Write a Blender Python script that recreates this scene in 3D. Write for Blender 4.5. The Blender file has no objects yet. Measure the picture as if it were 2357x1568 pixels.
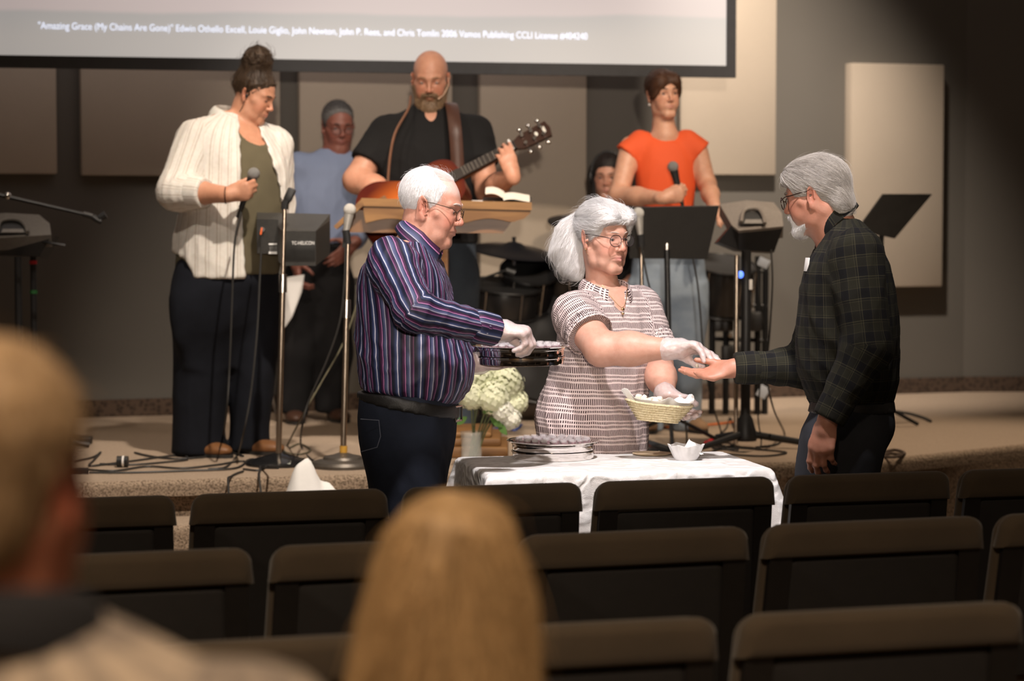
import bpy, bmesh, math, random
import numpy as np
from mathutils import Vector, Matrix

random.seed(7)
rng = np.random.default_rng(7)
SC = bpy.context.scene
COL = SC.collection

# ------------------------------------------------------------------ camera
F = 85.0 / 36.0 * 2357.0           # focal length in photo pixels
HORIZON, CAM_Z = 470.0, 1.66
PITCH = math.atan((784.0 - HORIZON) / F)
cam_data = bpy.data.cameras.new('camera')
cam = bpy.data.objects.new('camera', cam_data)
COL.objects.link(cam)
cam.location = (0, 0, CAM_Z)
cam.rotation_euler = (math.pi / 2 - PITCH, 0, 0)
cam_data.lens = 85
cam_data.sensor_width = 36
cam_data.clip_end = 60
cam_data.dof.use_dof = True
cam_data.dof.focus_distance = 7.65
cam_data.dof.aperture_fstop = 3.0
SC.camera = cam
SC.view_settings.view_transform = 'Standard'
SC.view_settings.look = 'None'
SC.view_settings.gamma = 1.0
SC.view_settings.use_curve_mapping = False
SC.view_settings.exposure = 0.0

# ------------------------------------------------------------------ dim room ambience
world = bpy.data.worlds.new('hall_ambience')
SC.world = world
world.use_nodes = True
bg = world.node_tree.nodes['Background']
bg.inputs[0].default_value = (1.0, 0.80, 0.62, 1)
bg.inputs[1].default_value = 0.065

# ------------------------------------------------------------------ the hall's ceiling lamps and a few added fill spots
def spot(name, loc, target, power, angle, blend, color, radius=0.06):
    d = bpy.data.lights.new(name, 'SPOT')
    d.energy = power
    d.spot_size = math.radians(angle)
    d.spot_blend = blend
    d.color = color
    d.shadow_soft_size = radius
    o = bpy.data.objects.new(name, d)
    COL.objects.link(o)
    o.location = loc
    o.rotation_euler = (Vector(target) - Vector(loc)).to_track_quat('-Z', 'Y').to_euler()
    return o

WARM = (1.0, 0.79, 0.58)
SOFT = (1.0, 0.86, 0.72)
COOL = (1.0, 0.93, 0.93)
# bright communion spot from the front ceiling truss
spot('communion_spot', (0.75, 5.5, 5.5), (0.22, 7.85, 0.98), 1350, 25, 0.5, COOL, 0.12)
spot('communion_side_spot', (-1.6, 4.4, 4.8), (0.25, 7.85, 1.15), 520, 19, 0.6, COOL, 0.12)
# stage washes
spot('stage_spot', (-2.7, 6.6, 5.0), (-1.1, 10.6, 1.7), 260, 30, 0.7, SOFT, 0.08)
spot('stage_spot', (0.9, 7.2, 5.4), (-0.2, 11.0, 1.9), 700, 30, 0.7, SOFT, 0.08)
spot('stage_spot', (2.6, 7.6, 5.0), (0.9, 11.5, 1.75), 620, 28, 0.7, WARM, 0.08)
spot('stage_front_fill', (0.2, 6.9, 5.5), (-0.75, 10.1, 0.6), 1400, 36, 0.7, SOFT, 0.08)  # added fill that brightens the flowers and the front carpet
# wash added low at the rear to light the wall below the screen
spot('front_wash', (0.3, -3.6, 2.38), (0.1, 12.5, 1.75), 2800, 13.5, 0.6, SOFT, 0.1)
# downlights washing the back wall on the right
spot('wall_downlight', (1.3, 11.3, 5.0), (1.3, 13.4, 1.5), 1150, 48, 0.9, SOFT, 0.1)
spot('stage_downlight', (2.0, 10.4, 5.2), (1.9, 10.9, 0.6), 620, 40, 0.8, WARM, 0.1)
spot('stage_downlight', (-1.6, 10.0, 5.2), (-1.5, 10.9, 0.6), 140, 55, 0.9, WARM, 0.1)
# house light high over the seats
spot('house_downlight', (-0.5, 0.6, 5.2), (-0.2, 2.9, 0.9), 1100, 70, 0.9, WARM, 0.25)
# added fill aimed at the rear wall so the trays reflect it
spot('rear_wall_fill', (0.0, -1.5, 4.6), (0.0, -5.0, 1.6), 700, 110, 0.9, WARM, 0.2)

# ================================================================== helpers
CP, SP = math.cos(PITCH), math.sin(PITCH)
def P(px, py, D):
    """world point that photo pixel (px, py) shows at distance D into the hall"""
    rx, up = px - 1178.5, 784.0 - py
    y = F * CP + up * SP
    z = -F * SP + up * CP
    k = D / y
    return np.array([rx * k, D, CAM_Z + z * k])

def V(*a): return np.array(a, float)
def nrm(v):
    v = np.asarray(v, float)
    return v / (np.linalg.norm(v) + 1e-12)

def rot_facing(yaw, pitch=0.0, roll=0.0):
    """columns: right, forward, up of a figure whose forward points along world angle yaw (degrees)"""
    a, p, r = map(math.radians, (yaw, pitch, roll))
    f = V(math.cos(a), math.sin(a), 0)
    rt = V(math.sin(a), -math.cos(a), 0)
    up = V(0, 0, 1)
    f2 = f * math.cos(p) - up * math.sin(p)      # pitch > 0 looks down
    u2 = up * math.cos(p) + f * math.sin(p)
    r2 = rt * math.cos(r) + u2 * math.sin(r)
    u3 = u2 * math.cos(r) - rt * math.sin(r)
    return np.stack([r2, f2, u3], axis=1)

def Rx(a):
    a = math.radians(a); return np.array([[1, 0, 0], [0, math.cos(a), -math.sin(a)], [0, math.sin(a), math.cos(a)]])
def Ry(a):
    a = math.radians(a); return np.array([[math.cos(a), 0, math.sin(a)], [0, 1, 0], [-math.sin(a), 0, math.cos(a)]])
def Rz(a):
    a = math.radians(a); return np.array([[math.cos(a), -math.sin(a), 0], [math.sin(a), math.cos(a), 0], [0, 0, 1]])

BASE = {}
def tag(o, label=None, cat=None, group=None, kind=None):
    if label: o['label'] = label
    if cat: o['category'] = cat
    if group: o['group'] = group
    if kind: o['kind'] = kind
    return o

def thing(name, loc, label, cat, group=None):
    o = bpy.data.objects.new(name, None)
    o.empty_display_size = 0.05
    COL.objects.link(o)
    o.location = tuple(loc)
    BASE[o.name] = np.array(loc, float)
    return tag(o, label, cat, group)

def link_mesh(name, verts, faces, mat, parent=None, base=None, smooth=True, sharp=None, attrs=None):
    me = bpy.data.meshes.new(name)
    verts = np.asarray(verts, float)
    if parent is not None: base = BASE[parent.name]
    elif base is None: base = np.zeros(3)
    base = np.asarray(base, float)
    vv = verts - base
    if isinstance(faces, np.ndarray):
        n, k = len(vv), faces.shape[1]
        me.vertices.add(n); me.vertices.foreach_set('co', vv.astype(np.float32).ravel())
        me.loops.add(faces.size); me.loops.foreach_set('vertex_index', faces.astype(np.int32).ravel())
        me.polygons.add(len(faces))
        me.polygons.foreach_set('loop_start', (np.arange(len(faces)) * k).astype(np.int32))
        me.update(calc_edges=True)
    else:
        me.from_pydata([tuple(v) for v in vv], [], faces)
        me.update()
    if smooth:
        me.shade_smooth()
        if sharp is not None: me.set_sharp_from_angle(angle=math.radians(sharp))
    if attrs:
        for k, (typ, arr) in attrs.items():
            at = me.attributes.new(k, typ, 'POINT')
            if typ == 'FLOAT_COLOR':
                a4 = np.ones((len(vv), 4), np.float32); a4[:, :3] = arr
                at.data.foreach_set('color', a4.ravel())
            elif typ == 'FLOAT_VECTOR':
                at.data.foreach_set('vector', np.asarray(arr, np.float32).ravel())
            else:
                at.data.foreach_set('value', np.asarray(arr, np.float32).ravel())
    o = bpy.data.objects.new(name, me)
    COL.objects.link(o)
    if mat is not None: me.materials.append(mat)
    if parent is not None: o.parent = parent
    else: o.location = tuple(base)
    BASE[o.name] = base
    return o

def turn_local(o, ang):
    """give the object a z rotation while its mesh stays where it is"""
    o.data.transform(Matrix.Rotation(-ang, 4, 'Z')); o.rotation_euler = (0, 0, ang)
    return o

class MB:
    def __init__(s): s.v, s.f = [], []
    def add(s, verts, faces):
        n = len(s.v)
        s.v += [np.asarray(v, float) for v in verts]
        s.f += [tuple(i + n for i in f) for f in faces]
        return s
    def box(s, c, size, R=None):
        R = np.eye(3) if R is None else R
        h = np.asarray(size, float) / 2
        vs = [np.asarray(c, float) + R @ (V(x, y, z) * h) for x in (-1, 1) for y in (-1, 1) for z in (-1, 1)]
        return s.add(vs, [(0, 1, 3, 2), (4, 6, 7, 5), (0, 4, 5, 1), (2, 3, 7, 6), (0, 2, 6, 4), (1, 5, 7, 3)])
    def rbox(s, c, size, r, R=None, seg=2):
        bm = bmesh.new()
        bmesh.ops.create_cube(bm, size=1.0)
        for v in bm.verts: v.co = Vector((v.co.x * size[0], v.co.y * size[1], v.co.z * size[2]))
        bmesh.ops.bevel(bm, geom=list(bm.edges), offset=r, segments=seg, affect='EDGES', profile=0.5)
        R = np.eye(3) if R is None else R
        vs = [np.asarray(c, float) + R @ np.array(v.co) for v in bm.verts]
        fs = [tuple(v.index for v in f.verts) for f in bm.faces]
        bm.free()
        return s.add(vs, fs)
    def tube(s, pts, rad, n=8, caps=True, closed=False):
        pts = [np.asarray(p, float) for p in pts]
        m = len(pts)
        rad = [rad] * m if np.isscalar(rad) else list(rad)
        vs, fs = [], []
        up = None
        for i in range(m):
            if closed: t = nrm(pts[(i + 1) % m] - pts[i - 1])
            else: t = nrm(pts[min(i + 1, m - 1)] - pts[max(i - 1, 0)])
            if up is None:
                up = V(0, 0, 1) if abs(t[2]) < 0.9 else V(1, 0, 0)
            a = nrm(np.cross(t, up)); b = np.cross(a, t); up = b
            for j in range(n):
                an = 2 * math.pi * j / n
                vs.append(pts[i] + rad[i] * (math.cos(an) * a + math.sin(an) * b))
        for i in range(m if closed else m - 1):
            for j in range(n):
                i2 = (i + 1) % m
                fs.append((i * n + j, i * n + (j + 1) % n, i2 * n + (j + 1) % n, i2 * n + j))
        if caps and not closed:
            fs.append(tuple(range(n))[::-1]); fs.append(tuple(range((m - 1) * n, m * n)))
        return s.add(vs, fs)
    def cyl(s, a, b, r, r2=None, n=16):
        return s.tube([a, b], [r, r if r2 is None else r2], n)
    def lathe(s, prof, o, n=24, R=None, sx=1.0, sy=1.0):
        R = np.eye(3) if R is None else R
        vs, fs = [], []
        for r, z in prof:
            for j in range(n):
                an = 2 * math.pi * j / n
                vs.append(np.asarray(o, float) + R @ V(r * math.cos(an) * sx, r * math.sin(an) * sy, z))
        for i in range(len(prof) - 1):
            for j in range(n):
                fs.append((i * n + j, i * n + (j + 1) % n, (i + 1) * n + (j + 1) % n, (i + 1) * n + j))
        if prof[0][0] > 1e-6: fs.append(tuple(range(n))[::-1])
        if prof[-1][0] > 1e-6: fs.append(tuple(range((len(prof) - 1) * n, len(prof) * n)))
        return s.add(vs, fs)
    def ball(s, c, r, n=12, R=None):
        r = V(r, r, r) if np.isscalar(r) else np.asarray(r, float)
        prof = [(max(math.sin(math.pi * i / n), 1e-4), -math.cos(math.pi * i / n)) for i in range(n + 1)]
        R = np.eye(3) if R is None else R
        return s.lathe(prof, c, n + 4, R @ np.diag(r))
    def prism(s, poly, a, b):
        """poly: 3-D points, extruded from +a to +b (vectors)"""
        n = len(poly)
        vs = [np.asarray(p, float) + a for p in poly] + [np.asarray(p, float) + b for p in poly]
        fs = [tuple(range(n))[::-1], tuple(range(n, 2 * n))] + [(i, (i + 1) % n, n + (i + 1) % n, n + i) for i in range(n)]
        return s.add(vs, fs)
    def grid(s, fn, nu, nv, thick=None):
        pts = np.array([[fn(i / (nu - 1), j / (nv - 1)) for j in range(nv)] for i in range(nu)], float)
        vs = list(pts.reshape(-1, 3)); fs = []
        q = lambda i, j: i * nv + j
        for i in range(nu - 1):
            for j in range(nv - 1):
                fs.append((q(i, j), q(i + 1, j), q(i + 1, j + 1), q(i, j + 1)))
        if thick:
            du = np.gradient(pts, axis=0); dv = np.gradient(pts, axis=1)
            nn = np.cross(du, dv); nn /= np.linalg.norm(nn, axis=2, keepdims=True) + 1e-12
            k = nu * nv
            vs += list((pts - nn * thick).reshape(-1, 3))
            fs += [tuple(k + i for i in f[::-1]) for f in fs]
            ring = [q(i, 0) for i in range(nu)] + [q(nu - 1, j) for j in range(1, nv)] + \
                   [q(i, nv - 1) for i in range(nu - 2, -1, -1)] + [q(0, j) for j in range(nv - 2, 0, -1)]
            m = len(ring)
            fs += [(ring[i], ring[i] + k, ring[(i + 1) % m] + k, ring[(i + 1) % m]) for i in range(m)]
        return s.add(vs, fs)
    def build(s, name, mat, parent=None, base=None, smooth=True, sharp=35, attrs=None):
        return link_mesh(name, s.v, s.f, mat, parent, base, smooth, sharp, attrs)

def spline(pts, n=8):
    """Catmull-Rom through points"""
    p = [np.asarray(q, float) for q in pts]
    p = [2 * p[0] - p[1]] + p + [2 * p[-1] - p[-2]]
    out = []
    for i in range(1, len(p) - 2):
        for k in range(n):
            t = k / n
            out.append(0.5 * ((2 * p[i]) + (-p[i - 1] + p[i + 1]) * t + (2 * p[i - 1] - 5 * p[i] + 4 * p[i + 1] - p[i + 2]) * t * t
                              + (-p[i - 1] + 3 * p[i] - 3 * p[i + 1] + p[i + 2]) * t ** 3))
    out.append(p[-2])
    return out

# ================================================================== materials
class NT:
    def __init__(s, name):
        s.m = bpy.data.materials.new(name); s.m.use_nodes = True
        s.t = s.m.node_tree
        s.b = s.t.nodes['Principled BSDF']
    def n(s, typ, **kw):
        nd = s.t.nodes.new(typ)
        for k, v in kw.items():
            if k.startswith('_'): setattr(nd, k[1:], v)
            else:
                kk = int(k[1:]) if k[0] == 'i' and k[1:].isdigit() else k.replace('__', ' ')
                nd.inputs[kk].default_value = v
        return nd
    def l(s, a, b): s.t.links.new(a, b)
    def math(s, op, a, b=None, c=None):
        nd = s.t.nodes.new('ShaderNodeMath'); nd.operation = op
        for i, x in enumerate((a, b, c)):
            if x is None: continue
            if hasattr(x, 'is_linked') or hasattr(x, 'links'): s.l(x, nd.inputs[i])
            else: nd.inputs[i].default_value = x
        return nd.outputs[0]
    def mix(s, fac, a, b, blend='MIX'):
        nd = s.t.nodes.new('ShaderNodeMix'); nd.data_type = 'RGBA'; nd.blend_type = blend
        for i, x in ((0, fac), (6, a), (7, b)):
            if hasattr(x, 'links'): s.l(x, nd.inputs[i])
            elif i == 0: nd.inputs[0].default_value = x
            else: nd.inputs[i].default_value = (*x[:3], 1)
        return nd.outputs[2]
    def ramp(s, fac, stops):
        nd = s.t.nodes.new('ShaderNodeValToRGB')
        e = nd.color_ramp.elements
        while len(e) < len(stops): e.new(0.5)
        for i, (p, c) in enumerate(stops):
            e[i].position = p; e[i].color = (*c[:3], 1) if not np.isscalar(c) else (c, c, c, 1)
        s.l(fac, nd.inputs[0]); return nd.outputs[0]
    def noise(s, scale, detail=3, rough=0.5, vec=None):
        nd = s.n('ShaderNodeTexNoise'); nd.inputs['Scale'].default_value = scale
        nd.inputs['Detail'].default_value = detail; nd.inputs['Roughness'].default_value = rough
        if vec is not None: s.l(vec, nd.inputs['Vector'])
        return nd.outputs['Fac']
    def obj(s): return s.n('ShaderNodeTexCoord').outputs['Object']
    def attr(s, name, out='Vector'): return s.n('ShaderNodeAttribute', _attribute_name=name).outputs[out]
    def bump(s, h, strength=0.3, dist=0.01):
        nd = s.n('ShaderNodeBump'); nd.inputs['Strength'].default_value = strength
        nd.inputs['Distance'].default_value = dist
        s.l(h, nd.inputs['Height']); s.l(nd.outputs[0], s.b.inputs['Normal'])
    def base(s, c):
        if hasattr(c, 'links'): s.l(c, s.b.inputs['Base Color'])
        else: s.b.inputs['Base Color'].default_value = (*c[:3], 1)
    def set(s, **kw):
        for k, v in kw.items(): s.b.inputs[k.replace('__', ' ')].default_value = v
        return s

MATS = {}
def plain(name, c, rough=0.6, metal=0.0, var=0.12, scale=30, bump=0.0, bscale=None, **kw):
    if name in MATS: return MATS[name]
    t = NT(name); v = t.obj()
    n = t.noise(scale, 4, 0.6, v)
    lo = [x * (1 - var) for x in c]; hi = [min(1, x * (1 + var)) for x in c]
    t.base(t.ramp(n, [(0.3, lo), (0.7, hi)]))
    t.set(Roughness=rough, Metallic=metal)
    if bump: t.bump(t.noise(bscale or scale * 6, 3, 0.6, v), bump, 0.004)
    t.set(**kw)
    MATS[name] = t.m
    return t.m

def fabric(name, c, rough=0.9, weave=900, var=0.15, bump=0.25, big=6.0, sheen=0.0):
    if name in MATS: return MATS[name]
    t = NT(name); v = t.obj()
    n1 = t.noise(big, 3, 0.5, v); n2 = t.noise(weave, 2, 0.5, v)
    c1 = t.ramp(n1, [(0.25, [x * (1 - var) for x in c]), (0.75, [min(1, x * (1 + var)) for x in c])])
    c2 = t.mix(0.22, c1, t.ramp(n2, [(0.3, (0.35,) * 3), (0.7, (1.0,) * 3)]), 'MULTIPLY')
    t.base(c2); t.set(Roughness=rough); t.b.inputs['Specular IOR Level'].default_value = 0.25
    if sheen: t.b.inputs['Sheen Weight'].default_value = sheen
    t.bump(n2, bump, 0.002)
    MATS[name] = t.m
    return t.m

def carpet(name, c, dark, speck=260, contrast=0.5, big=3.0):
    t = NT(name); v = t.obj()
    n1 = t.noise(speck, 3, 0.7, v); n2 = t.noise(big, 3, 0.5, v)
    col = t.ramp(n1, [(0.36, dark), (0.58, c)])
    col = t.mix(t.math('MULTIPLY', n2, 0.35), col, [x * 0.72 for x in c])
    t.base(col); t.set(Roughness=1.0); t.b.inputs['Specular IOR Level'].default_value = 0.1
    t.bump(n1, 0.8, 0.006)
    MATS[name] = t.m
    return t.m

def wood(name, c1, c2, scale=3.0, axis=(1, 8, 8), rough=0.4):
    t = NT(name)
    mp = t.n('ShaderNodeMapping'); t.l(t.obj(), mp.inputs[0]); mp.inputs['Scale'].default_value = axis
    n = t.noise(scale * 3, 5, 0.6, mp.outputs[0])
    w = t.n('ShaderNodeTexWave', _wave_type='BANDS', _bands_direction='Y'); w.inputs['Scale'].default_value = scale
    w.inputs['Distortion'].default_value = 6; w.inputs['Detail'].default_value = 3
    t.l(mp.outputs[0], w.inputs['Vector'])
    f = t.math('ADD', t.math('MULTIPLY', w.outputs['Fac'], 0.45), t.math('MULTIPLY', n, 0.55))
    t.base(t.ramp(f, [(0.25, c1), (0.75, c2)])); t.set(Roughness=rough)
    t.bump(f, 0.12, 0.003)
    MATS[name] = t.m
    return t.m

def emit(name, c, strength, rough=0.4):
    if name in MATS: return MATS[name]
    t = NT(name); v = t.obj()
    n = t.noise(20, 2, 0.5, v)
    col = t.ramp(n, [(0.0, [x * 0.97 for x in c]), (1.0, c)])
    t.base(col); t.l(col, t.b.inputs['Emission Color'])
    t.set(Roughness=rough, Emission__Strength=strength)
    MATS[name] = t.m
    return t.m

M_BLACK = plain('black_plastic', (0.014, 0.014, 0.015), 0.45, bump=0.08, scale=60)
M_BLACKM = plain('black_metal', (0.02, 0.02, 0.021), 0.35, 0.4, scale=40)
M_CHROME = plain('brushed_chrome', (0.55, 0.52, 0.49), 0.22, 1.0, var=0.06, scale=18)
M_STEEL = plain('warm_steel_tube', (0.50, 0.42, 0.34), 0.28, 1.0, var=0.08, scale=22)
M_RUBBER = plain('cable_rubber', (0.022, 0.021, 0.02), 0.55, scale=50)
M_WHITEPAPER = plain('white_paper', (0.82, 0.80, 0.78), 0.8, var=0.03, scale=14, bump=0.05)

# ================================================================== the setting
STAGE_Z = 0.58
WALL_T = 0.352
WALL_A = math.atan(WALL_T)
WR = rot_facing(math.degrees(WALL_A) - 90)          # right axis runs along the back wall, forward faces the hall
WX = V(math.cos(WALL_A), math.sin(WALL_A), 0)       # along the wall to the right
WN = V(math.sin(WALL_A), -math.cos(WALL_A), 0)      # out of the wall towards the seats
def wall_y(x): return 12.98 + WALL_T * x
def on_wall(px, py, off=0.0):
    """point on the plane parallel to the back wall, off metres in front of it"""
    a, b = P(px, py, 1.0), V(0, 0, CAM_Z)
    d = a - b
    o = V(0, 12.98, 0) + WN * off
    t = np.dot(o - b, WN) / np.dot(d, WN)
    return b + d * t

t = NT('painted_wall'); v = t.obj()
n1 = t.noise(1.2, 3, 0.5, v); n2 = t.noise(140, 2, 0.5, v)
t.base(t.ramp(n1, [(0.2, (0.112, 0.102, 0.089)), (0.8, (0.134, 0.123, 0.108))]))
t.set(Roughness=0.85); t.bump(n2, 0.15, 0.003); M_WALL = t.m
M_CARPET = carpet('stage_carpet', (0.54, 0.42, 0.32), (0.33, 0.25, 0.185), 330)
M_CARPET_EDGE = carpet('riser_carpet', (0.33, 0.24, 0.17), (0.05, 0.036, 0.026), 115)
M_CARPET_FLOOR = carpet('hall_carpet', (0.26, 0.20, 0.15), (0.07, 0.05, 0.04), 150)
t = NT('woven_carpet_baseboard'); v = t.obj()
vo = t.n('ShaderNodeTexVoronoi'); t.l(v, vo.inputs['Vector']); vo.inputs['Scale'].default_value = 42
t.base(t.ramp(vo.outputs['Distance'], [(0.15, (0.025, 0.016, 0.011)), (0.55, (0.085, 0.055, 0.038))]))
t.set(Roughness=1.0); t.bump(vo.outputs['Distance'], 0.4, 0.004); M_BASEBOARD = t.m

# main floor
m = MB(); m.box((0, 7, -0.05), (20, 22, 0.1))
tag(m.build('floor', M_CARPET_FLOOR, smooth=False), 'dark speckled carpet floor of the hall', kind='structure')
# back wall, then a wall segment that turns square to the hall on the right
xr = 2.60
A = V(-9, wall_y(-9), 0); B = V(xr, wall_y(xr), 0); C = V(9, wall_y(xr) + 0.35, 0)
m = MB()
m.prism([A, B, B + V(-0.05, 0.25, 0), A + V(-0.05, 0.25, 0)], V(0, 0, 0), V(0, 0, 5.8))
tag(turn_local(m.build('wall_back', M_WALL, base=V(0, 12.98, 0), smooth=False), WALL_A), 'dark taupe painted wall behind the stage', kind='structure')
m = MB()
m.prism([B, C, C + V(0, 0.25, 0), B + V(0, 0.25, 0)], V(0, 0, 0), V(0, 0, 5.8))
tag(m.build('wall_right', M_WALL, smooth=False), 'shadowed dark wall at the right of the stage', kind='structure')
m = MB()
for p, q, nn in ((A, B, WN), (B, C, V(0, -1, 0))):
    m.prism([p + nn * 0.002, q + nn * 0.002, q + nn * 0.02, p + nn * 0.02], V(0, 0, STAGE_Z), V(0, 0, STAGE_Z + 0.088))
tag(m.build('baseboard_back', M_BASEBOARD, smooth=False), 'brown carpeted baseboard along the stage wall', kind='structure')

m = MB(); m.box((0, -5.1, 2.9), (16, 0.2, 5.8))
tag(m.build('wall_rear', plain('warm_rear_wall', (0.42, 0.27, 0.13), 0.8), smooth=False), 'warm tan wall at the rear of the hall', kind='structure')

# raised stage: front edge runs parallel to the seats, then angles back on the right
S0, S1, S2 = V(-8, 7.7, 0), V(1.55, 10.19, 0), V(7.0, 14.9, 0)
ST = nrm(S1 - S0); SN = V(ST[1], -ST[0], 0)
def slab(name, poly, z0, z1, mat, r, label, faces_mat=None):
    bm = bmesh.new()
    top = [bm.verts.new((p[0], p[1], z1)) for p in poly]; bot = [bm.verts.new((p[0], p[1], z0)) for p in poly]
    n = len(poly)
    bm.faces.new(top); bm.faces.new(bot[::-1])
    sides = [bm.faces.new((bot[i], bot[(i + 1) % n], top[(i + 1) % n], top[i])) for i in range(n)]
    bmesh.ops.recalc_face_normals(bm, faces=list(bm.faces))
    ed = [e for e in bm.edges if all(v.co.z > z1 - 1e-6 for v in e.verts)]
    bmesh.ops.bevel(bm, geom=ed, offset=r, segments=5, affect='EDGES', profile=0.5)
    me = bpy.data.meshes.new(name)
    bm.faces.ensure_lookup_table()
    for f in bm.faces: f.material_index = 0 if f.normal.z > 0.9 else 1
    bm.to_mesh(me); bm.free()
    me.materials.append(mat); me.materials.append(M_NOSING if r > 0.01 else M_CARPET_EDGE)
    me.shade_smooth(); me.set_sharp_from_angle(angle=math.radians(40))
    o = bpy.data.objects.new(name, me); COL.objects.link(o); BASE[o.name] = np.zeros(3)
    return tag(o, label, kind='structure')
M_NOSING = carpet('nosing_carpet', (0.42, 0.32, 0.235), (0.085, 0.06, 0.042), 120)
def inset(poly, d):
    """riser set back under the nosing"""
    return poly
slab('floor_stage', [S0, S1, S2, V(-8, 15, 0)], STAGE_Z - 0.065, STAGE_Z, M_CARPET, 0.03, 'beige speckled carpet of the raised stage floor')
S01 = nrm(S2 - S1); SN2 = V(S01[1], -S01[0], 0)
i0, i1, i2 = S0 - SN * 0.03, S1 - SN * 0.03 - SN2 * 0.012, S2 - SN2 * 0.03
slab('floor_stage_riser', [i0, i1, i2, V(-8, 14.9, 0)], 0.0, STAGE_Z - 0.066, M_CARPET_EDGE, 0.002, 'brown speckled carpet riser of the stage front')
for i in range(3):
    a, b = 0.28 * (i + 1), 0.28 * i - 0.03
    zt = STAGE_Z - 0.145 * (i + 1)
    e0, e1 = S0, S1 - ST * 0.25
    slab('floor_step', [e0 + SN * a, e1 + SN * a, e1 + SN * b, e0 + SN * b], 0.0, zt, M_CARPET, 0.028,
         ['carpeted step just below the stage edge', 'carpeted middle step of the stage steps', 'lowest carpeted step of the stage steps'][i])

# ------------------------------------------------------------------ acoustic panels on the wall
def panel_mat(name, c):
    return fabric(name, c, 0.95, 700, 0.05, 0.15, 2.0)
M_PANEL = panel_mat('acoustic_panel_fabric', (0.47, 0.40, 0.325))
def acoustic_panel(x0, x1, y0, y1, label, off=0.06):
    """pixel edges measured on the panel's front face"""
    a, b = on_wall(x0, y1, off), on_wall(x1, y1, off)
    za, zb = on_wall((x0 + x1) / 2, y0, off)[2], on_wall((x0 + x1) / 2, y1, off)[2]
    c = (a + b) / 2; c[2] = (za + zb) / 2
    w = np.linalg.norm((b - a)[:2])
    base = c - WN * off; base[2] = zb
    m = MB(); m.rbox(c - WN * (off / 2 - 0.002), (w, off - 0.002, za - zb), 0.008, WR)
    o = turn_local(m.build('sound_absorber', M_PANEL, base=base), WALL_A)
    return tag(o, label, 'acoustic panel', 'beige acoustic panels on the stage wall')
acoustic_panel(-260, 132, -150, 400, 'beige fabric wall panel at the far left edge behind the screen')
acoustic_panel(188, 646, -150, 405, 'wide brown-beige wall panel behind the woman in the white shirt')
acoustic_panel(692, 1042, -150, 640, 'beige wall panel behind the bald guitarist and the man in blue')
acoustic_panel(1106, 1350, -150, 655, 'tall beige wall panel right of the guitar headstock')
acoustic_panel(1566, 1786, -150, 403, 'beige wall panel behind the woman in the orange top')
acoustic_panel(1957, 2169, 147, 661, 'beige wall panel on the right behind the tilted music stand', 0.09)

# ------------------------------------------------------------------ projection screen
D0 = 12.0
sa, sb = P(-420, 121, D0 - 0.75), P(1671, 152, D0 + 0.05)
sx = nrm(V(*(sb - sa)[:2], 0)); sn = V(sx[1], -sx[0], 0)
slope = (sb - sa)[2] / np.linalg.norm((sb - sa)[:2])
L = np.linalg.norm((sb - sa)[:2]); Hs = 2.3
scr = thing('projection_screen', (sa + sb) / 2, 'wide white projection screen with black frame hanging above the stage', 'screen')
t = NT('projected_slide'); uvw = t.attr('cuv')
sp = t.n('ShaderNodeSeparateXYZ'); t.l(uvw, sp.inputs[0])
hill = t.noise(2.2, 4, 0.55, t.n('ShaderNodeCombineXYZ').outputs[0])
cb = t.n('ShaderNodeCombineXYZ'); t.l(sp.outputs[0], cb.inputs[0]); 
hn = t.noise(1.6, 4, 0.5, cb.outputs[0])
# hill silhouette: colour of the projected slide itself (a picture of misty hills)
rel = t.math('SUBTRACT', sp.outputs[1], t.math('ADD', t.math('MULTIPLY', hn, 0.16), 0.13))
f1 = t.ramp(rel, [(0.0, 0.0), (0.02, 1.0)])
rel2 = t.math('SUBTRACT', sp.outputs[1], t.math('ADD', t.math('MULTIPLY', hn, 0.2), 0.0))
f2 = t.ramp(rel2, [(0.0, 0.0), (0.12, 1.0)])
low = t.mix(f2, (0.58, 0.535, 0.50), (0.535, 0.505, 0.485))
col = t.mix(f1, low, (0.70, 0.585, 0.56))
lx = t.ramp(sp.outputs[0], [(0.20, 0.70), (0.45, 1.0), (0.95, 0.98)])
col = t.mix(1.0, col, lx, 'MULTIPLY')
t.base((0.25, 0.25, 0.25)); t.l(col, t.b.inputs['Emission Color']); t.set(Emission__Strength=0.80, Roughness=0.9)
m = MB()
up = V(0, 0, 1); tdir = sx + V(0, 0, slope)
q = [sa, sb, sb + up * Hs, sa + up * Hs]
m.prism(q, sn * 0.004, -sn * 0.004)
uv = []
for p in m.v:
    d = p - sa
    uv.append(((np.dot(d, sx)) / L, d[2] - slope * np.dot(d, sx), 0))
m.build('screen_fabric', t.m, scr, smooth=False, attrs={'cuv': ('FLOAT_VECTOR', np.array(uv))})
M_FRAME = plain('screen_frame_black', (0.022, 0.022, 0.026), 0.6, scale=20)
m = MB()
bh, bw = 0.058, 0.046
m.prism([sa - up * bh - tdir * bw, sb - up * bh + tdir * bw, sb + tdir * bw, sa - tdir * bw], sn * 0.02, -sn * 0.02)
m.build('bottom_border', M_FRAME, scr, smooth=False)
m = MB(); m.prism([sb, sb + tdir * bw, sb + tdir * bw + up * Hs, sb + up * Hs], sn * 0.02, -sn * 0.02)
m.build('side_border', M_FRAME, scr, smooth=False)
m = MB(); m.prism([sa - tdir * bw, sa, sa + up * Hs, sa + up * Hs - tdir * bw], sn * 0.02, -sn * 0.02)
m.build('side_border', M_FRAME, scr, smooth=False)

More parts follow.
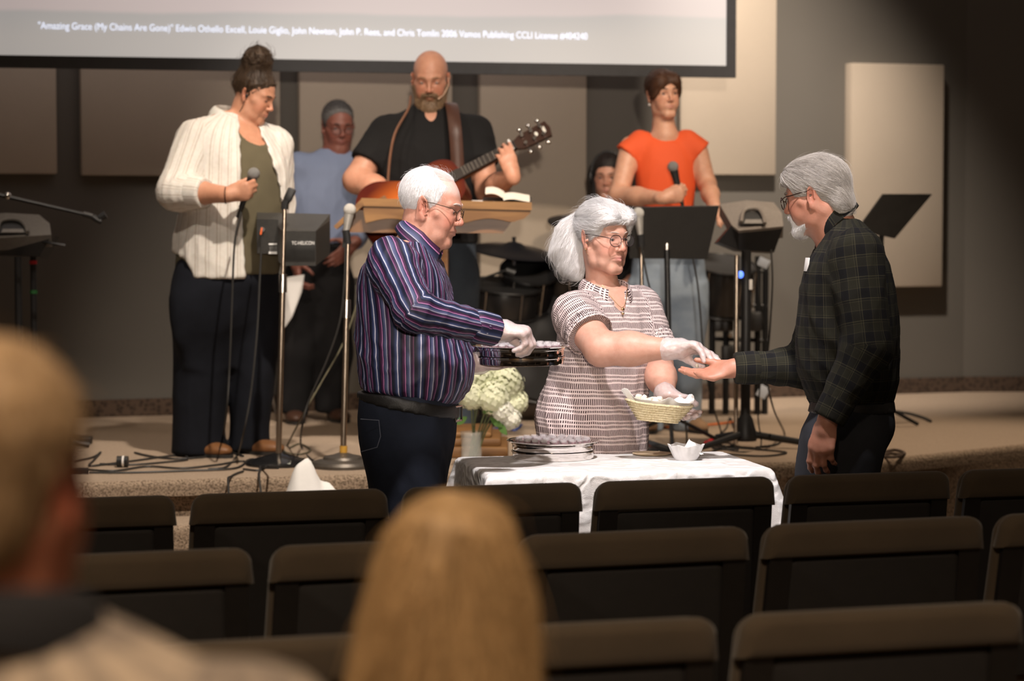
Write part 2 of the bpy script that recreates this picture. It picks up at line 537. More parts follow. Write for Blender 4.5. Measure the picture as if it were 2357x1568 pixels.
def text_mesh(name, body, origin, xdir, zdir, height, mat, parent, width=None, thick=0.0008, bold=0.0):
    """flat lettering laid on a surface as a thin mesh"""
    cu = bpy.data.curves.new(name, 'FONT'); cu.body = body; cu.size = 1.0
    cu.extrude = 0.0; cu.offset = bold
    to = bpy.data.objects.new(name, cu); COL.objects.link(to)
    dg = bpy.context.evaluated_depsgraph_get(); dg.update()
    me = bpy.data.meshes.new_from_object(to.evaluated_get(dg))
    co = np.array([v.co[:] for v in me.vertices]); fs = [tuple(p.vertices) for p in me.polygons]
    bpy.data.objects.remove(to); bpy.data.curves.remove(cu); bpy.data.meshes.remove(me)
    sx_ = height; 
    if width: sx_ = width / (co[:, 0].max() - co[:, 0].min())
    x0 = co[:, 0].min()
    vs = [np.asarray(origin) + xdir * ((c[0] - x0) * sx_) + zdir * (c[1] * height) for c in co]
    return link_mesh(name, vs, fs, mat, parent, smooth=False)
def on_plane(px, py, o, n):
    b = V(0, 0, CAM_Z); d = P(px, py, 1.0) - b
    return b + d * (np.dot(o - b, n) / np.dot(d, n))
ta, tb = on_plane(88, 66, sa + sn * 0.009, sn), on_plane(1352, 91, sa + sn * 0.009, sn)
M_TXT = emit('projected_lettering', (0.72, 0.78, 0.95), 1.15)
text_mesh('lyrics_credit_text', '"Amazing Grace (My Chains Are Gone)" Edwin Othello Excell, Louie Giglio, John Newton, John P. Rees, and Chris Tomlin 2006 Vamos Publishing CCLI License #404240',
          ta, nrm(tb - ta), up, 0.046, M_TXT, scr, np.linalg.norm(tb - ta))

# ================================================================== rows of church chairs
M_CHAIRFAB = fabric('olive_brown_upholstery', (0.066, 0.047, 0.029), 0.95, 600, 0.12, 0.3, 8.0, 0.15)
M_CHAIRPANEL = plain('dark_brown_back_panel', (0.008, 0.006, 0.005), 0.75, bump=0.15, scale=40)
M_CHAIRFRAME = plain('dark_bronze_frame', (0.014, 0.012, 0.011), 0.45, 0.3)
def rslab(m, w0, w1, z0, z1, y0, y1, r, lean=0.0, nz=2):
    """upright cushion: width w0 at the bottom, w1 at the top, rounded corners and rounded top edge"""
    prof = []
    n = 6
    for k in range(n + 1):
        a = math.pi / 2 * k / n; prof.append((w1 / 2 - r + r * math.cos(a), z1 - r + r * math.sin(a)))
    pts = [(w0 / 2, z0)] + prof + [(-x, z) for x, z in prof[::-1]] + [(-w0 / 2, z0)]
    rows = []
    e = min((y1 - y0) / 2, 0.022)
    for yy, ins in ((y0, e), (y0 + e * 0.3, e * 0.3), (y0 + e, 0), (y1 - e, 0), (y1 - e * 0.3, e * 0.3), (y1, e)):
        cx, cz = 0, (z0 + z1) / 2
        row = []
        for x, z in pts:
            sx = (abs(x) - ins) / max(abs(x), 1e-6); zz = z - ins if z > cz else z + ins * 0.3
            row.append(V(x * sx, yy + lean * (zz - z0), zz))
        rows.append(row)
    k = len(pts); vs = [p for r_ in rows for p in r_]
    fs = [(i * k + j, i * k + (j + 1) % k, (i + 1) * k + (j + 1) % k, (i + 1) * k + j) for i in range(5) for j in range(k)]
    fs += [tuple(range(k))[::-1], tuple(range(5 * k, 6 * k))]
    m.add(vs, fs)
def make_chair():
    o = bpy.data.objects.new('church_chair', None); COL.objects.link(o); BASE[o.name] = np.zeros(3)
    LN = -0.16
    m = MB(); rslab(m, 0.535, 0.505, 0.44, 0.885, 0.0, 0.055, 0.045, LN); m.build('backrest', M_CHAIRFAB, o, sharp=50)
    # thick upholstered roll across the top of the back
    m = MB(); rslab(m, 0.520, 0.508, 0.805, 0.888, -0.028, 0.03, 0.038, LN)
    for v in m.v: v[1] += LN * (0.805 - 0.44)
    m.build('top_roll', M_CHAIRFAB, o, sharp=50)
    m = MB(); rslab(m, 0.43, 0.40, 0.47, 0.80, -0.016, 0.004, 0.015, LN)
    for v in m.v: v[1] += LN * 0.03
    m.build('back_panel', M_CHAIRPANEL, o, sharp=40)
    for s in (-1, 1):
        m = MB(); m.prism([V(s * 0.205, 0, 0.42), V(s * 0.256, 0, 0.42), V(s * 0.247, LN * .39, 0.81), V(s * 0.196, LN * .39, 0.81)], V(0, 0.004, 0), V(0, -0.014, 0)); m.build('back_upright', M_CHAIRFRAME, o, smooth=False)
    m = MB(); m.rbox((0, 0.235, 0.435), (0.52, 0.41, 0.085), 0.03, None, 3); m.build('seat', M_CHAIRFAB, o, sharp=60)
    for s in (-1, 1):
        m = MB(); m.tube([V(s * 0.232, 0.02, 0.40), V(s * 0.238, -0.05, 0.0)], 0.012, 8); m.build('leg', M_CHAIRFRAME, o)
        m = MB(); m.tube([V(s * 0.232, 0.39, 0.40), V(s * 0.238, 0.41, 0.0)], 0.012, 8); m.build('leg', M_CHAIRFRAME, o)
    return o
chair0 = make_chair(); chair_used = [False]
def place_chair(x, y, ang, sx, label, group):
    if not chair_used[0]: r = chair0; chair_used[0] = True
    else:
        r = chair0.copy(); COL.objects.link(r)
        for ch in chair0.children:
            c = ch.copy(); COL.objects.link(c); c.parent = r
    r.location = (x, y, 0); r.rotation_euler = (0, 0, ang); r.scale = (sx, 1, 1)
    tag(r, label, 'chair', group)
# gaps between chair backs measured in the photo, nearest row last
def row(D0, tan, gaps, labels, group):
    th = math.atan(tan); pts = []
    for px in gaps:
        u = (px - 1178.5) / F; d = D0 / (1 - u * tan); pts.append(V(u * d, d, 0))
    for a, b, lab in zip(pts[:-1], pts[1:], labels):
        if lab is None: continue
        w = np.linalg.norm(b - a) - 0.018
        c = (a + b) / 2 + V(-math.sin(th), math.cos(th), 0) * 0.075
        place_chair(c[0], c[1], th, w / 0.535, lab, group)
row(6.63, 0.27, [-60, 418, 910, 1358, 1803, 2207, 2590],
    ['front-row brown chair at the left edge beside the foreground head', 'front-row brown chair left of the striped-shirt man', 'front-row brown chair partly behind the blonde listener',
     'front-row brown chair directly before the communion table', 'front-row brown chair before the man in plaid', 'front-row brown chair cut off by the right edge'], 'front row of church chairs')
row(5.59, 0.316, [-20, 600, 1176, 1748, 2290, 2800],
    ['second-row brown chair behind the foreground man at the left', 'second-row brown chair left of the blonde head', 'second-row brown chair right of the blonde head',
     'second-row brown chair at the right, in full view', 'second-row brown chair cut off at the right edge'], 'second row of church chairs')
row(4.38, 0.29, [270, 975, 1682, 2390, 3050],
    ['third-row brown chair left of the blonde listener', 'third-row brown chair just right of the blonde hair', 'third-row brown chair filling the lower right corner', None], 'third row of church chairs')
# ================================================================== communion table
TZ = 0.83
FLc, FRc, BRc, BLc = P(1150, 1097, 7.37), P(1800, 1078, 7.60), P(1625, 1045, 8.03), P(1045, 1055, 7.90)
tcx = (FLc + FRc + BRc + BLc) / 4
tdir = nrm(V(*((FRc - FLc) + (BRc - BLc))[:2], 0)); tdep = V(-tdir[1], tdir[0], 0)
TW = (np.linalg.norm((FRc - FLc)[:2]) + np.linalg.norm((BRc - BLc)[:2])) / 2; TD = 0.52
TC = V(tcx[0], tcx[1], 0); TR = np.stack([tdir, tdep, V(0, 0, 1)], 1)
def on_table(px, py):
    return on_plane(px, py, V(0, 0, TZ), V(0, 0, 1))
tb = thing('communion_table', TC, 'small wooden communion table under the white cloth', 'table')
M_OAK = wood('oak_wood', (0.30, 0.165, 0.065), (0.50, 0.30, 0.13))
m = MB(); m.rbox(TC + V(0, 0, TZ - 0.022), (TW - 0.02, TD - 0.02, 0.03), 0.006, TR); m.build('table_top', M_OAK, tb)
for sx in (-1, 1):
    for sy in (-1, 1):
        m = MB(); m.lathe([(0.025, 0.0), (0.03, 0.1), (0.022, 0.2), (0.032, 0.6), (0.03, TZ - 0.04)], TC + TR @ V(sx * (TW / 2 - 0.07), sy * (TD / 2 - 0.07), 0), 12); m.build('leg', M_OAK, tb)
m = MB()
for sy in (-1, 1): m.box(TC + TR @ V(0, sy * (TD / 2 - 0.07), TZ - 0.085), (TW - 0.16, 0.02, 0.09), TR)
m.build('apron', M_OAK, tb)
t = NT('damask_tablecloth'); v = t.obj()
vo = t.n('ShaderNodeTexVoronoi', _feature='SMOOTH_F1'); t.l(v, vo.inputs['Vector']); vo.inputs['Scale'].default_value = 22
wv = t.n('ShaderNodeTexWave', _wave_type='RINGS'); t.l(v, wv.inputs['Vector']); wv.inputs['Scale'].default_value = 9; wv.inputs['Distortion'].default_value = 14; wv.inputs['Detail'].default_value = 2.5
nz = t.noise(500, 2, .5, v)
hgt = t.math('ADD', t.math('MULTIPLY', wv.outputs['Fac'], 0.6), t.math('MULTIPLY', vo.outputs['Distance'], 0.5))
t.base(t.ramp(wv.outputs['Fac'], [(0.2, (0.70, 0.67, 0.64)), (0.7, (0.80, 0.78, 0.76))])); t.set(Roughness=0.75); t.b.inputs['Specular IOR Level'].default_value = 0.3
t.bump(t.math('ADD', hgt, t.math('MULTIPLY', nz, 0.25)), 0.8, 0.008); M_CLOTH = t.m
OV = 0.27
def cloth_pt(u, w):
    x, y = (u - 0.5) * (TW + 2 * OV), (w - 0.5) * (TD + 2 * OV)
    cx, cy = max(-TW / 2, min(TW / 2, x)), max(-TD / 2, min(TD / 2, y))
    ex, ey = x - cx, y - cy
    e = math.hypot(ex, ey)
    scal = 0.010 * math.sin((x if abs(ex) < abs(ey) else y) * 42)
    if e < 1e-6: return TC + TR @ V(x, y, TZ + 0.0015)
    d = V(ex, ey, 0) / e
    along = x if abs(ey) > abs(ex) else y
    corner = (abs(ex) * abs(ey)) / (e * e) * 2
    ee = max(abs(ex), abs(ey)) + 0.35 * min(abs(ex), abs(ey))
    rr = 0.016
    if ee < rr * 1.57: a = ee / rr; out, drop = rr * math.sin(a), rr * (1 - math.cos(a))
    else: out, drop = rr, rr + ee - rr * 1.57
    drop += scal * (drop / OV) ** 3
    fold = (0.5 + 0.5 * math.sin(along * 17 + 1.3)) * 0.030 * (drop / OV) + corner * 0.075 * (drop / OV) ** 0.9
    p = V(cx, cy, 0) + d * (out + fold)
    return TC + TR @ V(p[0], p[1], TZ + 0.0015 - drop)
m = MB(); m.grid(cloth_pt, 131, 97)
for i, f in enumerate(m.f): m.f[i] = f
co = m.build('tablecloth', M_CLOTH, base=TC + V(0, 0, TZ - OV), sharp=None)
tag(co, 'white damask cloth draped over the communion table', 'tablecloth')
md = co.modifiers.new('thickness', 'SOLIDIFY'); md.thickness = 0.0012; md.offset = 1

# ---- round chrome communion trays with little cups
t = NT('polished_tray_metal'); n = t.noise(30, 2, .5, t.obj()); t.base(t.ramp(n, [(0, (.78, .74, .72)), (1, (.84, .80, .78))])); t.set(Metallic=1.0, Roughness=0.09); M_TRAY = t.m
t = NT('clear_cup_plastic'); t.base(t.ramp(t.noise(40, 2, .5, t.obj()), [(0, (.86, .82, .84)), (1, (.95, .92, .94))])); t.set(Roughness=.06, Alpha=.13, IOR=1.45); M_CUP = t.m
M_JUICE = plain('grape_juice', (0.10, 0.006, 0.022), 0.15, scale=20)
M_INSERT = plain('tray_insert', (0.55, 0.50, 0.50), 0.3, 0.9, scale=30)
def cup_proto():
    o = bpy.data.objects.new('communion_cup', None); COL.objects.link(o); BASE[o.name] = np.zeros(3)
    m = MB(); m.lathe([(0.0085, 0.0), (0.0115, 0.034), (0.0108, 0.034), (0.0080, 0.002)], (0, 0, 0), 12); m.build('cup_wall', M_CUP, o)
    m = MB(); m.lathe([(0.0078, 0.003), (0.0103, 0.027), (0.0001, 0.027)], (0, 0, 0), 10); m.build('juice', M_JUICE, o)
    return o
cup0 = cup_proto(); cup_used = [False]
def put_cup(p, label, group):
    if not cup_used[0]: r = cup0; cup_used[0] = True
    else:
        r = cup0.copy(); COL.objects.link(r)
        for ch in cup0.children:
            c = ch.copy(); COL.objects.link(c); c.parent = r
    r.location = tuple(p); r.rotation_euler = (0, 0, random.random() * 6)
    tag(r, label, 'cup', group)
def tray(c, tiers, label, cuplab, group, skip=None):
    o = thing('communion_tray', c, label, 'tray')
    for i in range(tiers):
        z = c[2] + i * 0.0265
        pr = [(0.0, 0.0), (0.128, 0.0), (0.1325, 0.001), (0.1335, 0.004), (0.1335, 0.019), (0.1365, 0.021), (0.1365, 0.0255), (0.130, 0.0262)]
        m = MB(); m.lathe([(max(r, 1e-4), zz) for r, zz in pr], V(c[0], c[1], z), 64); m.build('tray_tier', M_TRAY, o, sharp=25)
    zt = c[2] + tiers * 0.0265
    m = MB(); m.lathe([(0.128, 0.0), (0.137, 0.002), (0.1505, 0.0055), (0.152, 0.008), (0.150, 0.009), (0.134, 0.006), (0.126, 0.001)], V(c[0], c[1], zt - 0.003), 64); m.build('tray_rim', M_TRAY, o, sharp=40)
    m = MB(); m.lathe([(0.0001, 0), (0.127, 0), (0.127, 0.002), (0.0001, 0.002)], V(c[0], c[1], zt - 0.004), 48); m.build('cup_plate', M_INSERT, o)
    for rr, nn in ((0.112, 22), (0.084, 16), (0.055, 10), (0.026, 5)):
        for k in range(nn):
            a = 2 * math.pi * k / nn + rr * 9
            q = V(c[0] + rr * math.cos(a), c[1] + rr * math.sin(a), zt - 0.0195)
            if skip and skip(q): continue
            put_cup(q, cuplab, group)
    return o
tc1 = on_table(1273, 1056); tc1[2] = TZ + 0.003
tray(tc1, 2, 'polished round tray of cups standing on the white tablecloth', 'small clear cup of grape juice in the tray on the table', 'juice cups in the table tray')
tc2 = P(1200, 838, 7.55)
tray(tc2, 2, 'polished round tray of cups held by the man in stripes', 'small clear cup of grape juice in the tray held by the man', 'juice cups in the held tray',
     lambda q: np.linalg.norm(q[:2] - P(1165, 800, 7.38)[:2]) < 0.05)
# ---- small frosted bowl with a napkin, and a flat round plate
bw = on_table(1579, 1061); bw[2] = TZ + 0.003
o = thing('frosted_bowl', bw, 'small frosted white bowl on the tablecloth, napkin inside', 'bowl')
t = NT('frosted_glass'); t.base(t.ramp(t.noise(60, 3, .5, t.obj()), [(0.3, (.78, .77, .77)), (.7, (.88, .87, .87))])); t.set(Roughness=.5, Alpha=.72); M_FROST = t.m
m = MB()
def bowl_pt(u, w):
    a = 2 * math.pi * u; r = 0.036 + 0.022 * w ** 0.8; rip = 1 + 0.045 * w * math.cos(a * 12)
    return bw + V(r * rip * math.cos(a), r * rip * math.sin(a), 0.003 + 0.046 * w + 0.003 * w * math.cos(a * 6))
m.grid(bowl_pt, 73, 8, 0.0025); m.lathe([(0.0001, 0.0), (0.036, 0.0), (0.036, 0.004), (0.0001, 0.004)], bw, 24); m.build('bowl_wall', M_FROST, o)
m = MB()
m.grid(lambda u, w: bw + V(0.01 + 0.055 * (u - 0.35) + .01 * math.sin(w * 5), (w - 0.5) * 0.04 - 0.01, 0.014 + 0.055 * (1 - abs(u - 0.55) * 1.8) * (0.55 + .45 * w)), 12, 8, 0.001); 
tag(m.build('napkin', plain('soft_white_napkin', (.80, .78, .76), .9, var=.03, bump=.2), base=bw + V(0, 0, .01)), 'crumpled white napkin standing in the frosted bowl', 'napkin')
pl = on_table(1500, 1049); pl[2] = TZ + 0.003
m = MB(); m.lathe([(0.0001, 0), (0.05, 0.0), (0.063, 0.004), (0.064, 0.006), (0.05, 0.003), (0.0001, 0.003)], pl, 36, None)
tag(m.build('round_plate', plain('woven_straw_plate', (.55, .42, .27), .8, bump=.4), base=pl), 'flat straw-coloured plate behind the frosted bowl', 'plate')
# ---- straw basket of bread held by the woman
bc = P(1513, 970, 7.80)
BT = rot_facing(-90 + 12, 0, 0) @ Ry(-6.0)      # long axis across, right end raised
bk = thing('bread_basket', bc, 'oblong coiled straw basket held by the white-haired woman', 'basket')
t = NT('coiled_straw'); n = t.noise(140, 3, .6, t.obj()); w_ = t.noise(30, 2, .5, t.obj())
t.base(t.mix(t.math('MULTIPLY', w_, .4), t.ramp(n, [(.3, (.42, .31, .15)), (.6, (.74, .64, .42))]), (.62, .56, .36))); t.set(Roughness=.8); t.bump(n, .5, .003); M_STRAW = t.m
m = MB()
for i in range(8):
    q = i / 7.0; a, b = 0.066 + 0.044 * q, 0.034 + 0.022 * q
    ring = []
    for k in range(44):
        an_ = 2 * math.pi * k / 44; c_, s_ = math.cos(an_), math.sin(an_)
        ring.append(bc + BT @ V(a * math.copysign(abs(c_) ** .75, c_), b * math.copysign(abs(s_) ** .75, s_), 0.003 + 0.052 * q + 0.006 * abs(c_) ** 3 * q))
    m.tube(ring, 0.0044, 6, closed=True)
m.build('coiled_wall', M_STRAW, bk)['kind'] = 'stuff'
m = MB(); m.prism([bc + BT @ V(0.066 * math.cos(k * .2618), 0.034 * math.sin(k * .2618), 0) for k in range(24)], BT @ V(0, 0, 0), BT @ V(0, 0, .006)); m.build('basket_base', M_STRAW, bk)
NAP = plain('soft_white_napkin', (.80, .78, .76), .9)
m = MB()
def liner(u, w):
    a = 2 * math.pi * u
    rim = 0.95 + 0.12 * (math.cos(4 * a + .6) > .2) * math.cos(4 * a + .6)
    r = w * rim; up_ = 0.018 + 0.050 * w ** 2 + (0.030 * max(0, math.cos(2 * a - .25)) ** 6 * w ** 3 + 0.016 * max(0, math.cos(3 * a + 1.0)) ** 5 * w ** 3)
    return bc + BT @ V(0.108 * r * math.cos(a) * (1 + .14 * w * w * max(0, math.cos(a)) ** 8), 0.054 * r * math.sin(a), up_)
m.grid(liner, 61, 10, .001)
tag(m.build('napkin', NAP, base=bc + V(0, 0, .02)), 'white napkin lining the straw bread basket', 'napkin')
M_BREAD = plain('white_bread', (.78, .70, .58), .95, bump=.5, scale=40)
bm_ = MB(); bm_.rbox((0, 0, 0), (.020, .020, .016), .005); b0_ = None
for i in range(16):
    p_ = bc + BT @ V(random.uniform(-.045, .075), random.uniform(-.028, .028), .058 + .016 * random.random())
    if b0_ is None: b0_ = bm_.build('bread_piece', M_BREAD); r_ = b0_
    else: r_ = b0_.copy(); COL.objects.link(r_)
    r_.location = tuple(p_); r_.rotation_euler = (random.random() * 3, random.random() * 3, random.random() * 3)
    tag(r_, 'small cube of white bread in the straw basket', 'bread', 'bread cubes in the basket')
r_ = b0_.copy(); COL.objects.link(r_); r_.location = tuple(P(1604, 842, 7.79)); r_.scale = (.6, .6, .5); tag(r_, 'bit of bread passing between the glove and the open palm', 'bread')
# ---- white cloth left on the step
cl = P(748, 1150, 9.28); cl[2] = STAGE_Z - .145
m = MB()
def heap(u, w):
    x, y = (u - .5), (w - .5)
    hgt = .168 * math.exp(-((x + .26) / .2) ** 2 - (y / .35) ** 2) + .120 * math.exp(-((x - .06) / .46) ** 2 - (y / .4) ** 2) + .012 * math.sin(x * 30 + y * 9) * math.exp(-(x * x + y * y) * 4)
    return cl + V(x * .34, y * .26 + x * .08, .004 + max(0, hgt))
m.grid(heap, 30, 20, .004)
tag(m.build('folded_cloth', plain('folded_white_linen', (.84, .83, .82), .9, var=.02, bump=.15), base=cl), 'white folded cloth heaped on the stage step behind the chairs', 'cloth')

# ================================================================== figure kit: smooth-blended volumes turned into one skin
def p_rc(a, b, ra, rb=None, cut=False):
    a, b = np.asarray(a, float), np.asarray(b, float); rb = ra if rb is None else rb
    ab = b - a; L2 = float(ab @ ab); L = math.sqrt(L2)
    def fn(x, y, z):
        px, py, pz = x - a[0], y - a[1], z - a[2]
        t0 = (px * ab[0] + py * ab[1] + pz * ab[2]) / L2
        t = np.clip(t0, 0, 1)
        d = np.sqrt((px - t * ab[0]) ** 2 + (py - t * ab[1]) ** 2 + (pz - t * ab[2]) ** 2) - (ra + (rb - ra) * t)
        if cut: d = np.maximum(d, (t0 - 1) * L)
        return d
    r = max(ra, rb)
    return fn, np.minimum(a, b) - r, np.maximum(a, b) + r

def p_ell(c, r, R=None):
    c = np.asarray(c, float); r = V(r, r, r) if np.isscalar(r) else np.asarray(r, float)
    R = np.eye(3) if R is None else R
    def fn(x, y, z):
        dx, dy, dz = x - c[0], y - c[1], z - c[2]
        q = [(R[0, i] * dx + R[1, i] * dy + R[2, i] * dz) for i in range(3)]
        k0 = np.sqrt((q[0] / r[0]) ** 2 + (q[1] / r[1]) ** 2 + (q[2] / r[2]) ** 2)
        k1 = np.sqrt((q[0] / r[0] ** 2) ** 2 + (q[1] / r[1] ** 2) ** 2 + (q[2] / r[2] ** 2) ** 2)
        return k0 * (k0 - 1) / (k1 + 1e-9)
    ext = np.sqrt(((R * r) ** 2).sum(1))
    return fn, c - ext, c + ext

def p_box(c, h, R=None, rnd=0.005):
    c, h = np.asarray(c, float), np.asarray(h, float) - rnd
    R = np.eye(3) if R is None else R
    def fn(x, y, z):
        dx, dy, dz = x - c[0], y - c[1], z - c[2]
        q = [np.abs(R[0, i] * dx + R[1, i] * dy + R[2, i] * dz) - h[i] for i in range(3)]
        out = np.sqrt(sum(np.maximum(k, 0) ** 2 for k in q))
        return out + np.minimum(np.maximum(np.maximum(q[0], q[1]), q[2]), 0) - rnd
    ext = np.abs(R) @ (h + rnd)
    return fn, c - ext, c + ext

def p_loft(o, R, rings, pw=2.0, grow=0.0, zr=None):
    """rings: (z, cx, cy, a, b) in the frame R at o, z rising"""
    rg = np.array(sorted(rings), float)
    zz = np.linspace(rg[0, 0], rg[-1, 0], 90)
    cols = []
    for k in range(1, 5):
        y = rg[:, k]; m = np.gradient(y, rg[:, 0])
        i = np.clip(np.searchsorted(rg[:, 0], zz, 'right') - 1, 0, len(rg) - 2)
        h = rg[i + 1, 0] - rg[i, 0]; t = (zz - rg[i, 0]) / h
        v = (2 * t ** 3 - 3 * t ** 2 + 1) * y[i] + (t ** 3 - 2 * t ** 2 + t) * h * m[i] + (-2 * t ** 3 + 3 * t ** 2) * y[i + 1] + (t ** 3 - t ** 2) * h * m[i + 1]
        cols.append(v)
    cols[2] = np.maximum(cols[2] + grow, 0.004); cols[3] = np.maximum(cols[3] + grow, 0.004)
    z0, z1 = (rg[0, 0], rg[-1, 0]) if zr is None else (max(zr[0], rg[0, 0]), min(zr[1], rg[-1, 0]))
    o = np.asarray(o, float)
    def fn(x, y, z):
        dx, dy, dz = x - o[0], y - o[1], z - o[2]
        q = [(R[0, i] * dx + R[1, i] * dy + R[2, i] * dz) for i in range(3)]
        zc = np.clip(q[2], zz[0], zz[-1])
        cx, cy, a, b = (np.interp(zc, zz, c) for c in cols)
        e = (np.abs((q[0] - cx) / a) ** pw + np.abs((q[1] - cy) / b) ** pw) ** (1.0 / pw)
        d = (e - 1) * np.minimum(a, b)
        return np.maximum(d, np.maximum(z0 - q[2], q[2] - z1))
    m = float(np.max(np.hypot(np.maximum(cols[2], cols[3]), 0) + np.abs(cols[0]) + np.abs(cols[1])))
    pts = np.array([o + R @ V(sx * m, sy * m, s) for sx in (-1, 1) for sy in (-1, 1) for s in (z0, z1)])
    return fn, pts.min(0), pts.max(0)

def p_half(o, n, lo, hi):
    """half space below the plane, limited to a box"""
    o, n = np.asarray(o, float), nrm(n)
    return (lambda x, y, z: (x - o[0]) * n[0] + (y - o[1]) * n[1] + (z - o[2]) * n[2]), np.asarray(lo, float), np.asarray(hi, float)

BIG = 0.05
class Sdf:
    def __init__(s): s.ops = []
    def u(s, prim, k=0.012): s.ops.append(('u', k, prim)); return s
    def s(s_, prim, k=0.006): s_.ops.append(('s', k, prim)); return s_
    def bounds(s):
        lo = np.min([p[1] for o, k, p in s.ops if o == 'u'], axis=0); hi = np.max([p[2] for o, k, p in s.ops if o == 'u'], axis=0)
        return lo - 0.02, hi + 0.02
    def mesh(s, h, fines=()):
        lo, hi = s.bounds(); ax = []
        for a in range(3):
            xs = [lo[a]]
            while xs[-1] < hi[a]:
                st = h
                for f in fines:
                    if f[0][a] - h < xs[-1] < f[1][a]: st = min(st, f[2])
                xs.append(xs[-1] + st)
            ax.append(np.array(xs, np.float32))
        Fd = np.full([len(a) for a in ax], BIG, np.float32)
        for op, k, (fn, plo, phi) in s.ops:
            mg = BIG if op == 'u' else k + 0.004
            sl = []
            for a in range(3):
                i0 = max(int(np.searchsorted(ax[a], plo[a] - mg)) - 1, 0); i1 = int(np.searchsorted(ax[a], phi[a] + mg)) + 1
                sl.append(slice(i0, i1))
            sub = Fd[tuple(sl)]
            if sub.size == 0: continue
            d = fn(ax[0][sl[0]][:, None, None], ax[1][sl[1]][None, :, None], ax[2][sl[2]][None, None, :]).astype(np.float32)
            d = np.broadcast_to(d, sub.shape)
            if op == 'u':
                hh = np.maximum(k - np.abs(sub - d), 0) / k
                Fd[tuple(sl)] = np.minimum(sub, d) - hh * hh * k * 0.25
            else:
                d = -d
                hh = np.maximum(k - np.abs(sub - d), 0) / k
                Fd[tuple(sl)] = np.maximum(sub, d) + hh * hh * k * 0.25
        return nets(Fd, ax)

def nets(Fd, ax):
    S = Fd < 0
    c = S[:-1, :-1, :-1].astype(np.int8)
    cnt = np.zeros(c.shape, np.int8)
    for i in (0, 1):
        for j in (0, 1):
            for k in (0, 1):
                cnt += S[i:S.shape[0] - 1 + i, j:S.shape[1] - 1 + j, k:S.shape[2] - 1 + k]
    act = (cnt > 0) & (cnt < 8)
    idx = np.argwhere(act)
    vid = np.full(act.shape, -1, np.int32); vid[act] = np.arange(len(idx))
    acc = np.zeros((len(idx), 3)); num = np.zeros(len(idx))
    I, J, K = idx.T
    def val(o): return Fd[I + o[0], J + o[1], K + o[2]]
    def pos(o): return np.stack([ax[0][I + o[0]], ax[1][J + o[1]], ax[2][K + o[2]]], 1)
    corners = [(i, j, k) for i in (0, 1) for j in (0, 1) for k in (0, 1)]
    for a in corners:
        for d in range(3):
            if a[d]: continue
            b = list(a); b[d] = 1
            va, vb = val(a), val(b)
            mk = (va < 0) != (vb < 0)
            t = np.where(mk, va / np.where(mk, va - vb, 1), 0)[:, None]
            acc += np.where(mk[:, None], pos(a) * (1 - t) + pos(b) * t, 0); num += mk
    verts = acc / num[:, None]
    faces = []
    for d in range(3):
        A = S[:-1] if d == 0 else S[:, :-1] if d == 1 else S[:, :, :-1]
        Bv = S[1:] if d == 0 else S[:, 1:] if d == 1 else S[:, :, 1:]
        e = np.argwhere(A != Bv)
        o1, o2 = [(1, 2), (2, 0), (0, 1)][d]
        ok = (e[:, o1] > 0) & (e[:, o2] > 0) & (e[:, o1] < act.shape[o1]) & (e[:, o2] < act.shape[o2])
        e = e[ok]
        def cell(da, db):
            q = e.copy(); q[:, o1] -= da; q[:, o2] -= db
            return vid[q[:, 0], q[:, 1], q[:, 2]]
        quad = np.stack([cell(1, 1), cell(0, 1), cell(0, 0), cell(1, 0)], 1)
        flip = ~A[e[:, 0], e[:, 1], e[:, 2]]
        quad[flip] = quad[flip][:, ::-1]
        faces.append(quad)
    f = np.concatenate(faces)
    return verts, f[(f >= 0).all(1)]

def vnormals(v, f):
    n = np.zeros_like(v)
    fn = np.cross(v[f[:, 2]] - v[f[:, 0]], v[f[:, 3]] - v[f[:, 1]])
    for k in range(4):
        for a in range(3): n[:, a] += np.bincount(f[:, k], fn[:, a], len(v))
    return n / (np.linalg.norm(n, axis=1, keepdims=True) + 1e-12)

def smooth_mesh(v, f, it=1, lam=0.5):
    e = np.concatenate([f[:, [0, 1]], f[:, [1, 2]], f[:, [2, 3]], f[:, [3, 0]]])
    for _ in range(it):
        s = np.zeros_like(v); c = np.bincount(e[:, 0], minlength=len(v)) + np.bincount(e[:, 1], minlength=len(v))
        for a in range(3):
            s[:, a] = np.bincount(e[:, 0], v[e[:, 1], a], len(v)) + np.bincount(e[:, 1], v[e[:, 0], a], len(v))
        v = v + lam * (s / np.maximum(c, 1)[:, None] - v)
    return v

def folds(p, seed, freq, stretch=(1, 1, 1), ridge=True):
    """soft directional folds in -1..1 for cloth"""
    r = np.random.default_rng(seed); out = np.zeros(len(p)); q = p * np.asarray(stretch)
    w = np.stack([np.sin(q @ r.normal(0, freq * 0.5, 3) + r.uniform(0, 6)) for _ in range(3)], 1)
    for i in range(5):
        k = r.normal(0, freq, 3)
        s = np.sin(q @ k + w @ r.normal(0, 1.1, 3) + r.uniform(0, 6))
        out += (1 - np.abs(s)) ** 2 * 1.6 - 0.6 if ridge else s
    return out / 5

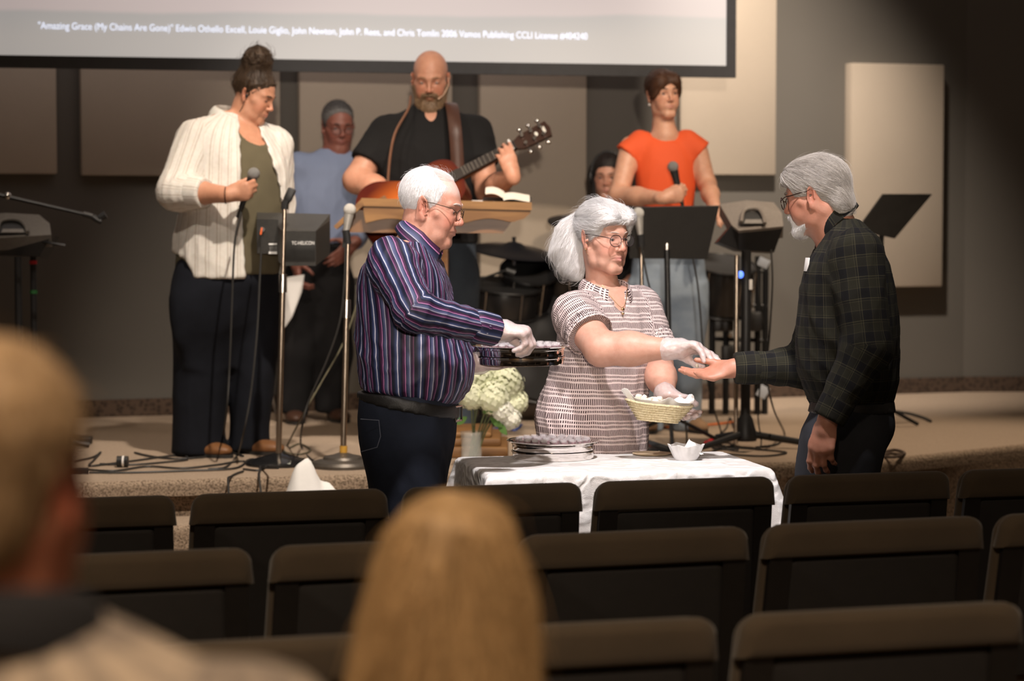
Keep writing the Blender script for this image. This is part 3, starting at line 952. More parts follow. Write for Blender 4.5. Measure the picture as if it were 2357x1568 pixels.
# ---- cloth coordinates: u around the limb, v along it, seam put away from the viewer
def uv_group(prim, A, B, ref=(0, -1, 0), rad=None, limb=0.0): return dict(limb=limb, prim=prim, A=np.asarray(A, float), B=np.asarray(B, float), ref=np.asarray(ref, float), rad=rad)
def cloth_uv(v, groups):
    best = np.full(len(v), 1e9); uv = np.zeros((len(v), 3))
    for g in groups:
        d = np.broadcast_to(g['prim'][0](v[:, 0], v[:, 1], v[:, 2]), len(v))
        t = nrm(g['B'] - g['A']); r = nrm(g['ref'] - t * (g['ref'] @ t)); s = np.cross(t, r)
        q = v - g['A']; vv = q @ t; x, y = q @ r, q @ s
        ang = np.arctan2(y, x); rad = g['rad'] or float(np.median(np.hypot(x, y)[d < 0.02])) if (d < 0.02).any() else 0.1
        d = d + 0.08 * np.maximum(vv - np.linalg.norm(g['B'] - g['A']), 0) * g['limb'] + 0.08 * np.maximum(-vv, 0) * g['limb']
        mk = d < best
        uv[mk] = np.stack([ang * rad, vv, np.zeros(len(v)) + g.get('id', 0)], 1)[mk]; best[mk] = d[mk]
    return uv

def garment(name, sdf, mat, parent, h=0.009, groups=None, amp=0.004, freq=22, stretch=(1, 1, .45), seed=1, fines=(), it=1, label=None, fine_amp=0.0, mask=None):
    v, f = sdf.mesh(h, fines)
    v = smooth_mesh(v, f, it)
    if amp:
        n = vnormals(v, f); w = amp * folds(v, seed, freq, stretch)
        if fine_amp: w = w + fine_amp * folds(v, seed + 9, freq * 2.6, stretch)
        if mask is not None: w = w * mask(v)
        v = v + n * w[:, None]
    at = {}
    if groups: at['cuv'] = ('FLOAT_VECTOR', cloth_uv(v, groups))
    o = link_mesh(name, v, f, mat, parent, attrs=at)
    if label: o['label'] = label
    return o

# ---- skin
def skin_mat(name, rough=0.5):
    t = NT(name); v = t.obj()
    c = t.attr('col', 'Color'); n = t.noise(38, 4, 0.6, v); n2 = t.noise(260, 2, 0.5, v)
    c = t.mix(0.5, c, t.ramp(n, [(0.3, (0.80, 0.66, 0.60)), (0.65, (1.0, 1.0, 1.0))]), 'MULTIPLY')
    t.base(c); t.set(Roughness=rough, Subsurface__Weight=0.12, Subsurface__Scale=0.008)
    t.b.inputs['Subsurface Radius'].default_value = (1.0, 0.35, 0.2)
    t.bump(t.math('ADD', n2, t.math('MULTIPLY', n, 0.6)), 0.12, 0.002)
    return t.m
M_SKIN = skin_mat('skin')

def gauss(q, c, s): return np.exp(-(((q - np.asarray(c)) / np.asarray(s)) ** 2).sum(1))

class Head:
    def __init__(h, hc, yaw, pitch=0, roll=0, s=0.95):
        h.c, h.R, h.s = np.asarray(hc, float), rot_facing(yaw, pitch, roll), s
    def w(h, x, y, z): return h.c + h.R @ (V(x, y, z) * h.s)
    def loc(h, v): return (v - h.c) @ h.R / h.s
    def E(h, c, r, R=None): return p_ell(h.w(*c), np.asarray(r) * h.s, h.R if R is None else h.R @ R)
    def C(h, a, b, ra, rb=None): return p_rc(h.w(*a), h.w(*b), ra * h.s, (ra if rb is None else rb) * h.s)
    def fines(h, st): return (h.c - 0.15 * h.s, h.c + 0.15 * h.s, st)

def head_skin(S, h, jaw=1.0, nose=1.0, jowl=0.0, lids=0.5, fem=False, ears=True, ear=1.0, crease=1.0):
    S.u(h.E((0, -0.014, 0.043), (0.0745, 0.095, 0.083)), 0.01)               # cranium
    S.u(h.E((0, 0.022, 0.020), (0.064, 0.070, 0.072)), 0.014)                 # brow and upper face
    S.u(h.E((0, 0.020, -0.038), (0.060 * (0.5 + 0.5 * jaw), 0.066, 0.066)), 0.014)     # middle face
    S.u(h.E((0, 0.034, -0.072), (0.044 * jaw, 0.050, 0.042)), 0.014)          # lower face
    S.u(h.C((-0.010, 0.068, -0.101), (0.010, 0.068, -0.101), 0.0185 * (0.6 + 0.4 * jaw)), 0.016)  # chin
    for s in (-1, 1):
        S.u(h.C((s * 0.054 * jaw, 0.000, -0.045), (s * 0.046 * jaw, 0.012, -0.078), 0.012, 0.013), 0.026)   # jaw angle
        S.u(h.C((s * 0.046 * jaw, 0.012, -0.078), (s * 0.016, 0.064, -0.102), 0.012, 0.013), 0.022)         # jaw line
        S.u(h.C((s * 0.030, 0.068, -0.018), (s * 0.058, 0.034, -0.012), 0.015, 0.011), 0.024)  # cheekbone
        S.u(h.E((s * 0.036, 0.054, -0.045), (0.022, 0.024, 0.028)), 0.020)     # cheek
        S.u(h.C((s * 0.010, 0.0855, 0.024), (s * 0.046, 0.069, 0.025), 0.0085, 0.006), 0.014)  # brow ridge
        if jowl: S.u(h.E((s * 0.036, 0.050, -0.080), (0.016 + jowl, 0.020, 0.022)), 0.014)
        S.s(h.E((s * 0.032, 0.094, 0.004), (0.017, 0.0155, 0.0125)), 0.008)    # socket
        S.u(h.E((s * 0.032, 0.0715, 0.003), (0.0150, 0.0130, 0.0130)), 0.004)  # lid bulge
        S.s(h.E((s * 0.032, 0.0870, 0.0025), (0.0125, 0.0070, max(0.0006, 0.0022 + 0.0045 * lids))), 0.0015)   # opening
        S.u(h.C((s * 0.020, 0.0815, 0.0085), (s * 0.045, 0.0755, 0.0070), 0.0020, 0.0020), 0.003)  # upper lid fold
        S.u(h.C((s * 0.021, 0.0800, -0.0060), (s * 0.044, 0.0740, -0.0060), 0.0022, 0.0024), 0.004) # lower lid
    # nose
    S.u(h.C((0, 0.0835, 0.014), (0, 0.1035, -0.024), 0.0070, 0.0080 * nose), 0.010)
    S.u(h.E((0, 0.1040, -0.0295), (0.0105 * nose, 0.0105, 0.0095)), 0.007)
    for s in (-1, 1):
        S.u(h.E((s * 0.0115 * nose, 0.0940, -0.0335), (0.0070, 0.0105, 0.0070)), 0.005)
        S.s(h.E((s * 0.0060, 0.1010, -0.0405), (0.0032, 0.0050, 0.0028)), 0.002)
    # mouth
    S.u(h.E((0, 0.0755, -0.0600), (0.0300, 0.0170, 0.0200)), 0.010)
    fl = 1.15 if fem else 0.8
    S.u(h.C((-0.017, 0.0855, -0.0590), (0, 0.0930, -0.0570), 0.0034 * fl, 0.0046 * fl), 0.005); S.u(h.C((0.017, 0.0855, -0.0590), (0, 0.0930, -0.0570), 0.0034 * fl, 0.0046 * fl), 0.003)
    S.u(h.C((-0.014, 0.0860, -0.0680), (0, 0.0920, -0.0690), 0.0036 * fl, 0.0052 * fl), 0.005); S.u(h.C((0.014, 0.0860, -0.0680), (0, 0.0920, -0.0690), 0.0036 * fl, 0.0052 * fl), 0.003)
    for s in (-1, 1):
        S.s(h.C((s * 0.0275, 0.0830, -0.0648), (s * 0.012, 0.0930, -0.0632), 0.0018, 0.0018), 0.0015)
        S.s(h.C((s * 0.012, 0.0930, -0.0632), (0, 0.0975, -0.0634), 0.0018, 0.0018), 0.0015)
    S.s(h.C((-0.012, 0.0955, -0.0835), (0.012, 0.0965, -0.0835), 0.0045), 0.008)      # hollow under the lower lip
    for s in (-1, 1) if crease else ():    # crease from nose to mouth corner
        S.s(h.C((s * 0.0215, 0.0915, -0.034), (s * 0.0335, 0.0835, -0.056), 0.0016 * crease, 0.0012 * crease), 0.005)
        S.s(h.C((s * 0.030, 0.0800, -0.066), (s * 0.032, 0.0740, -0.082), 0.0010 * crease, 0.0006 * crease), 0.004)
    if ears:
        for s in (-1, 1):
            RR = Ry(s * 8) @ Rz(-s * 24) @ Rx(10)
            ec = V(s * 0.0790, -0.014, 0.001)
            S.u(h.E(ec, (0.0050, 0.0180 * ear, 0.0310 * ear), RR), 0.005)
            S.u(h.E((s * 0.0765, -0.004, -0.027 * ear), (0.0065, 0.0085, 0.0110)), 0.005)      # lobe
            S.s(h.E(ec + V(s * 0.0070, 0.003, 0.001), (0.0070, 0.0125 * ear, 0.0225 * ear), RR), 0.002)   # bowl
            S.u(h.C(ec + V(s * 0.001, -0.007, 0.016), ec + V(s * 0.001, -0.006, -0.010), 0.0030, 0.0028), 0.003)      # inner fold
            S.u(h.E((s * 0.0770, 0.0045, -0.005), (0.0045, 0.0050, 0.0070)), 0.003)    # tragus

def skin_colors(v, h, tone, pink=0.5, lips=(0.50, 0.22, 0.20), lipw=0.7, beard=None, beard_c=(0.3, 0.2, 0.12), spots=0.0, scalp=None):
    c = np.tile(np.asarray(tone, float), (len(v), 1))
    q = h.loc(v); near = np.linalg.norm(q, axis=1) < 0.2
    red = np.asarray(tone) * V(1.0, 0.70, 0.66)
    def blend(w, col):
        w = np.clip(w, 0, 1)[:, None]; c[:] = c * (1 - w) + np.asarray(col) * w
    for s in (-1, 1):
        blend(near * gauss(q, (s * 0.042, 0.07, -0.03), (0.026, 0.04, 0.024)) * pink, red)
        blend(near * gauss(q, (s * 0.08, -0.012, 0.0), (0.012, 0.03, 0.04)) * pink * 0.9, red)
        blend(near * gauss(q, (s * 0.032, 0.085, 0.004), (0.02, 0.02, 0.011)) * 0.7, np.asarray(tone) * V(.62, .46, .43))  # redder eyelids, with eye-socket shade painted in as well
    for s in (-1, 1): blend(near * gauss(q, (s * 0.0835, -0.008, 0.003), (0.004, 0.012, 0.020)) * 0.8, np.asarray(tone) * V(.55, .36, .34))  # shade of the ear bowl painted into the skin colour
    blend(near * gauss(q, (0, 0.113, -0.028), (0.016, 0.02, 0.014)) * pink, red)
    blend(near * np.clip(gauss(q, (0, 0.094, -0.0630), (0.022, 0.014, 0.0085)) * 1.3, 0, 1) * lipw, lips)
    if beard is not None: blend(near * beard(q), beard_c)
    if scalp is not None: blend(near * np.clip((q[:, 2] - 0.05) / 0.02, 0, 1), scalp)
    return c

def eyes(h, parent, look=(0, 0), col=(0.12, 0.16, 0.2), lids=0.4, lash=None):
    key = 'eye_%d_%d' % (int(col[0] * 100), int(col[2] * 100))
    if key not in MATS:
        t = NT(key); g = t.attr('col', 'Color'); t.base(g); t.set(Roughness=0.12); MATS[key] = t.m
    for s in (-1, 1):
        m = MB(); m.ball((0, 0, 0), 1.0, 16)
        v = np.array(m.v); d = nrm(V(look[0], 1, look[1]))
        k = v @ d
        cc = np.tile(V(0.36, 0.33, 0.31), (len(v), 1))
        cc[k > 0.86] = np.asarray(col) * 0.45; cc[k > 0.955] = (0.004, 0.004, 0.004)
        vv = np.array([h.w(*(V(s * 0.032, 0.0715, 0.0025) + p * 0.0126)) for p in v])
        link_mesh('eye', vv, m.f, MATS[key], parent, attrs={'col': ('FLOAT_COLOR', cc)})
        z_ = 0.0030 + 0.0042 * max(lids, -0.4)
        e = MB(); e.tube([h.w(s * x, y, z) for x, y, z in ((0.0205, 0.0800, z_ - 0.002), (0.026, 0.0845, z_), (0.033, 0.0852, z_ + 0.0006), (0.040, 0.0820, z_ - 0.0004), (0.0455, 0.0760, z_ - 0.003))], [0.0006, 0.0011, 0.0013, 0.0012, 0.0006], 6)
        e.build('eyelash_line', plain('lash_brown' if lash is None else 'lash_pale', (0.03, 0.018, 0.012) if lash is None else lash, 0.7), parent)

def hand(S, w, f, n, side, curls=None, spread=0.05, thumb=None, sz=1.0, grow=0.0, k=0.006, tcurl=(0, 12, 20)):
    """w wrist, f finger direction, n direction the palm faces; curls: bend of each finger's three joints"""
    f = nrm(f); n = nrm(np.asarray(n, float) - f * (np.asarray(n, float) @ f))
    t = np.cross(f, n) if side == 'R' else np.cross(n, f)
    R = np.stack([t, f, n], 1); w = np.asarray(w, float)
    curls = curls or [(12, 18, 12)] * 4
    S.u(p_rc(w - f * 0.02 * sz, w + f * 0.03 * sz, 0.025 * sz + grow, 0.026 * sz + grow), 0.02)
    S.u(p_ell(w + f * 0.052 * sz, V(0.040, 0.050, 0.0165) * sz + grow, R), 0.014)
    S.u(p_ell(w + (f * 0.075 + t * 0.004) * sz, V(0.041, 0.026, 0.0135) * sz + grow, R), 0.012)
    S.u(p_ell(w + (f * 0.034 + t * 0.022 + n * 0.009) * sz, V(0.017, 0.030, 0.014) * sz + grow, R), 0.012)
    spec = [(0.0300, 0.088, (0.043, 0.026, 0.021), .0102), (0.0100, 0.093, (0.047, 0.029, 0.022), .0104),
            (-0.0105, 0.088, (0.044, 0.027, 0.021), .0098), (-0.0295, 0.077, (0.034, 0.021, 0.019), .0087)]
    tips = []
    for i, (lat, fo, ln, r) in enumerate(spec):
        b = w + (t * lat + f * fo) * sz; ang = 0.0
        dl = t * ((1.5 - i) * spread * 1.2)
        for j in range(3):
            ang += math.radians(curls[i][j])
            d = nrm(f * math.cos(ang) + n * math.sin(ang) + dl * math.cos(ang))
            e = b + d * ln[j] * sz
            r0, r1 = r * (1 - 0.10 * j) * sz + grow, r * (1 - 0.10 * (j + 1)) * sz + grow
            S.u(p_rc(b, e, r0, r1), k if j else 0.010)
            b = e
        tips.append(b)
    th = thumb if thumb is not None else (0.55, 0.62, 0.45)       # thumb direction in f, t, n
    d = nrm(f * th[0] + t * th[1] + n * th[2]); b = w + (f * 0.022 + t * 0.026 + n * 0.008) * sz
    bend = nrm(f * 0.8 - t * 0.45 + n * 0.35)
    for j, (l, r) in enumerate(((0.042, .0125), (0.032, .0108), (0.026, .0098))):
        a = math.radians(tcurl[j]); d = nrm(d * math.cos(a) + bend * math.sin(a))
        e = b + d * l * sz
        S.u(p_rc(b, e, r * sz + grow, (r - 0.0012) * sz + grow), 0.010 if j == 0 else k); b = e
    tips.append(b)
    c = w + f * 0.08 * sz
    return tips, (c - 0.125 * sz, c + 0.125 * sz)

def rings_px(pts, D, yaw, s_off=0.0):
    """pts: (py, px_left, px_right, depth/width ratio[, dD]) -> loft rings that show those edges in the photo"""
    R = rot_facing(yaw); o = P((pts[0][1] + pts[0][2]) / 2, pts[0][0], D); o[2] = 0
    out = []
    for p in pts:
        d = D + (p[4] if len(p) > 4 else 0)
        a, b = P(p[1], p[0], d), P(p[2], p[0], d)
        c = (a + b) / 2; wv = np.linalg.norm(b - a) / 2
        rx, fx = R[0, 0], R[0, 1]
        A = wv / math.sqrt(rx * rx + (p[3] * fx) ** 2)
        q = R.T @ (c - o)
        out.append((c[2], q[0], q[1], A, A * p[3]))
    return o, R, out

class Fig:
    """one person: skin S collects the body; garments are added as children"""
    def __init__(g, label, base, head, tone, **kw):
        g.S = Sdf(); g.h = head; g.tone = tone; g.label = label; g.base = np.asarray(base, float); g.kw = kw; g.boxes = []
    def arm(g, sh, el, wr, r=(0.052, 0.043, 0.028)):
        g.S.u(p_rc(sh, el, r[0], r[1]), 0.03); g.S.u(p_rc(el, el + (np.asarray(wr) - el) * 0.45, r[1], r[1] * 0.98), 0.02)
        g.S.u(p_rc(el + (np.asarray(wr) - el) * 0.4, wr, r[1] * 0.98, r[2]), 0.02)
    def leg(g, hip, kn, an, r=(0.075, 0.05, 0.035)):
        g.S.u(p_rc(hip, kn, r[0], r[1]), 0.03); g.S.u(p_rc(kn, an, r[1], r[2]), 0.02)
    def neck(g, base, r=0.056, r2=0.066):
        a = g.h.w(0, -0.024, -0.052); b = np.asarray(base, float)
        g.S.u(p_rc(a, a * .35 + b * .65, r, r), 0.03); g.S.u(p_rc(a * .35 + b * .65, b, r, r2), 0.03)
    def done(g, h=0.012, hf=0.0032, hh=0.004, group=None, mat=None, **colkw):
        fines = [g.h.fines(hf)] + [(b[0], b[1], hh) for b in g.boxes]
        v, f = g.S.mesh(h, fines)
        v = smooth_mesh(v, f, 1, 0.35)
        col = skin_colors(v, g.h, g.tone, **colkw)
        g.o = link_mesh('person', v, f, mat or M_SKIN, None, g.base, attrs={'col': ('FLOAT_COLOR', col)})
        tag(g.o, g.label, 'person', group)
        return g.o

# ---- hair: a shaped cap plus fine strands that follow it
def hair_mat(name, c1, c2, rough=0.45):
    t = NT(name)
    col = t.attr('col', 'Color'); u = t.attr('cuv')
    sp = t.n('ShaderNodeMapping'); t.l(u, sp.inputs[0]); sp.inputs['Scale'].default_value = (1, 1, 1)
    n = t.noise(1.0, 4, 0.6, sp.outputs[0]); 
    base = t.ramp(n, [(0.30, c1), (0.70, c2)])
    t.base(t.mix(1.0, base, col, 'MULTIPLY')); t.set(Roughness=rough); t.b.inputs['Specular IOR Level'].default_value = 0.35
    t.bump(n, 0.55, 0.004)
    return t.m

def hair(name, sdf, mat, parent, flow, h=0.004, fines=(), strands=900, slen=0.05, lift=0.004, wid=0.0006, amp=0.003, freq=60, seed=3, it=1, fly=0.1, tint=0.25, region=None, cap=True):
    """flow(points) -> direction each lock runs"""
    v, f = sdf.mesh(h, fines); v = smooth_mesh(v, f, it)
    fl = flow(v); n = vnormals(v, f)
    def tang(fl, n):
        t = fl - n * (fl * n).sum(1, keepdims=True); return t / (np.linalg.norm(t, axis=1, keepdims=True) + 1e-9)
    t = tang(fl, n); s = np.cross(n, t)
    # coordinate across the locks for the lock texture
    c0 = v.mean(0)
    fdir = nrm(t.mean(0)); 
    across = np.stack([(v - c0) @ a for a in np.eye(3)], 1)
    along = (across * t).sum(1, keepdims=True)
    cuv = (across - t * along * 0.93) * 160
    w = folds(cuv / 160, seed, freq)
    v = v + n * (amp * w)[:, None]
    r = np.random.default_rng(seed)
    col = np.ones((len(v), 3)) * (1 - tint * 0.5 + tint * 0.5 * np.clip(w, -1, 1))[:, None]
    V_, F_, C_, U_ = ([v], [f], [col], [cuv]) if cap else ([], [], [], [])
    if strands:
        cand = np.arange(len(v)) if region is None else np.flatnonzero(region(v))
        pick = r.choice(cand, strands)
        nseg = 6; L = slen * r.uniform(0.5, 1.2, strands); wv = wid * r.uniform(0.6, 1.5, strands)
        flyer = r.random(strands) < fly
        up = lift * r.uniform(0.15, 1.0, strands) * np.where(flyer, 2.2, 1)
        dev = r.normal(0, 0.16, (strands, 3))
        from mathutils.kdtree import KDTree
        kd = KDTree(len(v))
        for i_, c_ in enumerate(v): kd.insert(c_, i_)
        kd.balance()
        off = sum(len(x) for x in V_); sv = []
        c = v[pick] + 0; near = pick
        for k in range(nseg + 1):
            a = k / nseg; nn = n[near]; dirs = t[near]
            hgt = ((c - v[near]) * nn).sum(1)
            tgt = up * math.sin(0.25 + a * 2.0) * (1 + 1.5 * a * flyer)
            c = c + nn * (tgt - hgt)[:, None]
            sd = np.cross(nn, dirs); ww = wv * (1 - 0.75 * a)
            sv.append(np.stack([c - sd * ww[:, None], c + sd * ww[:, None], c + nn * ww[:, None] * 1.2], 1))
            if k < nseg:
                st = dirs + dev; st = st - nn * (st * nn).sum(1, keepdims=True)
                c = c + st * (L / nseg)[:, None]
                near = np.array([kd.find(q_)[1] for q_ in c])
        sv = np.stack(sv, 1)               # strand, seg, 3, xyz
        base = off + np.arange(strands)[:, None] * (nseg + 1) * 3
        fs = []
        for k in range(nseg):
            for j in range(3):
                j2 = (j + 1) % 3
                fs.append(np.concatenate([base + k * 3 + j, base + k * 3 + j2, base + (k + 1) * 3 + j2, base + (k + 1) * 3 + j], 1))
        V_.append(sv.reshape(-1, 3)); F_.append(np.concatenate(fs))
        tv = np.repeat(1 - tint + tint * 1.3 * r.random(strands), (nseg + 1) * 3)
        C_.append(np.stack([tv] * 3, 1)); U_.append(np.repeat(r.uniform(-8, 8, (strands, 3)), (nseg + 1) * 3, 0))
    vv, ff = np.concatenate(V_), np.concatenate(F_)
    return link_mesh(name, vv, ff, mat, parent, attrs={'col': ('FLOAT_COLOR', np.concatenate(C_)), 'cuv': ('FLOAT_VECTOR', np.concatenate(U_))})

def collar(name, nc, R, a, b, mat, parent, height=0.03, fall=0.045, open_deg=35, tilt=0.0, spread=0.018, point=0.03, cuvscale=1.0, lean=0.0):
    """shirt collar: stands up round the neck, folds over, points at the front opening. nc centre of the neck base"""
    m = MB()
    def fn(u, w):
        ang = math.radians(90 + open_deg + u * (360 - 2 * open_deg))     # 90 = front
        fr = abs(u - 0.5) * 2                                            # 1 at the points
        if w < 0.42:
            k = w / 0.42; z = height * k; g = 0.004 * (1 - k)
        else:
            k = (w - 0.42) / 0.58
            z = height - (height + fall * (0.30 + 0.70 * fr) + point * max(0, fr - 0.8) * 2.2) * k * 0.85
            g = spread * math.sin(min(1, k * 1.15) * math.pi / 2) + 0.004
        x, y = (a + g) * math.cos(ang), (b + g) * math.sin(ang)
        zz = z - tilt * y - 0.25 * max(0, y) * (1 if fr > 0.6 else fr)
        return np.asarray(nc) + R @ V(x, y, zz)
    m.grid(fn, 49, 11, 0.0025)
    n = 49 * 11
    uv = np.zeros((len(m.v), 3))
    for q in range(len(m.v)):
        i = (q % n) // 11; j = (q % n) % 11
        uv[q] = (j / 10 * 0.075, i / 48 * 0.4, 5)
    return m.build(name, mat, parent, attrs={'cuv': ('FLOAT_VECTOR', uv)}, sharp=60)

def glasses(h, parent, rim=(0.02, 0.014, 0.0035), mat=None, r=(0.0225, 0.019), zc=0.0, yf=0.103, temple=-0.012, tz=0.012, rim_r=0.0011):
    m = MB(); lens = []
    for s in (-1, 1):
        ring, n = [], 28
        for k in range(n):
            a = 2 * math.pi * k / n
            x = s * 0.034 + r[0] * math.cos(a); z = zc + r[1] * math.sin(a)
            ring.append(h.w(x, yf - 0.16 * max(0, abs(x) - 0.02) , z - 0.0))
        m.tube(ring, rim_r, 6, closed=True)
        lens.append(ring)
        hx = s * (0.034 + r[0])
        m.tube([h.w(hx, yf - 0.16 * (abs(hx) - 0.02), zc + r[1] * 0.45), h.w(s * 0.069, 0.082, tz), h.w(s * 0.0775, 0.02, tz + 0.004), h.w(s * 0.0785, temple, tz + 0.003), h.w(s * 0.078, temple - 0.012, tz - 0.012)], rim_r * 1.05, 6)
    m.tube([h.w(-0.0125, yf, zc + 0.006), h.w(0, yf + 0.005, zc + 0.009), h.w(0.0125, yf, zc + 0.006)], rim_r, 6)
    g = m.build('glasses', mat or M_BLACKM, parent)
    if 'lens_glass' not in MATS:
        t = NT('lens_glass'); t.set(Roughness=0.02, Alpha=0.05, IOR=1.45); t.base(t.ramp(t.noise(8, 2, .5, t.obj()), [(0, (.62, .58, .60)), (1, (.66, .62, .64))])); MATS['lens_glass'] = t.m
    for rg_ in lens: link_mesh('lens', rg_, [tuple(range(len(rg_)))], MATS['lens_glass'], g, smooth=False)
    return g

def shoe(parent, heel, direction, mat, L=0.27, W=0.05, H=0.075, sole=None):
    d = nrm(direction); R = np.stack([np.cross(d, V(0, 0, 1)), d, V(0, 0, 1)], 1); heel = np.asarray(heel, float)
    S = Sdf()
    S.u(p_ell(heel + d * L * 0.62 + V(0, 0, 0.030), (W, L * 0.36, 0.034), R), 0.02)
    S.u(p_ell(heel + d * L * 0.22 + V(0, 0, 0.042), (W * 0.82, L * 0.24, H * 0.7), R), 0.04)
    S.u(p_rc(heel + d * L * 0.25 + V(0, 0, 0.05), heel + d * L * 0.22 + V(0, 0, H + 0.02), 0.045, 0.042, True), 0.02)
    S.s(p_half(heel + V(0, 0, 0.0065), (0, 0, 1), heel - 0.4, heel + 0.4 - V(0, 0, 0.39)), 0.001)
    o = garment('shoe', S, mat, parent, 0.008, amp=0)
    m = MB(); pts = []
    for k in range(24):
        a = 2 * math.pi * k / 24
        pts.append(heel + R @ V(W * 1.03 * math.cos(a) * (1.0 if math.sin(a) > 0 else 0.85), L * 0.5 + L * 0.5 * math.sin(a), 0))
    m.prism(pts, V(0, 0, 0.001), V(0, 0, 0.016)); m.build('sole', sole or M_RUBBER, o)
    return o

# ================================================================== clothing materials
def cloth_base(name, rough=0.8, weave=0.25, sheen=0.0):
    t = NT(name); u = t.attr('cuv'); sp = t.n('ShaderNodeSeparateXYZ'); t.l(u, sp.inputs[0])
    wv = t.noise(900, 2, 0.5, t.obj()); t.bump(wv, weave, 0.002)
    t.set(Roughness=rough); t.b.inputs['Specular IOR Level'].default_value = 0.3
    return t, u, sp.outputs[0], sp.outputs[1], wv
def fract(t, x, period): return t.math('FRACT', t.math('DIVIDE', x, period))

t, u, U, W, wv = cloth_base('striped_dress_shirt', 0.55)
nz = t.noise(9, 2, 0.5, u)
Uw = t.math('ADD', U, t.math('MULTIPLY', nz, 0.006))
navy, dk, blue, wht = (0.011, 0.014, 0.036), (0.006, 0.006, 0.014), (0.036, 0.048, 0.115), (0.66, 0.64, 0.72)
pur, pink = (0.055, 0.014, 0.050), (0.50, 0.20, 0.40)
t.base(t.ramp(fract(t, Uw, 0.074), [(0.0, dk), (0.08, navy), (0.17, blue), (0.218, (0.13, 0.15, 0.26)), (0.226, wht), (0.248, wht), (0.256, blue), (0.36, navy), (0.42, dk), (0.50, pur),
      (0.553, pur), (0.56, pink), (0.578, pink), (0.585, navy), (0.68, (0.05, 0.06, 0.13)), (0.755, (0.11, 0.12, 0.2)), (0.76, (0.42, 0.40, 0.48)), (0.774, (0.42, 0.40, 0.48)), (0.785, navy), (0.90, pur), (0.93, (0.25, 0.1, 0.2)), (0.945, navy), (1.0, dk)]))
M_STRIPED = t.m

t, u, U, W, wv = cloth_base('dashed_print_blouse', 0.75)
n1 = t.noise(14, 3, 0.5, u); n2 = t.noise(30, 2, 0.5, u)
Wd = t.math('ADD', W, t.math('MULTIPLY', n1, 0.012)); Ud = t.math('ADD', U, t.math('MULTIPLY', n2, 0.004))
col = t.ramp(fract(t, Ud, 0.0062), [(0.0, 0.0), (0.19, 0.0), (0.26, 1.0), (0.74, 1.0), (0.81, 0.0), (1.0, 0.0)])
row = t.ramp(fract(t, Wd, 0.051), [(0.0, 0.0), (0.03, 0.0), (0.06, 1.0), (0.42, 1.0), (0.45, 0.0), (0.53, 0.0), (0.56, 1.0), (0.69, 1.0), (0.72, 0.0), (0.79, 0.0), (0.82, 1.0), (0.94, 1.0), (0.97, 0.0), (1.0, 0.0)])
t.base(t.mix(t.math('MULTIPLY', col, row), (0.66, 0.545, 0.525), (0.055, 0.030, 0.034)))
M_BLOUSE = t.m

t, u, U, W, wv = cloth_base('dark_green_plaid_flannel', 0.95, 0.5)
nz = t.noise(12, 2, 0.5, u)
def plaid_axis(x):
    return t.ramp(fract(t, t.math('ADD', x, t.math('MULTIPLY', nz, 0.005)), 0.066), [(0.0, (0.010, 0.010, 0.012)), (0.22, (0.012, 0.012, 0.014)), (0.24, (0.12, 0.115, 0.070)), (0.262, (0.12, 0.115, 0.070)), (0.275, (0.020, 0.020, 0.015)),
        (0.33, (0.020, 0.020, 0.015)), (0.345, (0.09, 0.088, 0.055)), (0.362, (0.09, 0.088, 0.055)), (0.38, (0.036, 0.036, 0.023)), (0.74, (0.036, 0.036, 0.023)), (0.76, (0.085, 0.08, 0.05)), (0.775, (0.085, 0.08, 0.05)), (0.79, (0.014, 0.015, 0.018)), (1.0, (0.010, 0.010, 0.012))])
t.base(t.mix(1.0, t.mix(0.5, plaid_axis(U), plaid_axis(W)), (0.55, 0.52, 0.50), 'MULTIPLY'))
M_PLAID = t.m

t, u, U, W, wv = cloth_base('white_gauze_shirt', 0.8)
s1 = t.ramp(fract(t, U, 0.041), [(0.0, (1, 1, 1)), (0.38, (1, 1, 1)), (0.42, (0.74, 0.70, 0.66)), (0.50, (0.74, 0.70, 0.66)), (0.54, (1, 1, 1)), (0.70, (1, 1, 1)), (0.73, (0.84, 0.81, 0.78)), (0.78, (0.84, 0.81, 0.78)), (0.82, (1, 1, 1)), (1.0, (1, 1, 1))])
nz = t.noise(60, 3, 0.6, u)
c = t.mix(1.0, (0.72, 0.69, 0.65), s1, 'MULTIPLY')
c = t.mix(1.0, c, t.ramp(nz, [(0.3, (0.90, 0.89, 0.88)), (0.7, (1, 1, 1))]), 'MULTIPLY')
t.base(c); t.set(Subsurface__Weight=0.05); M_GAUZE = t.m

def denim(name, c, hi):
    t = NT(name); v = t.obj(); n = t.noise(5, 4, 0.6, v); w = t.noise(700, 2, 0.5, v)
    col = t.mix(0.25, t.ramp(n, [(0.3, c), (0.75, hi)]), t.ramp(w, [(0.3, (0.4, 0.4, 0.4)), (0.7, (1, 1, 1))]), 'MULTIPLY')
    t.base(col); t.set(Roughness=0.9); t.b.inputs['Specular IOR Level'].default_value = 0.2; t.bump(w, 0.3, 0.002)
    return t.m
M_DENIM_DK = denim('dark_navy_denim', (0.006, 0.007, 0.011), (0.011, 0.013, 0.020))
M_DENIM_BK = denim('blue_black_denim', (0.008, 0.010, 0.017), (0.017, 0.022, 0.036))
M_DENIM_LT = denim('light_washed_denim', (0.17, 0.22, 0.29), (0.34, 0.40, 0.47))
M_DENIM_MID = denim('grey_blue_denim', (0.035, 0.045, 0.06), (0.06, 0.075, 0.095))
M_CHINO = denim('charcoal_trousers', (0.024, 0.026, 0.032), (0.040, 0.043, 0.053))
M_DRESSPANT = denim('black_trousers', (0.010, 0.010, 0.011), (0.018, 0.017, 0.018))
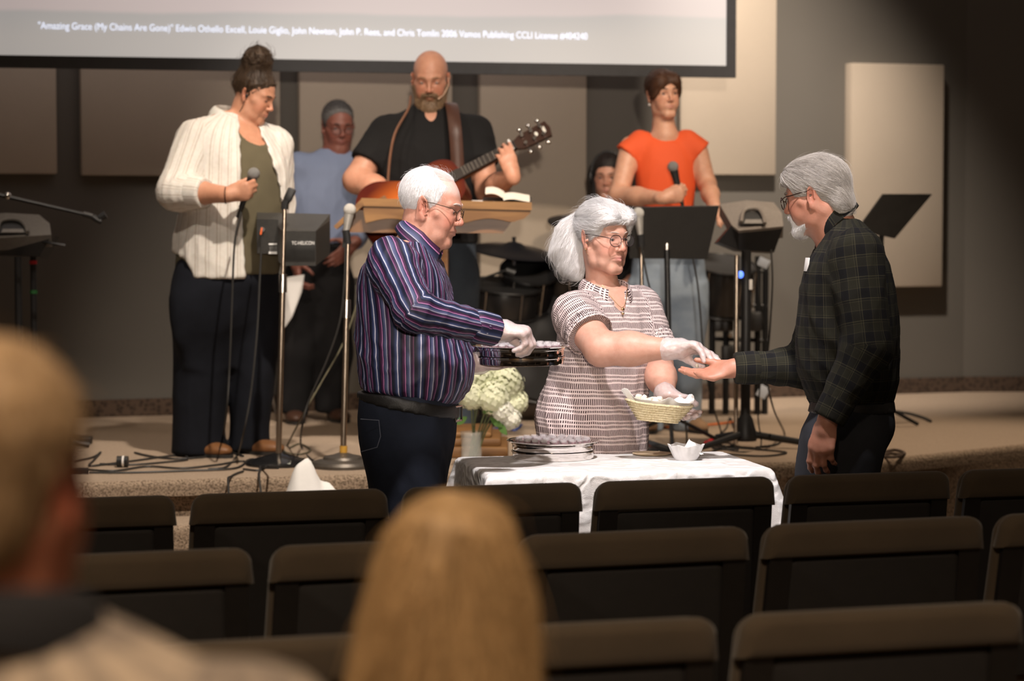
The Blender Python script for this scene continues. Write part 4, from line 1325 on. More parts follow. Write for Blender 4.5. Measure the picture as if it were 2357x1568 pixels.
M_OLIVE = fabric('olive_knit_top', (0.118, 0.100, 0.062), 0.95)
M_ORANGE = fabric('orange_crepe_top', (0.76, 0.105, 0.030), 0.7, 700, 0.06, 0.15)
M_BLUESHIRT = fabric('blue_poplin_shirt', (0.23, 0.28, 0.42), 0.75, 700, 0.08)
M_BLACKSHIRT = fabric('black_cotton_shirt', (0.010, 0.0095, 0.010), 0.85, 700, 0.1)
M_LEATHER_BK = plain('black_leather', (0.008, 0.007, 0.006), 0.55, bump=0.2)
M_LEATHER_BR = plain('brown_strap_leather', (0.060, 0.022, 0.012), 0.45, bump=0.2)
M_SHOE_BR = plain('tan_leather_shoe', (0.20, 0.085, 0.030), 0.5, bump=0.15)
M_GOLD = plain('gold_jewellery', (0.75, 0.52, 0.28), 0.25, 1.0, var=0.05)
t = NT('clear_plastic_glove'); nz = t.noise(70, 3, 0.6, t.obj())
t.base(t.ramp(nz, [(0.3, (0.78, 0.70, 0.70)), (0.7, (0.90, 0.86, 0.87))])); t.set(Roughness=0.22, Alpha=0.48); t.bump(nz, 0.5, 0.004)
M_GLOVE = t.m

def sleeve(S, sh, el, wr, r, end=1.0, k=0.03, el_end=None):
    """cloth round an arm. end: where on the forearm it stops; el_end: where on the upper arm (short sleeve)"""
    gs = []
    if el_end is not None:
        p = p_rc(sh, sh + (el - sh) * el_end, r[0], r[1], True); S.u(p, k); return [uv_group(p, sh, el)]
    p1 = p_rc(sh, el, r[0], r[1]); S.u(p1, k)
    e = el + (wr - el) * end
    p2 = p_rc(el, e, r[1], r[2], True); S.u(p2, 0.025)
    Rm = (r[0] + r[1]) / 2
    return [uv_group(p1, sh, el, rad=Rm, limb=1.0), uv_group(p2, el, wr, rad=Rm, limb=1.0)]

def band(name, loft, grow, o_pt, n, width, mat, parent, h=0.008):
    """belt or waistband: slice of a grown loft"""
    o, R, rings = loft; S = Sdf(); S.u(p_loft(o, R, rings, grow=grow))
    lo, hi = S.bounds(); n = nrm(n)
    S.s(p_half(np.asarray(o_pt) - n * width / 2, n, lo, hi), 0.002); S.s(p_half(np.asarray(o_pt) + n * width / 2, -n, lo, hi), 0.002)
    return garment(name, S, mat, parent, h, amp=0)

def eyebrow(h, parent, mat, z=0.026, th=0.0042, y=0.0925):
    for s in (-1, 1):
        m = MB(); m.tube([h.w(s * 0.013, y + 0.002, z - 0.002), h.w(s * 0.024, y - 0.001, z + 0.001), h.w(s * 0.036, y - 0.007, z + 0.002), h.w(s * 0.047, y - 0.017, z - 0.002)], [th * .7 * h.s, th * h.s, th * .85 * h.s, th * .3 * h.s], 8)
        m.build('eyebrow', mat, parent)

def front_cut(S, h, A, B, k=0.008):
    """hairline: removes everything in front of and below the sloping plane through A and B (y, z in the head)"""
    d = nrm(V(0, B[0] - A[0], B[1] - A[1])); n = nrm(np.cross(V(1, 0, 0), d))
    if n[1] < 0: n = -n
    S.s(p_half(h.w(0, A[0], A[1]), -(h.R @ n), h.c - 0.16, h.c + 0.16), k)
HB = lambda h, c, hf, rnd=0.02: p_box(h.w(*c), np.asarray(hf) * h.s, h.R, rnd)
M_WHITEHAIR = hair_mat('white_hair', (0.66, 0.64, 0.64), (0.86, 0.85, 0.84))
M_BROW_W = plain('white_brow_hair', (0.50, 0.38, 0.33), 0.7)
M_BROW_B = plain('brown_brow_hair', (0.05, 0.028, 0.018), 0.7)
M_BROW_G = plain('grey_brow_hair', (0.30, 0.25, 0.21), 0.7)
M_SILVERHAIR = hair_mat('silver_grey_hair', (0.36, 0.32, 0.285), (0.80, 0.76, 0.72))
M_BROWNHAIR = hair_mat('dark_brown_hair', (0.022, 0.013, 0.008), (0.12, 0.072, 0.042))
M_AUBURN = hair_mat('auburn_hair', (0.040, 0.016, 0.008), (0.13, 0.055, 0.026))
M_GREYHAIR = hair_mat('short_grey_hair', (0.07, 0.065, 0.06), (0.25, 0.24, 0.24))
M_BLONDE = hair_mat('honey_blonde_hair', (0.33, 0.185, 0.075), (0.62, 0.40, 0.19))
M_SANDY = hair_mat('sandy_hair', (0.26, 0.155, 0.075), (0.46, 0.31, 0.17))
M_BLACKHAIR = hair_mat('black_hair', (0.008, 0.006, 0.006), (0.03, 0.022, 0.02))
M_BEARD = hair_mat('ginger_grey_beard', (0.12, 0.065, 0.030), (0.34, 0.22, 0.13))
def flow_down(h, back=0.4, side=0.0):
    """locks leave the crown and run down and back"""
    cr = h.w(0, -0.05, 0.13)
    d0 = h.R @ V(0, -back, -1)
    return lambda v: (v - cr) * 1.2 / 0.12 + d0

# ================================================================== man in the striped shirt serving the cups
D = 7.5
h = Head(P(993, 479, D), -10, 12, 0, 0.955)
g = Fig('white-haired man in a navy striped shirt and jeans holding a round silver cup tray', (P(940, 900, D)[0], D, 0), h, (0.56, 0.285, 0.205))
head_skin(g.S, h, jaw=1.06, nose=1.15, jowl=0.004, lids=0.3, ear=1.22)
g.neck(P(957, 590, D), 0.060, 0.064)
g.S.u(h.E((0, 0.0, -0.095), (0.045, 0.045, 0.030)), 0.03)
loft = rings_px([(940, 852, 1045, .95), (915, 834, 1072, .95), (880, 824, 1091, .95), (840, 820, 1095, .93), (790, 818, 1083, .88), (740, 818, 1062, .8), (690, 820, 1047, .7), (640, 826, 1036, .6), (600, 842, 1018, .53), (572, 862, 1003, .5), (552, 888, 990, .6)], D, -8)
hips = rings_px([(1140, 856, 1022, 0.9), (1100, 846, 1030, .9), (1050, 834, 1040, .9), (1000, 825, 1051, .92), (950, 823, 1053, .9), (900, 828, 1056, .9)], D, -8)
g.S.u(p_loft(*loft, grow=-0.03), 0.02); g.S.u(p_loft(*hips, grow=-0.03), 0.02)
shR, elR, wrR = P(903, 604, D - 0.17), P(953, 716, D - 0.36), P(1142, 762, D - 0.20)
shL, elL, wrL = P(925, 600, D + 0.17), P(985, 775, D + 0.22), P(1085, 836, D + 0.10)
g.arm(shR, elR, wrR); g.arm(shL, elL, wrL)
fR, nR = V(1, 0.06, -0.02), V(-0.25, 0.15, -1)
cR = [(58, 62, 30), (64, 60, 30), (70, 60, 28), (74, 60, 28)]
tipsR, bx = hand(g.S, wrR, fR, nR, 'R', cR, 0.02, (0.75, 0.15, 0.65)); g.boxes.append(bx)
fL, nL = V(1, -0.22, -0.05), V(0, 0, 1)
cL = [(8, 10, 8)] * 4
tipsL, bx = hand(g.S, wrL, fL, nL, 'L', cL, 0.05, (0.45, 0.5, 0.75)); g.boxes.append(bx)
kn = [P(925, 1340, D - 0.10), P(950, 1340, D + 0.11)]; an = [V(P(905, 900, D)[0], D - 0.11, 0.1), V(P(940, 900, D)[0], D + 0.12, 0.1)]
hp = [P(935, 1030, D - 0.09), P(945, 1030, D + 0.09)]
for i in (0, 1): g.leg(hp[i], kn[i], an[i])
AN = an
g.done(pink=0.75, lips=(0.42, 0.19, 0.16), scalp=(0.66, 0.47, 0.41))
o = g.o
S = Sdf(); pt = p_loft(*loft, pw=2.1); S.u(pt, 0.02)
gr = [uv_group(pt, P(950, 930, D), P(950, 560, D), (0.1, -1, 0), 0.2)]
gr += sleeve(S, shR, elR, wrR, (0.082, 0.066, 0.049), 0.985) + sleeve(S, shL, elL, wrL, (0.08, 0.066, 0.05), 0.97)
S.u(p_ell(P(936, 572, D), (.080, .085, .040)), .03)
lo, hi = S.bounds(); hemn = V(0.2, 0, 0.98)
S.s(p_half(P(940, 914, D), hemn, lo, V(hi[0], hi[1], 1.05)), 0.02)
garment('shirt', S, M_STRIPED, o, 0.008, gr, amp=0.011, freq=15, stretch=(1.2, 1, .7), seed=4, fine_amp=0.004, label='navy dress shirt with white and magenta stripes')
S = Sdf(); S.u(p_rc(wrR + (elR - wrR) * 0.24, wrR + (elR - wrR) * 0.01, 0.053, 0.050, True)); pc = S.ops[0][2]
garment('cuff', S, M_STRIPED, o, 0.006, [uv_group(pc, elR + V(0, 0, 0), wrR)], amp=0.001)
collar('collar', P(968, 556, D), rot_facing(-8, 34), 0.069, 0.070, M_STRIPED, o, 0.036, 0.045, 22, spread=0.014, point=0.03)
S = Sdf(); pl = p_loft(*hips, pw=2.2); S.u(pl)
for i in (0, 1):
    S.u(p_rc(hp[i] + V(0, 0, -0.03), kn[i], 0.112, 0.085), 0.04); S.u(p_rc(kn[i], an[i] - V(0, 0, 0.06), 0.085, 0.075, True), 0.03)
garment('jeans', S, M_DENIM_BK, o, 0.012, amp=0.005, freq=14, seed=8, stretch=(1, 1, .8), label='dark navy jeans')
for q in an: shoe(o, V(q[0] - 0.07, q[1], 0), (1, 0, 0), M_LEATHER_BK)
band('belt', hips, 0.007, P(945, 925, D), hemn, 0.042, M_LEATHER_BK, o)
m = MB(); bc = P(1047, 952, D - 0.03); BR = rot_facing(-25)
for a, b in (((-1, -1), (1, -1)), ((1, -1), (1, 1)), ((1, 1), (-1, 1)), ((-1, 1), (-1, -1))):
    m.tube([bc + BR @ V(a[0] * 0.022, 0.012, a[1] * 0.022), bc + BR @ V(b[0] * 0.022, 0.012, b[1] * 0.022)], 0.0035, 8)
m.build('belt_buckle', M_CHROME, o)
# back pocket stitching on the jeans
m = MB(); pp = [P(830, 965, D - .155), P(872, 968, D - .172), P(876, 1005, D - .172), P(868, 1030, D - .172), P(832, 1040, D - .155)]
m.tube(pp, 0.0016, 5); m.build('pocket_seam', plain('jean_thread', (0.09, 0.10, 0.13), 0.8), o)
for (w, f, n, sd, cu, th, sp_) in ((wrR, fR, nR, 'R', cR, (0.75, 0.15, 0.65), 0.02), (wrL, fL, nL, 'L', cL, (0.45, 0.5, 0.75), 0.05)):
    S = Sdf(); tp, bx = hand(S, w, f, n, sd, cu, sp_, th, grow=0.0024, k=0.006)
    S.u(p_rc(w - nrm(f) * 0.035, w + nrm(f) * 0.02, 0.034, 0.034), 0.02)
    garment('glove', S, M_GLOVE, o, 0.004, amp=0.0014, freq=55, seed=5, stretch=(1, 1, 1), label='thin clear plastic serving glove')
eyes(h, o, (0.0, -0.35), (0.10, 0.12, 0.15), 0.3, (0.20, 0.11, 0.08))
eyebrow(h, o, M_BROW_W, 0.029, 0.0042)
for s_ in (1,):
    glasses(h, o, mat=plain('bronze_wire', (0.16, 0.11, 0.08), 0.35, 0.8), r=(0.022, 0.0165), zc=-0.003, yf=0.103, tz=0.016)
S = Sdf(); S.u(h.E((0, -0.018, 0.043), (0.0795, 0.0985, 0.0885)))
S.s(HB(h, (0, 0.115, 0.0), (0.12, 0.07, 0.078), 0.03), 0.01); S.s(HB(h, (0, 0.092, -0.06), (0.12, 0.058, 0.075), 0.015), 0.006); S.s(HB(h, (0, 0.05, -0.093), (0.12, 0.08, 0.065), 0.015), 0.006)
S.s(HB(h, (0, -0.06, -0.125), (0.12, 0.12, 0.055), 0.01), 0.006); S.s(h.E((0, 0.052, 0.118), (0.050, 0.070, 0.055)), 0.02)
for s_ in (-1, 1): S.s(h.E((s_ * 0.082, -0.012, -0.004), (0.022, 0.024, 0.036)), 0.004)
hair('hair', S, M_WHITEHAIR, o, flow_down(h, 0.3), 0.0035, strands=5200, slen=0.020, lift=0.003, wid=0.00030, amp=0.0012, fly=0.05, tint=0.12)
# thin white hair over the crown
S = Sdf(); S.u(h.E((0, -0.012, 0.043), (0.0735, 0.0945, 0.0822)))
S.s(HB(h, (0, 0.0, 0.0), (0.12, 0.14, 0.092), 0.01), 0.004); S.s(HB(h, (0, 0.125, 0.1), (0.12, 0.07, 0.08), 0.02), 0.006)
hair('thin_crown_hair', S, M_WHITEHAIR, o, lambda v: np.tile(h.R @ V(0.1, -1, 0.1), (len(v), 1)), 0.004, strands=2200, slen=0.026, lift=0.0045, wid=0.00020, amp=0.0, fly=0.06, tint=0.1, cap=False, region=lambda v: h.loc(v)[:, 2] > 0.095)

# ================================================================== woman handing out the bread
D = 8.15
h = Head(P(1387, 549, D), -48, 4, 0, 0.96)
g = Fig('white-haired woman in a dashed print blouse handing out bread behind the table', (P(1380, 900, D)[0], D + 0.02, 0), h, (0.60, 0.335, 0.250))
head_skin(g.S, h, jaw=1.0, nose=1.1, jowl=0.006, lids=0.55, fem=True, crease=0.35, ear=1.05)
g.neck(P(1392, 690, D + .03), 0.048, 0.068)
loft = rings_px([(1075, 1242, 1495, .8), (1045, 1240, 1495, .8), (1000, 1234, 1496, .8), (960, 1229, 1496, .8), (920, 1238, 1496, .8), (880, 1255, 1500, .78), (840, 1266, 1505, .76), (800, 1276, 1506, .74), (750, 1284, 1502, .70), (710, 1296, 1492, .62), (685, 1312, 1478, .56), (664, 1336, 1456, .6)], D, -58)
hips = rings_px([(1160, 1250, 1488, .85), (1080, 1250, 1490, .85), (1000, 1256, 1484, .85)], D, -58)
g.S.u(p_loft(*loft, grow=-0.010, zr=(1.15, 1.5)), 0.02); g.S.u(p_loft(*loft, grow=-0.03), 0.02)
shR, elR, wrR = P(1320, 722, D - 0.12), P(1384, 803, D - 0.28), P(1545, 803, D - 0.34)
shL, elL, wrL = P(1475, 705, D + 0.10), P(1512, 838, D + 0.02), P(1535, 912, D - 0.17)
g.arm(shR, elR, wrR, (0.062, 0.056, 0.030)); g.arm(shL, elL, wrL, (0.060, 0.052, 0.029))
fR, nR = V(1, -0.10, 0.06), V(0.0, -0.40, -0.9)
cR = [(22, 14, 8), (32, 16, 8), (42, 18, 10), (48, 22, 10)]
thR = (0.80, 0.10, 0.60)
tipsR, bx = hand(g.S, wrR, fR, nR, 'R', cR, 0.02, thR, 0.95); g.boxes.append(bx)
fL, nL = V(0.42, -0.62, -0.50), V(-0.25, -0.2, 1)
cL = [(18, 20, 12)] * 4
thL = (0.85, 0.32, 0.25)
tipsL, bx = hand(g.S, wrL, fL, nL, 'L', cL, 0.05, thL, 0.95); g.boxes.append(bx)
hp = [P(1330, 1060, D - 0.02), P(1415, 1060, D + 0.05)]; kn = [V(q[0], q[1] - 0.01, 0.48) for q in hp]; an = [V(q[0], q[1] + 0.02, 0.1) for q in hp]
for i in (0, 1): g.leg(hp[i], kn[i], an[i])
AN = an
g.done(pink=0.7, lips=(0.52, 0.21, 0.20), lipw=0.75)
o = g.o
S = Sdf(); pt = p_loft(*loft, pw=2.1); S.u(pt, 0.02)
gr = [uv_group(pt, P(1375, 1060, D), P(1390, 660, D), (0.1, -1, 0), 0.175)]
gr += sleeve(S, shR, elR, wrR, (0.076, 0.080, 0.06), el_end=0.62, k=0.05) + sleeve(S, shL, elL, wrL, (0.074, 0.076, 0.06), el_end=0.72, k=0.05)
# V-shaped neck opening
hf = rot_facing(-58)
nb = P(1395, 668, D)
S.s(p_ell(nb + V(0, 0, 0.03), (0.066, 0.072, 0.06), hf), 0.008)
S.s(p_rc(nb + hf @ V(0, 0.075, 0.0), nb + hf @ V(0, 0.145, -0.095), 0.042, 0.008), 0.008)
garment('blouse', S, M_BLOUSE, o, 0.008, gr, amp=0.009, freq=15, stretch=(1.3, 1.3, .6), seed=13, fine_amp=0.003, label='pale pink blouse printed with rows of dark brown dashes')
collar('collar', nb + V(0, 0, 0.006), rot_facing(-58, 8), 0.072, 0.078, M_BLOUSE, o, 0.024, 0.03, 30, spread=0.014, point=0.02)
for sh_, el_, fr in ((shR, elR, 0.62), (shL, elL, 0.72)):
    S = Sdf(); S.u(p_rc(sh_ + (el_ - sh_) * (fr - 0.10), sh_ + (el_ - sh_) * (fr + 0.015), 0.0815, 0.0825, True)); S.s(p_rc(sh_ + (el_ - sh_) * (fr - 0.2), sh_ + (el_ - sh_) * (fr + 0.3), 0.075), 0.003)
    garment('sleeve_cuff', S, M_BLOUSE, o, 0.006, [uv_group(S.ops[0][2], el_, sh_)], amp=0.001)
S = Sdf(); S.u(p_loft(*hips))
for i in (0, 1):
    S.u(p_rc(hp[i], kn[i], 0.105, 0.08), 0.04); S.u(p_rc(kn[i], an[i] - V(0, 0, 0.06), 0.08, 0.07, True), 0.03)
garment('trousers', S, plain('khaki_trousers', (0.30, 0.22, 0.14), 0.9), o, 0.014, amp=0.004, freq=14, seed=3)
for q in an: shoe(o, V(q[0] - 0.02, q[1] + 0.05, 0), (0.5, -1, 0), M_LEATHER_BK, 0.24)
for (w, f, n, sd, cu, th) in ((wrR, fR, nR, 'R', cR, thR), (wrL, fL, nL, 'L', cL, thL)):
    S = Sdf(); hand(S, w, f, n, sd, cu, 0.03, th, 0.95, grow=0.0032, k=0.007)
    S.u(p_rc(w - nrm(f) * 0.012, w + nrm(f) * 0.03, 0.039, 0.034, False), 0.015)
    garment('glove', S, M_GLOVE, o, 0.004, amp=0.0030, freq=45, seed=6, stretch=(1, 1, 1), fine_amp=0.0008, label='loose white plastic serving glove')
eyes(h, o, (-0.1, -0.05), (0.13, 0.11, 0.08), 0.55, (0.20, 0.11, 0.08))
eyebrow(h, o, M_BROW_W, 0.027, 0.0024)
glasses(h, o, mat=plain('dark_wire', (0.06, 0.045, 0.05), 0.35, 0.7), r=(0.0245, 0.0205), zc=0.0, yf=0.104, tz=0.012)
# swept-back white hair with a fringe and a full ponytail
S = Sdf(); S.u(h.E((0, -0.014, 0.048), (0.085, 0.104, 0.092)))
S.u(h.E((0.045, 0.045, 0.072), (0.045, 0.055, 0.045)), 0.03); S.u(h.E((-0.040, 0.050, 0.075), (0.05, 0.055, 0.040)), 0.03); S.u(h.E((-0.078, 0.035, 0.030), (0.018, 0.030, 0.04)), 0.02)
S.s(HB(h, (0, 0.118, -0.030), (0.12, 0.064, 0.085), 0.03), 0.012); S.s(HB(h, (0, 0.05, -0.085), (0.12, 0.075, 0.075), 0.02), 0.01)
S.s(HB(h, (0, -0.06, -0.13), (0.12, 0.12, 0.06), 0.01), 0.006)
for s_ in (-1, 1): S.s(h.E((s_ * 0.088, -0.010, -0.006), (0.024, 0.022, 0.034)), 0.006)
hair('hair', S, M_WHITEHAIR, o, lambda v: np.tile(h.R @ V(0, -1, -0.1), (len(v), 1)) + np.sin((v @ h.R) * 60) * 0.35, 0.0045, strands=6000, slen=0.060, lift=0.005, wid=0.00032, amp=0.0035, freq=45, fly=0.08, tint=0.12)
S = Sdf(); tl = [h.w(0.01, -0.095, 0.045), h.w(0.03, -0.125, 0.0), h.w(0.04, -0.128, -0.055), h.w(0.04, -0.105, -0.105), h.w(0.035, -0.085, -0.135)]
for i, (a, b) in enumerate(((0.046, 0.056), (0.056, 0.060), (0.060, 0.044), (0.044, 0.016))): S.u(p_rc(tl[i], tl[i + 1], a, b), 0.02)
hair('ponytail', S, M_WHITEHAIR, o, lambda v: np.tile(h.R @ V(0.25, -0.3, -1), (len(v), 1)), 0.0055, strands=3600, slen=0.07, lift=0.006, wid=0.00035, amp=0.007, freq=38, fly=0.10, tint=0.12)
m = MB(); m.ball(h.w(0.0775, -0.002, -0.037), 0.0035, 8); m.tube([h.w(0.0775, 0.0, -0.040), h.w(0.078, 0.005, -0.050), h.w(0.077, 0.012, -0.056)], 0.0008, 5)
m.build('earring', M_GOLD, o)
m = MB(); nk = spline([nb + hf @ V(0.05, 0.05, 0.02), nb + hf @ V(0.035, 0.082, -0.02), nb + hf @ V(0.008, 0.106, -0.055), nb + hf @ V(-0.02, 0.092, -0.025), nb + hf @ V(-0.045, 0.06, 0.02)], 6)
m.tube(nk, 0.0011, 5); m.ball(nb + hf @ V(0.008, 0.110, -0.060), 0.006, 8); m.ball(nb + hf @ V(0.008, 0.112, -0.074), 0.005, 8)
m.build('necklace', M_GOLD, o)

# ================================================================== man in the dark plaid shirt receiving the bread
D = 7.5
h = Head(P(1878, 453, D), 155, 11, 0, 0.955)
g = Fig('grey-haired man in a dark green plaid shirt holding out an open palm', (P(1950, 900, D)[0], D, 0), h, (0.50, 0.235, 0.160))
head_skin(g.S, h, jaw=1.03, nose=1.1, lids=0.3, ear=1.15)
g.neck(P(1935, 560, D), 0.064, 0.078)
loft = rings_px([(948, 1872, 2044, .95), (925, 1862, 2056, .95), (890, 1846, 2068, .93), (850, 1831, 2072, .9), (800, 1828, 2073, .86), (750, 1829, 2072, .8), (700, 1834, 2068, .74), (650, 1841, 2061, .66), (600, 1854, 2048, .58), (560, 1880, 2030, .52), (525, 1900, 2005, .5), (503, 1915, 1980, .62)], D, 168)
hips = rings_px([(1150, 1822, 1985, .9), (1090, 1828, 2002, .9), (1040, 1836, 2035, .92), (990, 1846, 2060, .92), (940, 1866, 2056, .92), (900, 1872, 2050, .9)], D, 168)
g.S.u(p_loft(*loft, grow=-0.03), 0.02); g.S.u(p_loft(*hips, grow=-0.03), 0.02)
shL, elL, wrL = P(1972, 585, D - 0.19), P(1996, 800, D - 0.24), P(1905, 968, D - 0.25)
shR, elR, wrR = P(1930, 580, D + 0.17), P(1862, 842, D + 0.26), P(1688, 848, D + 0.24)
g.arm(shL, elL, wrL); g.arm(shR, elR, wrR, (0.052, 0.044, 0.029))
fL, nL = V(-0.22, -0.02, -1), V(0.55, 0.9, -0.1)
cL = [(16, 26, 18), (20, 28, 18), (24, 30, 20), (28, 32, 20)]
tips, bx = hand(g.S, wrL, fL, nL, 'L', cL, 0.03, (0.8, 0.35, 0.45), 1.03); g.boxes.append(bx)
fR, nR = V(-1, -0.05, -0.26), V(-0.25, -0.50, 1)
cR = [(14, 14, 10), (16, 14, 10), (18, 16, 10), (22, 18, 12)]
tipsP, bx = hand(g.S, wrR, fR, nR, 'R', cR, 0.0, (0.88, 0.34, 0.30), 0.94, tcurl=(0, 14, 6)); g.boxes.append(bx)
hp = [P(1950, 1040, D - 0.10), P(1938, 1040, D + 0.10)]; kn = [P(1915, 1340, D - .05), P(1900, 1340, D + .15)]; an = [V(P(1915, 900, D)[0], D - .05, .1), V(P(1890, 900, D)[0], D + .15, .1)]
for i in (0, 1): g.leg(hp[i], kn[i], an[i])
AN = an
def beard_f(q): return np.clip(gauss(q, (0, 0.075, -0.095), (0.04, 0.05, 0.035)) * 1.3, 0, 0.7)
g.done(pink=0.55, lips=(0.40, 0.19, 0.16), beard=beard_f, beard_c=(0.55, 0.47, 0.42))
o = g.o
S = Sdf(); pt = p_loft(*loft, pw=2.1); S.u(pt, 0.02)
gr = [uv_group(pt, P(1950, 930, D), P(1950, 520, D), (0.1, -1, 0), 0.2)]
gr += sleeve(S, shL, elL, wrL, (0.084, 0.076, 0.050), 0.99, 0.035) + sleeve(S, shR, elR, wrR, (0.08, 0.074, 0.047), 0.985)
garment('shirt', S, M_PLAID, o, 0.008, gr, amp=0.0105, freq=15, stretch=(1.2, 1, .7), seed=21, fine_amp=0.0035, label='dark green and black plaid flannel shirt')
for el_, wr_ in ((elL, wrL), (elR, wrR)):
    S = Sdf(); S.u(p_rc(wr_ + (el_ - wr_) * 0.26, wr_ + (el_ - wr_) * 0.012, 0.055, 0.051, True))
    garment('cuff', S, M_PLAID, o, 0.006, [uv_group(S.ops[0][2], el_, wr_)], amp=0.001)
collar('collar', P(1921, 506, D), rot_facing(168, 34), 0.067, 0.070, M_PLAID, o, 0.036, 0.036, 22, spread=0.010)
S = Sdf(); S.u(p_loft(*hips, pw=2.2))
for i in (0, 1):
    S.u(p_rc(hp[i], kn[i], 0.115, 0.088), 0.04); S.u(p_rc(kn[i], an[i] - V(0, 0, 0.06), 0.088, 0.075, True), 0.03)
garment('trousers', S, M_CHINO, o, 0.012, amp=0.006, freq=14, seed=18, stretch=(1, 1, .7), label='charcoal trousers')
for q in an: shoe(o, V(q[0] + 0.07, q[1], 0), (-1, 0.1, 0), M_LEATHER_BK)
band('belt', hips, 0.006, P(1960, 935, D), (0, 0, 1), 0.04, M_LEATHER_BK, o)
m = MB(); tc = P(1857, 609, D - 0.09); TR = rot_facing(200, -8)
m.rbox(tc, (0.026, 0.003, 0.042), 0.001, TR); m.build('name_tag', M_WHITEPAPER, o)
eyes(h, o, (0.0, -0.2), (0.10, 0.12, 0.13), 0.3, (0.20, 0.11, 0.08))
eyebrow(h, o, M_BROW_G, 0.026, 0.005)
glasses(h, o, mat=plain('dark_brown_frame', (0.03, 0.015, 0.01), 0.3), r=(0.0235, 0.019), zc=-0.003, yf=0.107, tz=0.014, rim_r=0.0016)
S = Sdf(); S.u(h.E((0, -0.016, 0.044), (0.086, 0.110, 0.094))); S.u(h.E((0, 0.045, 0.072), (0.06, 0.058, 0.048)), 0.03)
S.u(h.E((0, -0.085, -0.035), (0.066, 0.038, 0.05)), 0.03)
S.s(HB(h, (0, 0.120, -0.035), (0.12, 0.062, 0.085), 0.03), 0.01); S.s(HB(h, (0, 0.055, -0.07), (0.12, 0.066, 0.075), 0.02), 0.008)
for s_ in (-1, 1): S.s(h.E((s_ * 0.088, -0.008, -0.010), (0.024, 0.024, 0.040)), 0.006)
S.s(HB(h, (0, 0.0, -0.145), (0.12, 0.075, 0.09), 0.02), 0.01)
hair('hair', S, M_SILVERHAIR, o, lambda v: np.tile(h.R @ V(0, -1, -0.55), (len(v), 1)) + (v - h.w(0, 0.05, 0.14)) * 2, 0.0042, strands=7000, slen=0.075, lift=0.003, wid=0.00036, amp=0.0025, freq=55, fly=0.03, tint=0.42)
S = Sdf(); S.u(h.E((0, 0.066, -0.100), (0.030, 0.030, 0.026))); S.u(h.E((0, 0.093, -0.050), (0.026, 0.012, 0.009)), 0.01)
for s_ in (-1, 1): S.u(h.C((s_ * 0.045, 0.030, -0.085), (s_ * 0.018, 0.075, -0.100), 0.014, 0.018), 0.02); S.u(h.C((s_ * 0.024, 0.088, -0.054), (s_ * 0.026, 0.075, -0.085), 0.008, 0.010), 0.01)
S.s(h.E((0, 0.112, -0.067), (0.017, 0.02, 0.007)), 0.004)
hair('beard', S, M_WHITEHAIR, o, lambda v: np.tile(h.R @ V(0, 0.2, -1), (len(v), 1)), 0.0035, strands=1500, slen=0.014, lift=0.002, wid=0.0003, amp=0.002)

# ================================================================== woman in the white shirt with a microphone
def std_legs(g, S, specs, k=0.05):
    """specs: per leg (hip, knee, ankle, radii)"""
    for hip, kn, an, r in specs:
        g.leg(hip, kn, an, (r[0] * 0.7, r[1] * 0.65, 0.035))
        S.u(p_rc(hip, kn, r[0], r[1]), k); S.u(p_rc(kn, an - V(0, 0, 0.05), r[1], r[2], True), k)

D = 10.4
h = Head(P(585, 220, D), -20, 22, 0, 0.93)
g = Fig('woman in a white button-up shirt looking down with a microphone, hair in a bun', V(P(520, 900, D)[0], D, STAGE_Z), h, (0.52, 0.26, 0.165))
head_skin(g.S, h, jaw=1.02, nose=1.0, lids=-0.2, fem=True, jowl=0.003)
g.neck(P(540, 320, D), 0.056, 0.075)
loft = rings_px([(625, 398, 600, .85), (590, 400, 640, .85), (540, 405, 655, .85), (490, 415, 662, .85), (440, 428, 664, .85), (400, 436, 662, .82), (360, 436, 654, .76), (325, 440, 640, .68), (295, 452, 620, .6), (272, 476, 596, .52), (258, 500, 572, .55)], D, -45)
loft = rings_px([(640, 398, 650, .85), (590, 400, 652, .85), (540, 405, 656, .85), (490, 415, 662, .85), (440, 428, 664, .85), (400, 436, 662, .82), (360, 436, 654, .76), (325, 440, 640, .68), (295, 452, 620, .6), (272, 476, 596, .52), (258, 500, 572, .55)], D, -45)
g.S.u(p_loft(*loft, grow=-0.018, zr=(1.4, 3)), 0.02); g.S.u(p_loft(*loft, grow=-0.03), 0.02)
shR, elR, wrR = P(450, 320, D - 0.10), P(408, 440, D - 0.22), P(526, 448, D - 0.36)
shL, elL, wrL = P(632, 335, D + 0.12), P(640, 470, D + 0.20), P(640, 580, D + 0.10)
g.arm(shR, elR, wrR, (0.062, 0.052, 0.032)); g.arm(shL, elL, wrL)
fR, nR = V(1, -0.15, 0.18), V(0.05, 1, 0.25)
cR = [(55, 75, 40), (62, 78, 40), (66, 78, 40), (70, 78, 40)]
_, bx = hand(g.S, wrR, fR, nR, 'R', cR, 0.02, (0.72, 0.2, 0.6), 0.97); g.boxes.append(bx)
hand(g.S, wrL, V(0, -0.1, -1), V(-1, 0, 0), 'L', None, 0.03)
hips = rings_px([(840, 450, 600, .2), (790, 415, 625, .34), (740, 402, 640, .48), (690, 397, 646, .6), (640, 400, 645, .78), (605, 410, 638, .76), (572, 416, 636, .76)], D, -45)
S = Sdf(); S.u(p_loft(*hips), 0.03); g.S.u(p_loft(*hips, grow=-0.03), 0.02)
zf = STAGE_Z
kR, kL = P(458, 850, D - 0.05), P(580, 850, D + 0.06)
aR, aL = V(P(462, 1000, D - 0.03)[0], D - 0.03, zf + 0.09), V(P(578, 1000, D + 0.1)[0], D + 0.1, zf + 0.09)
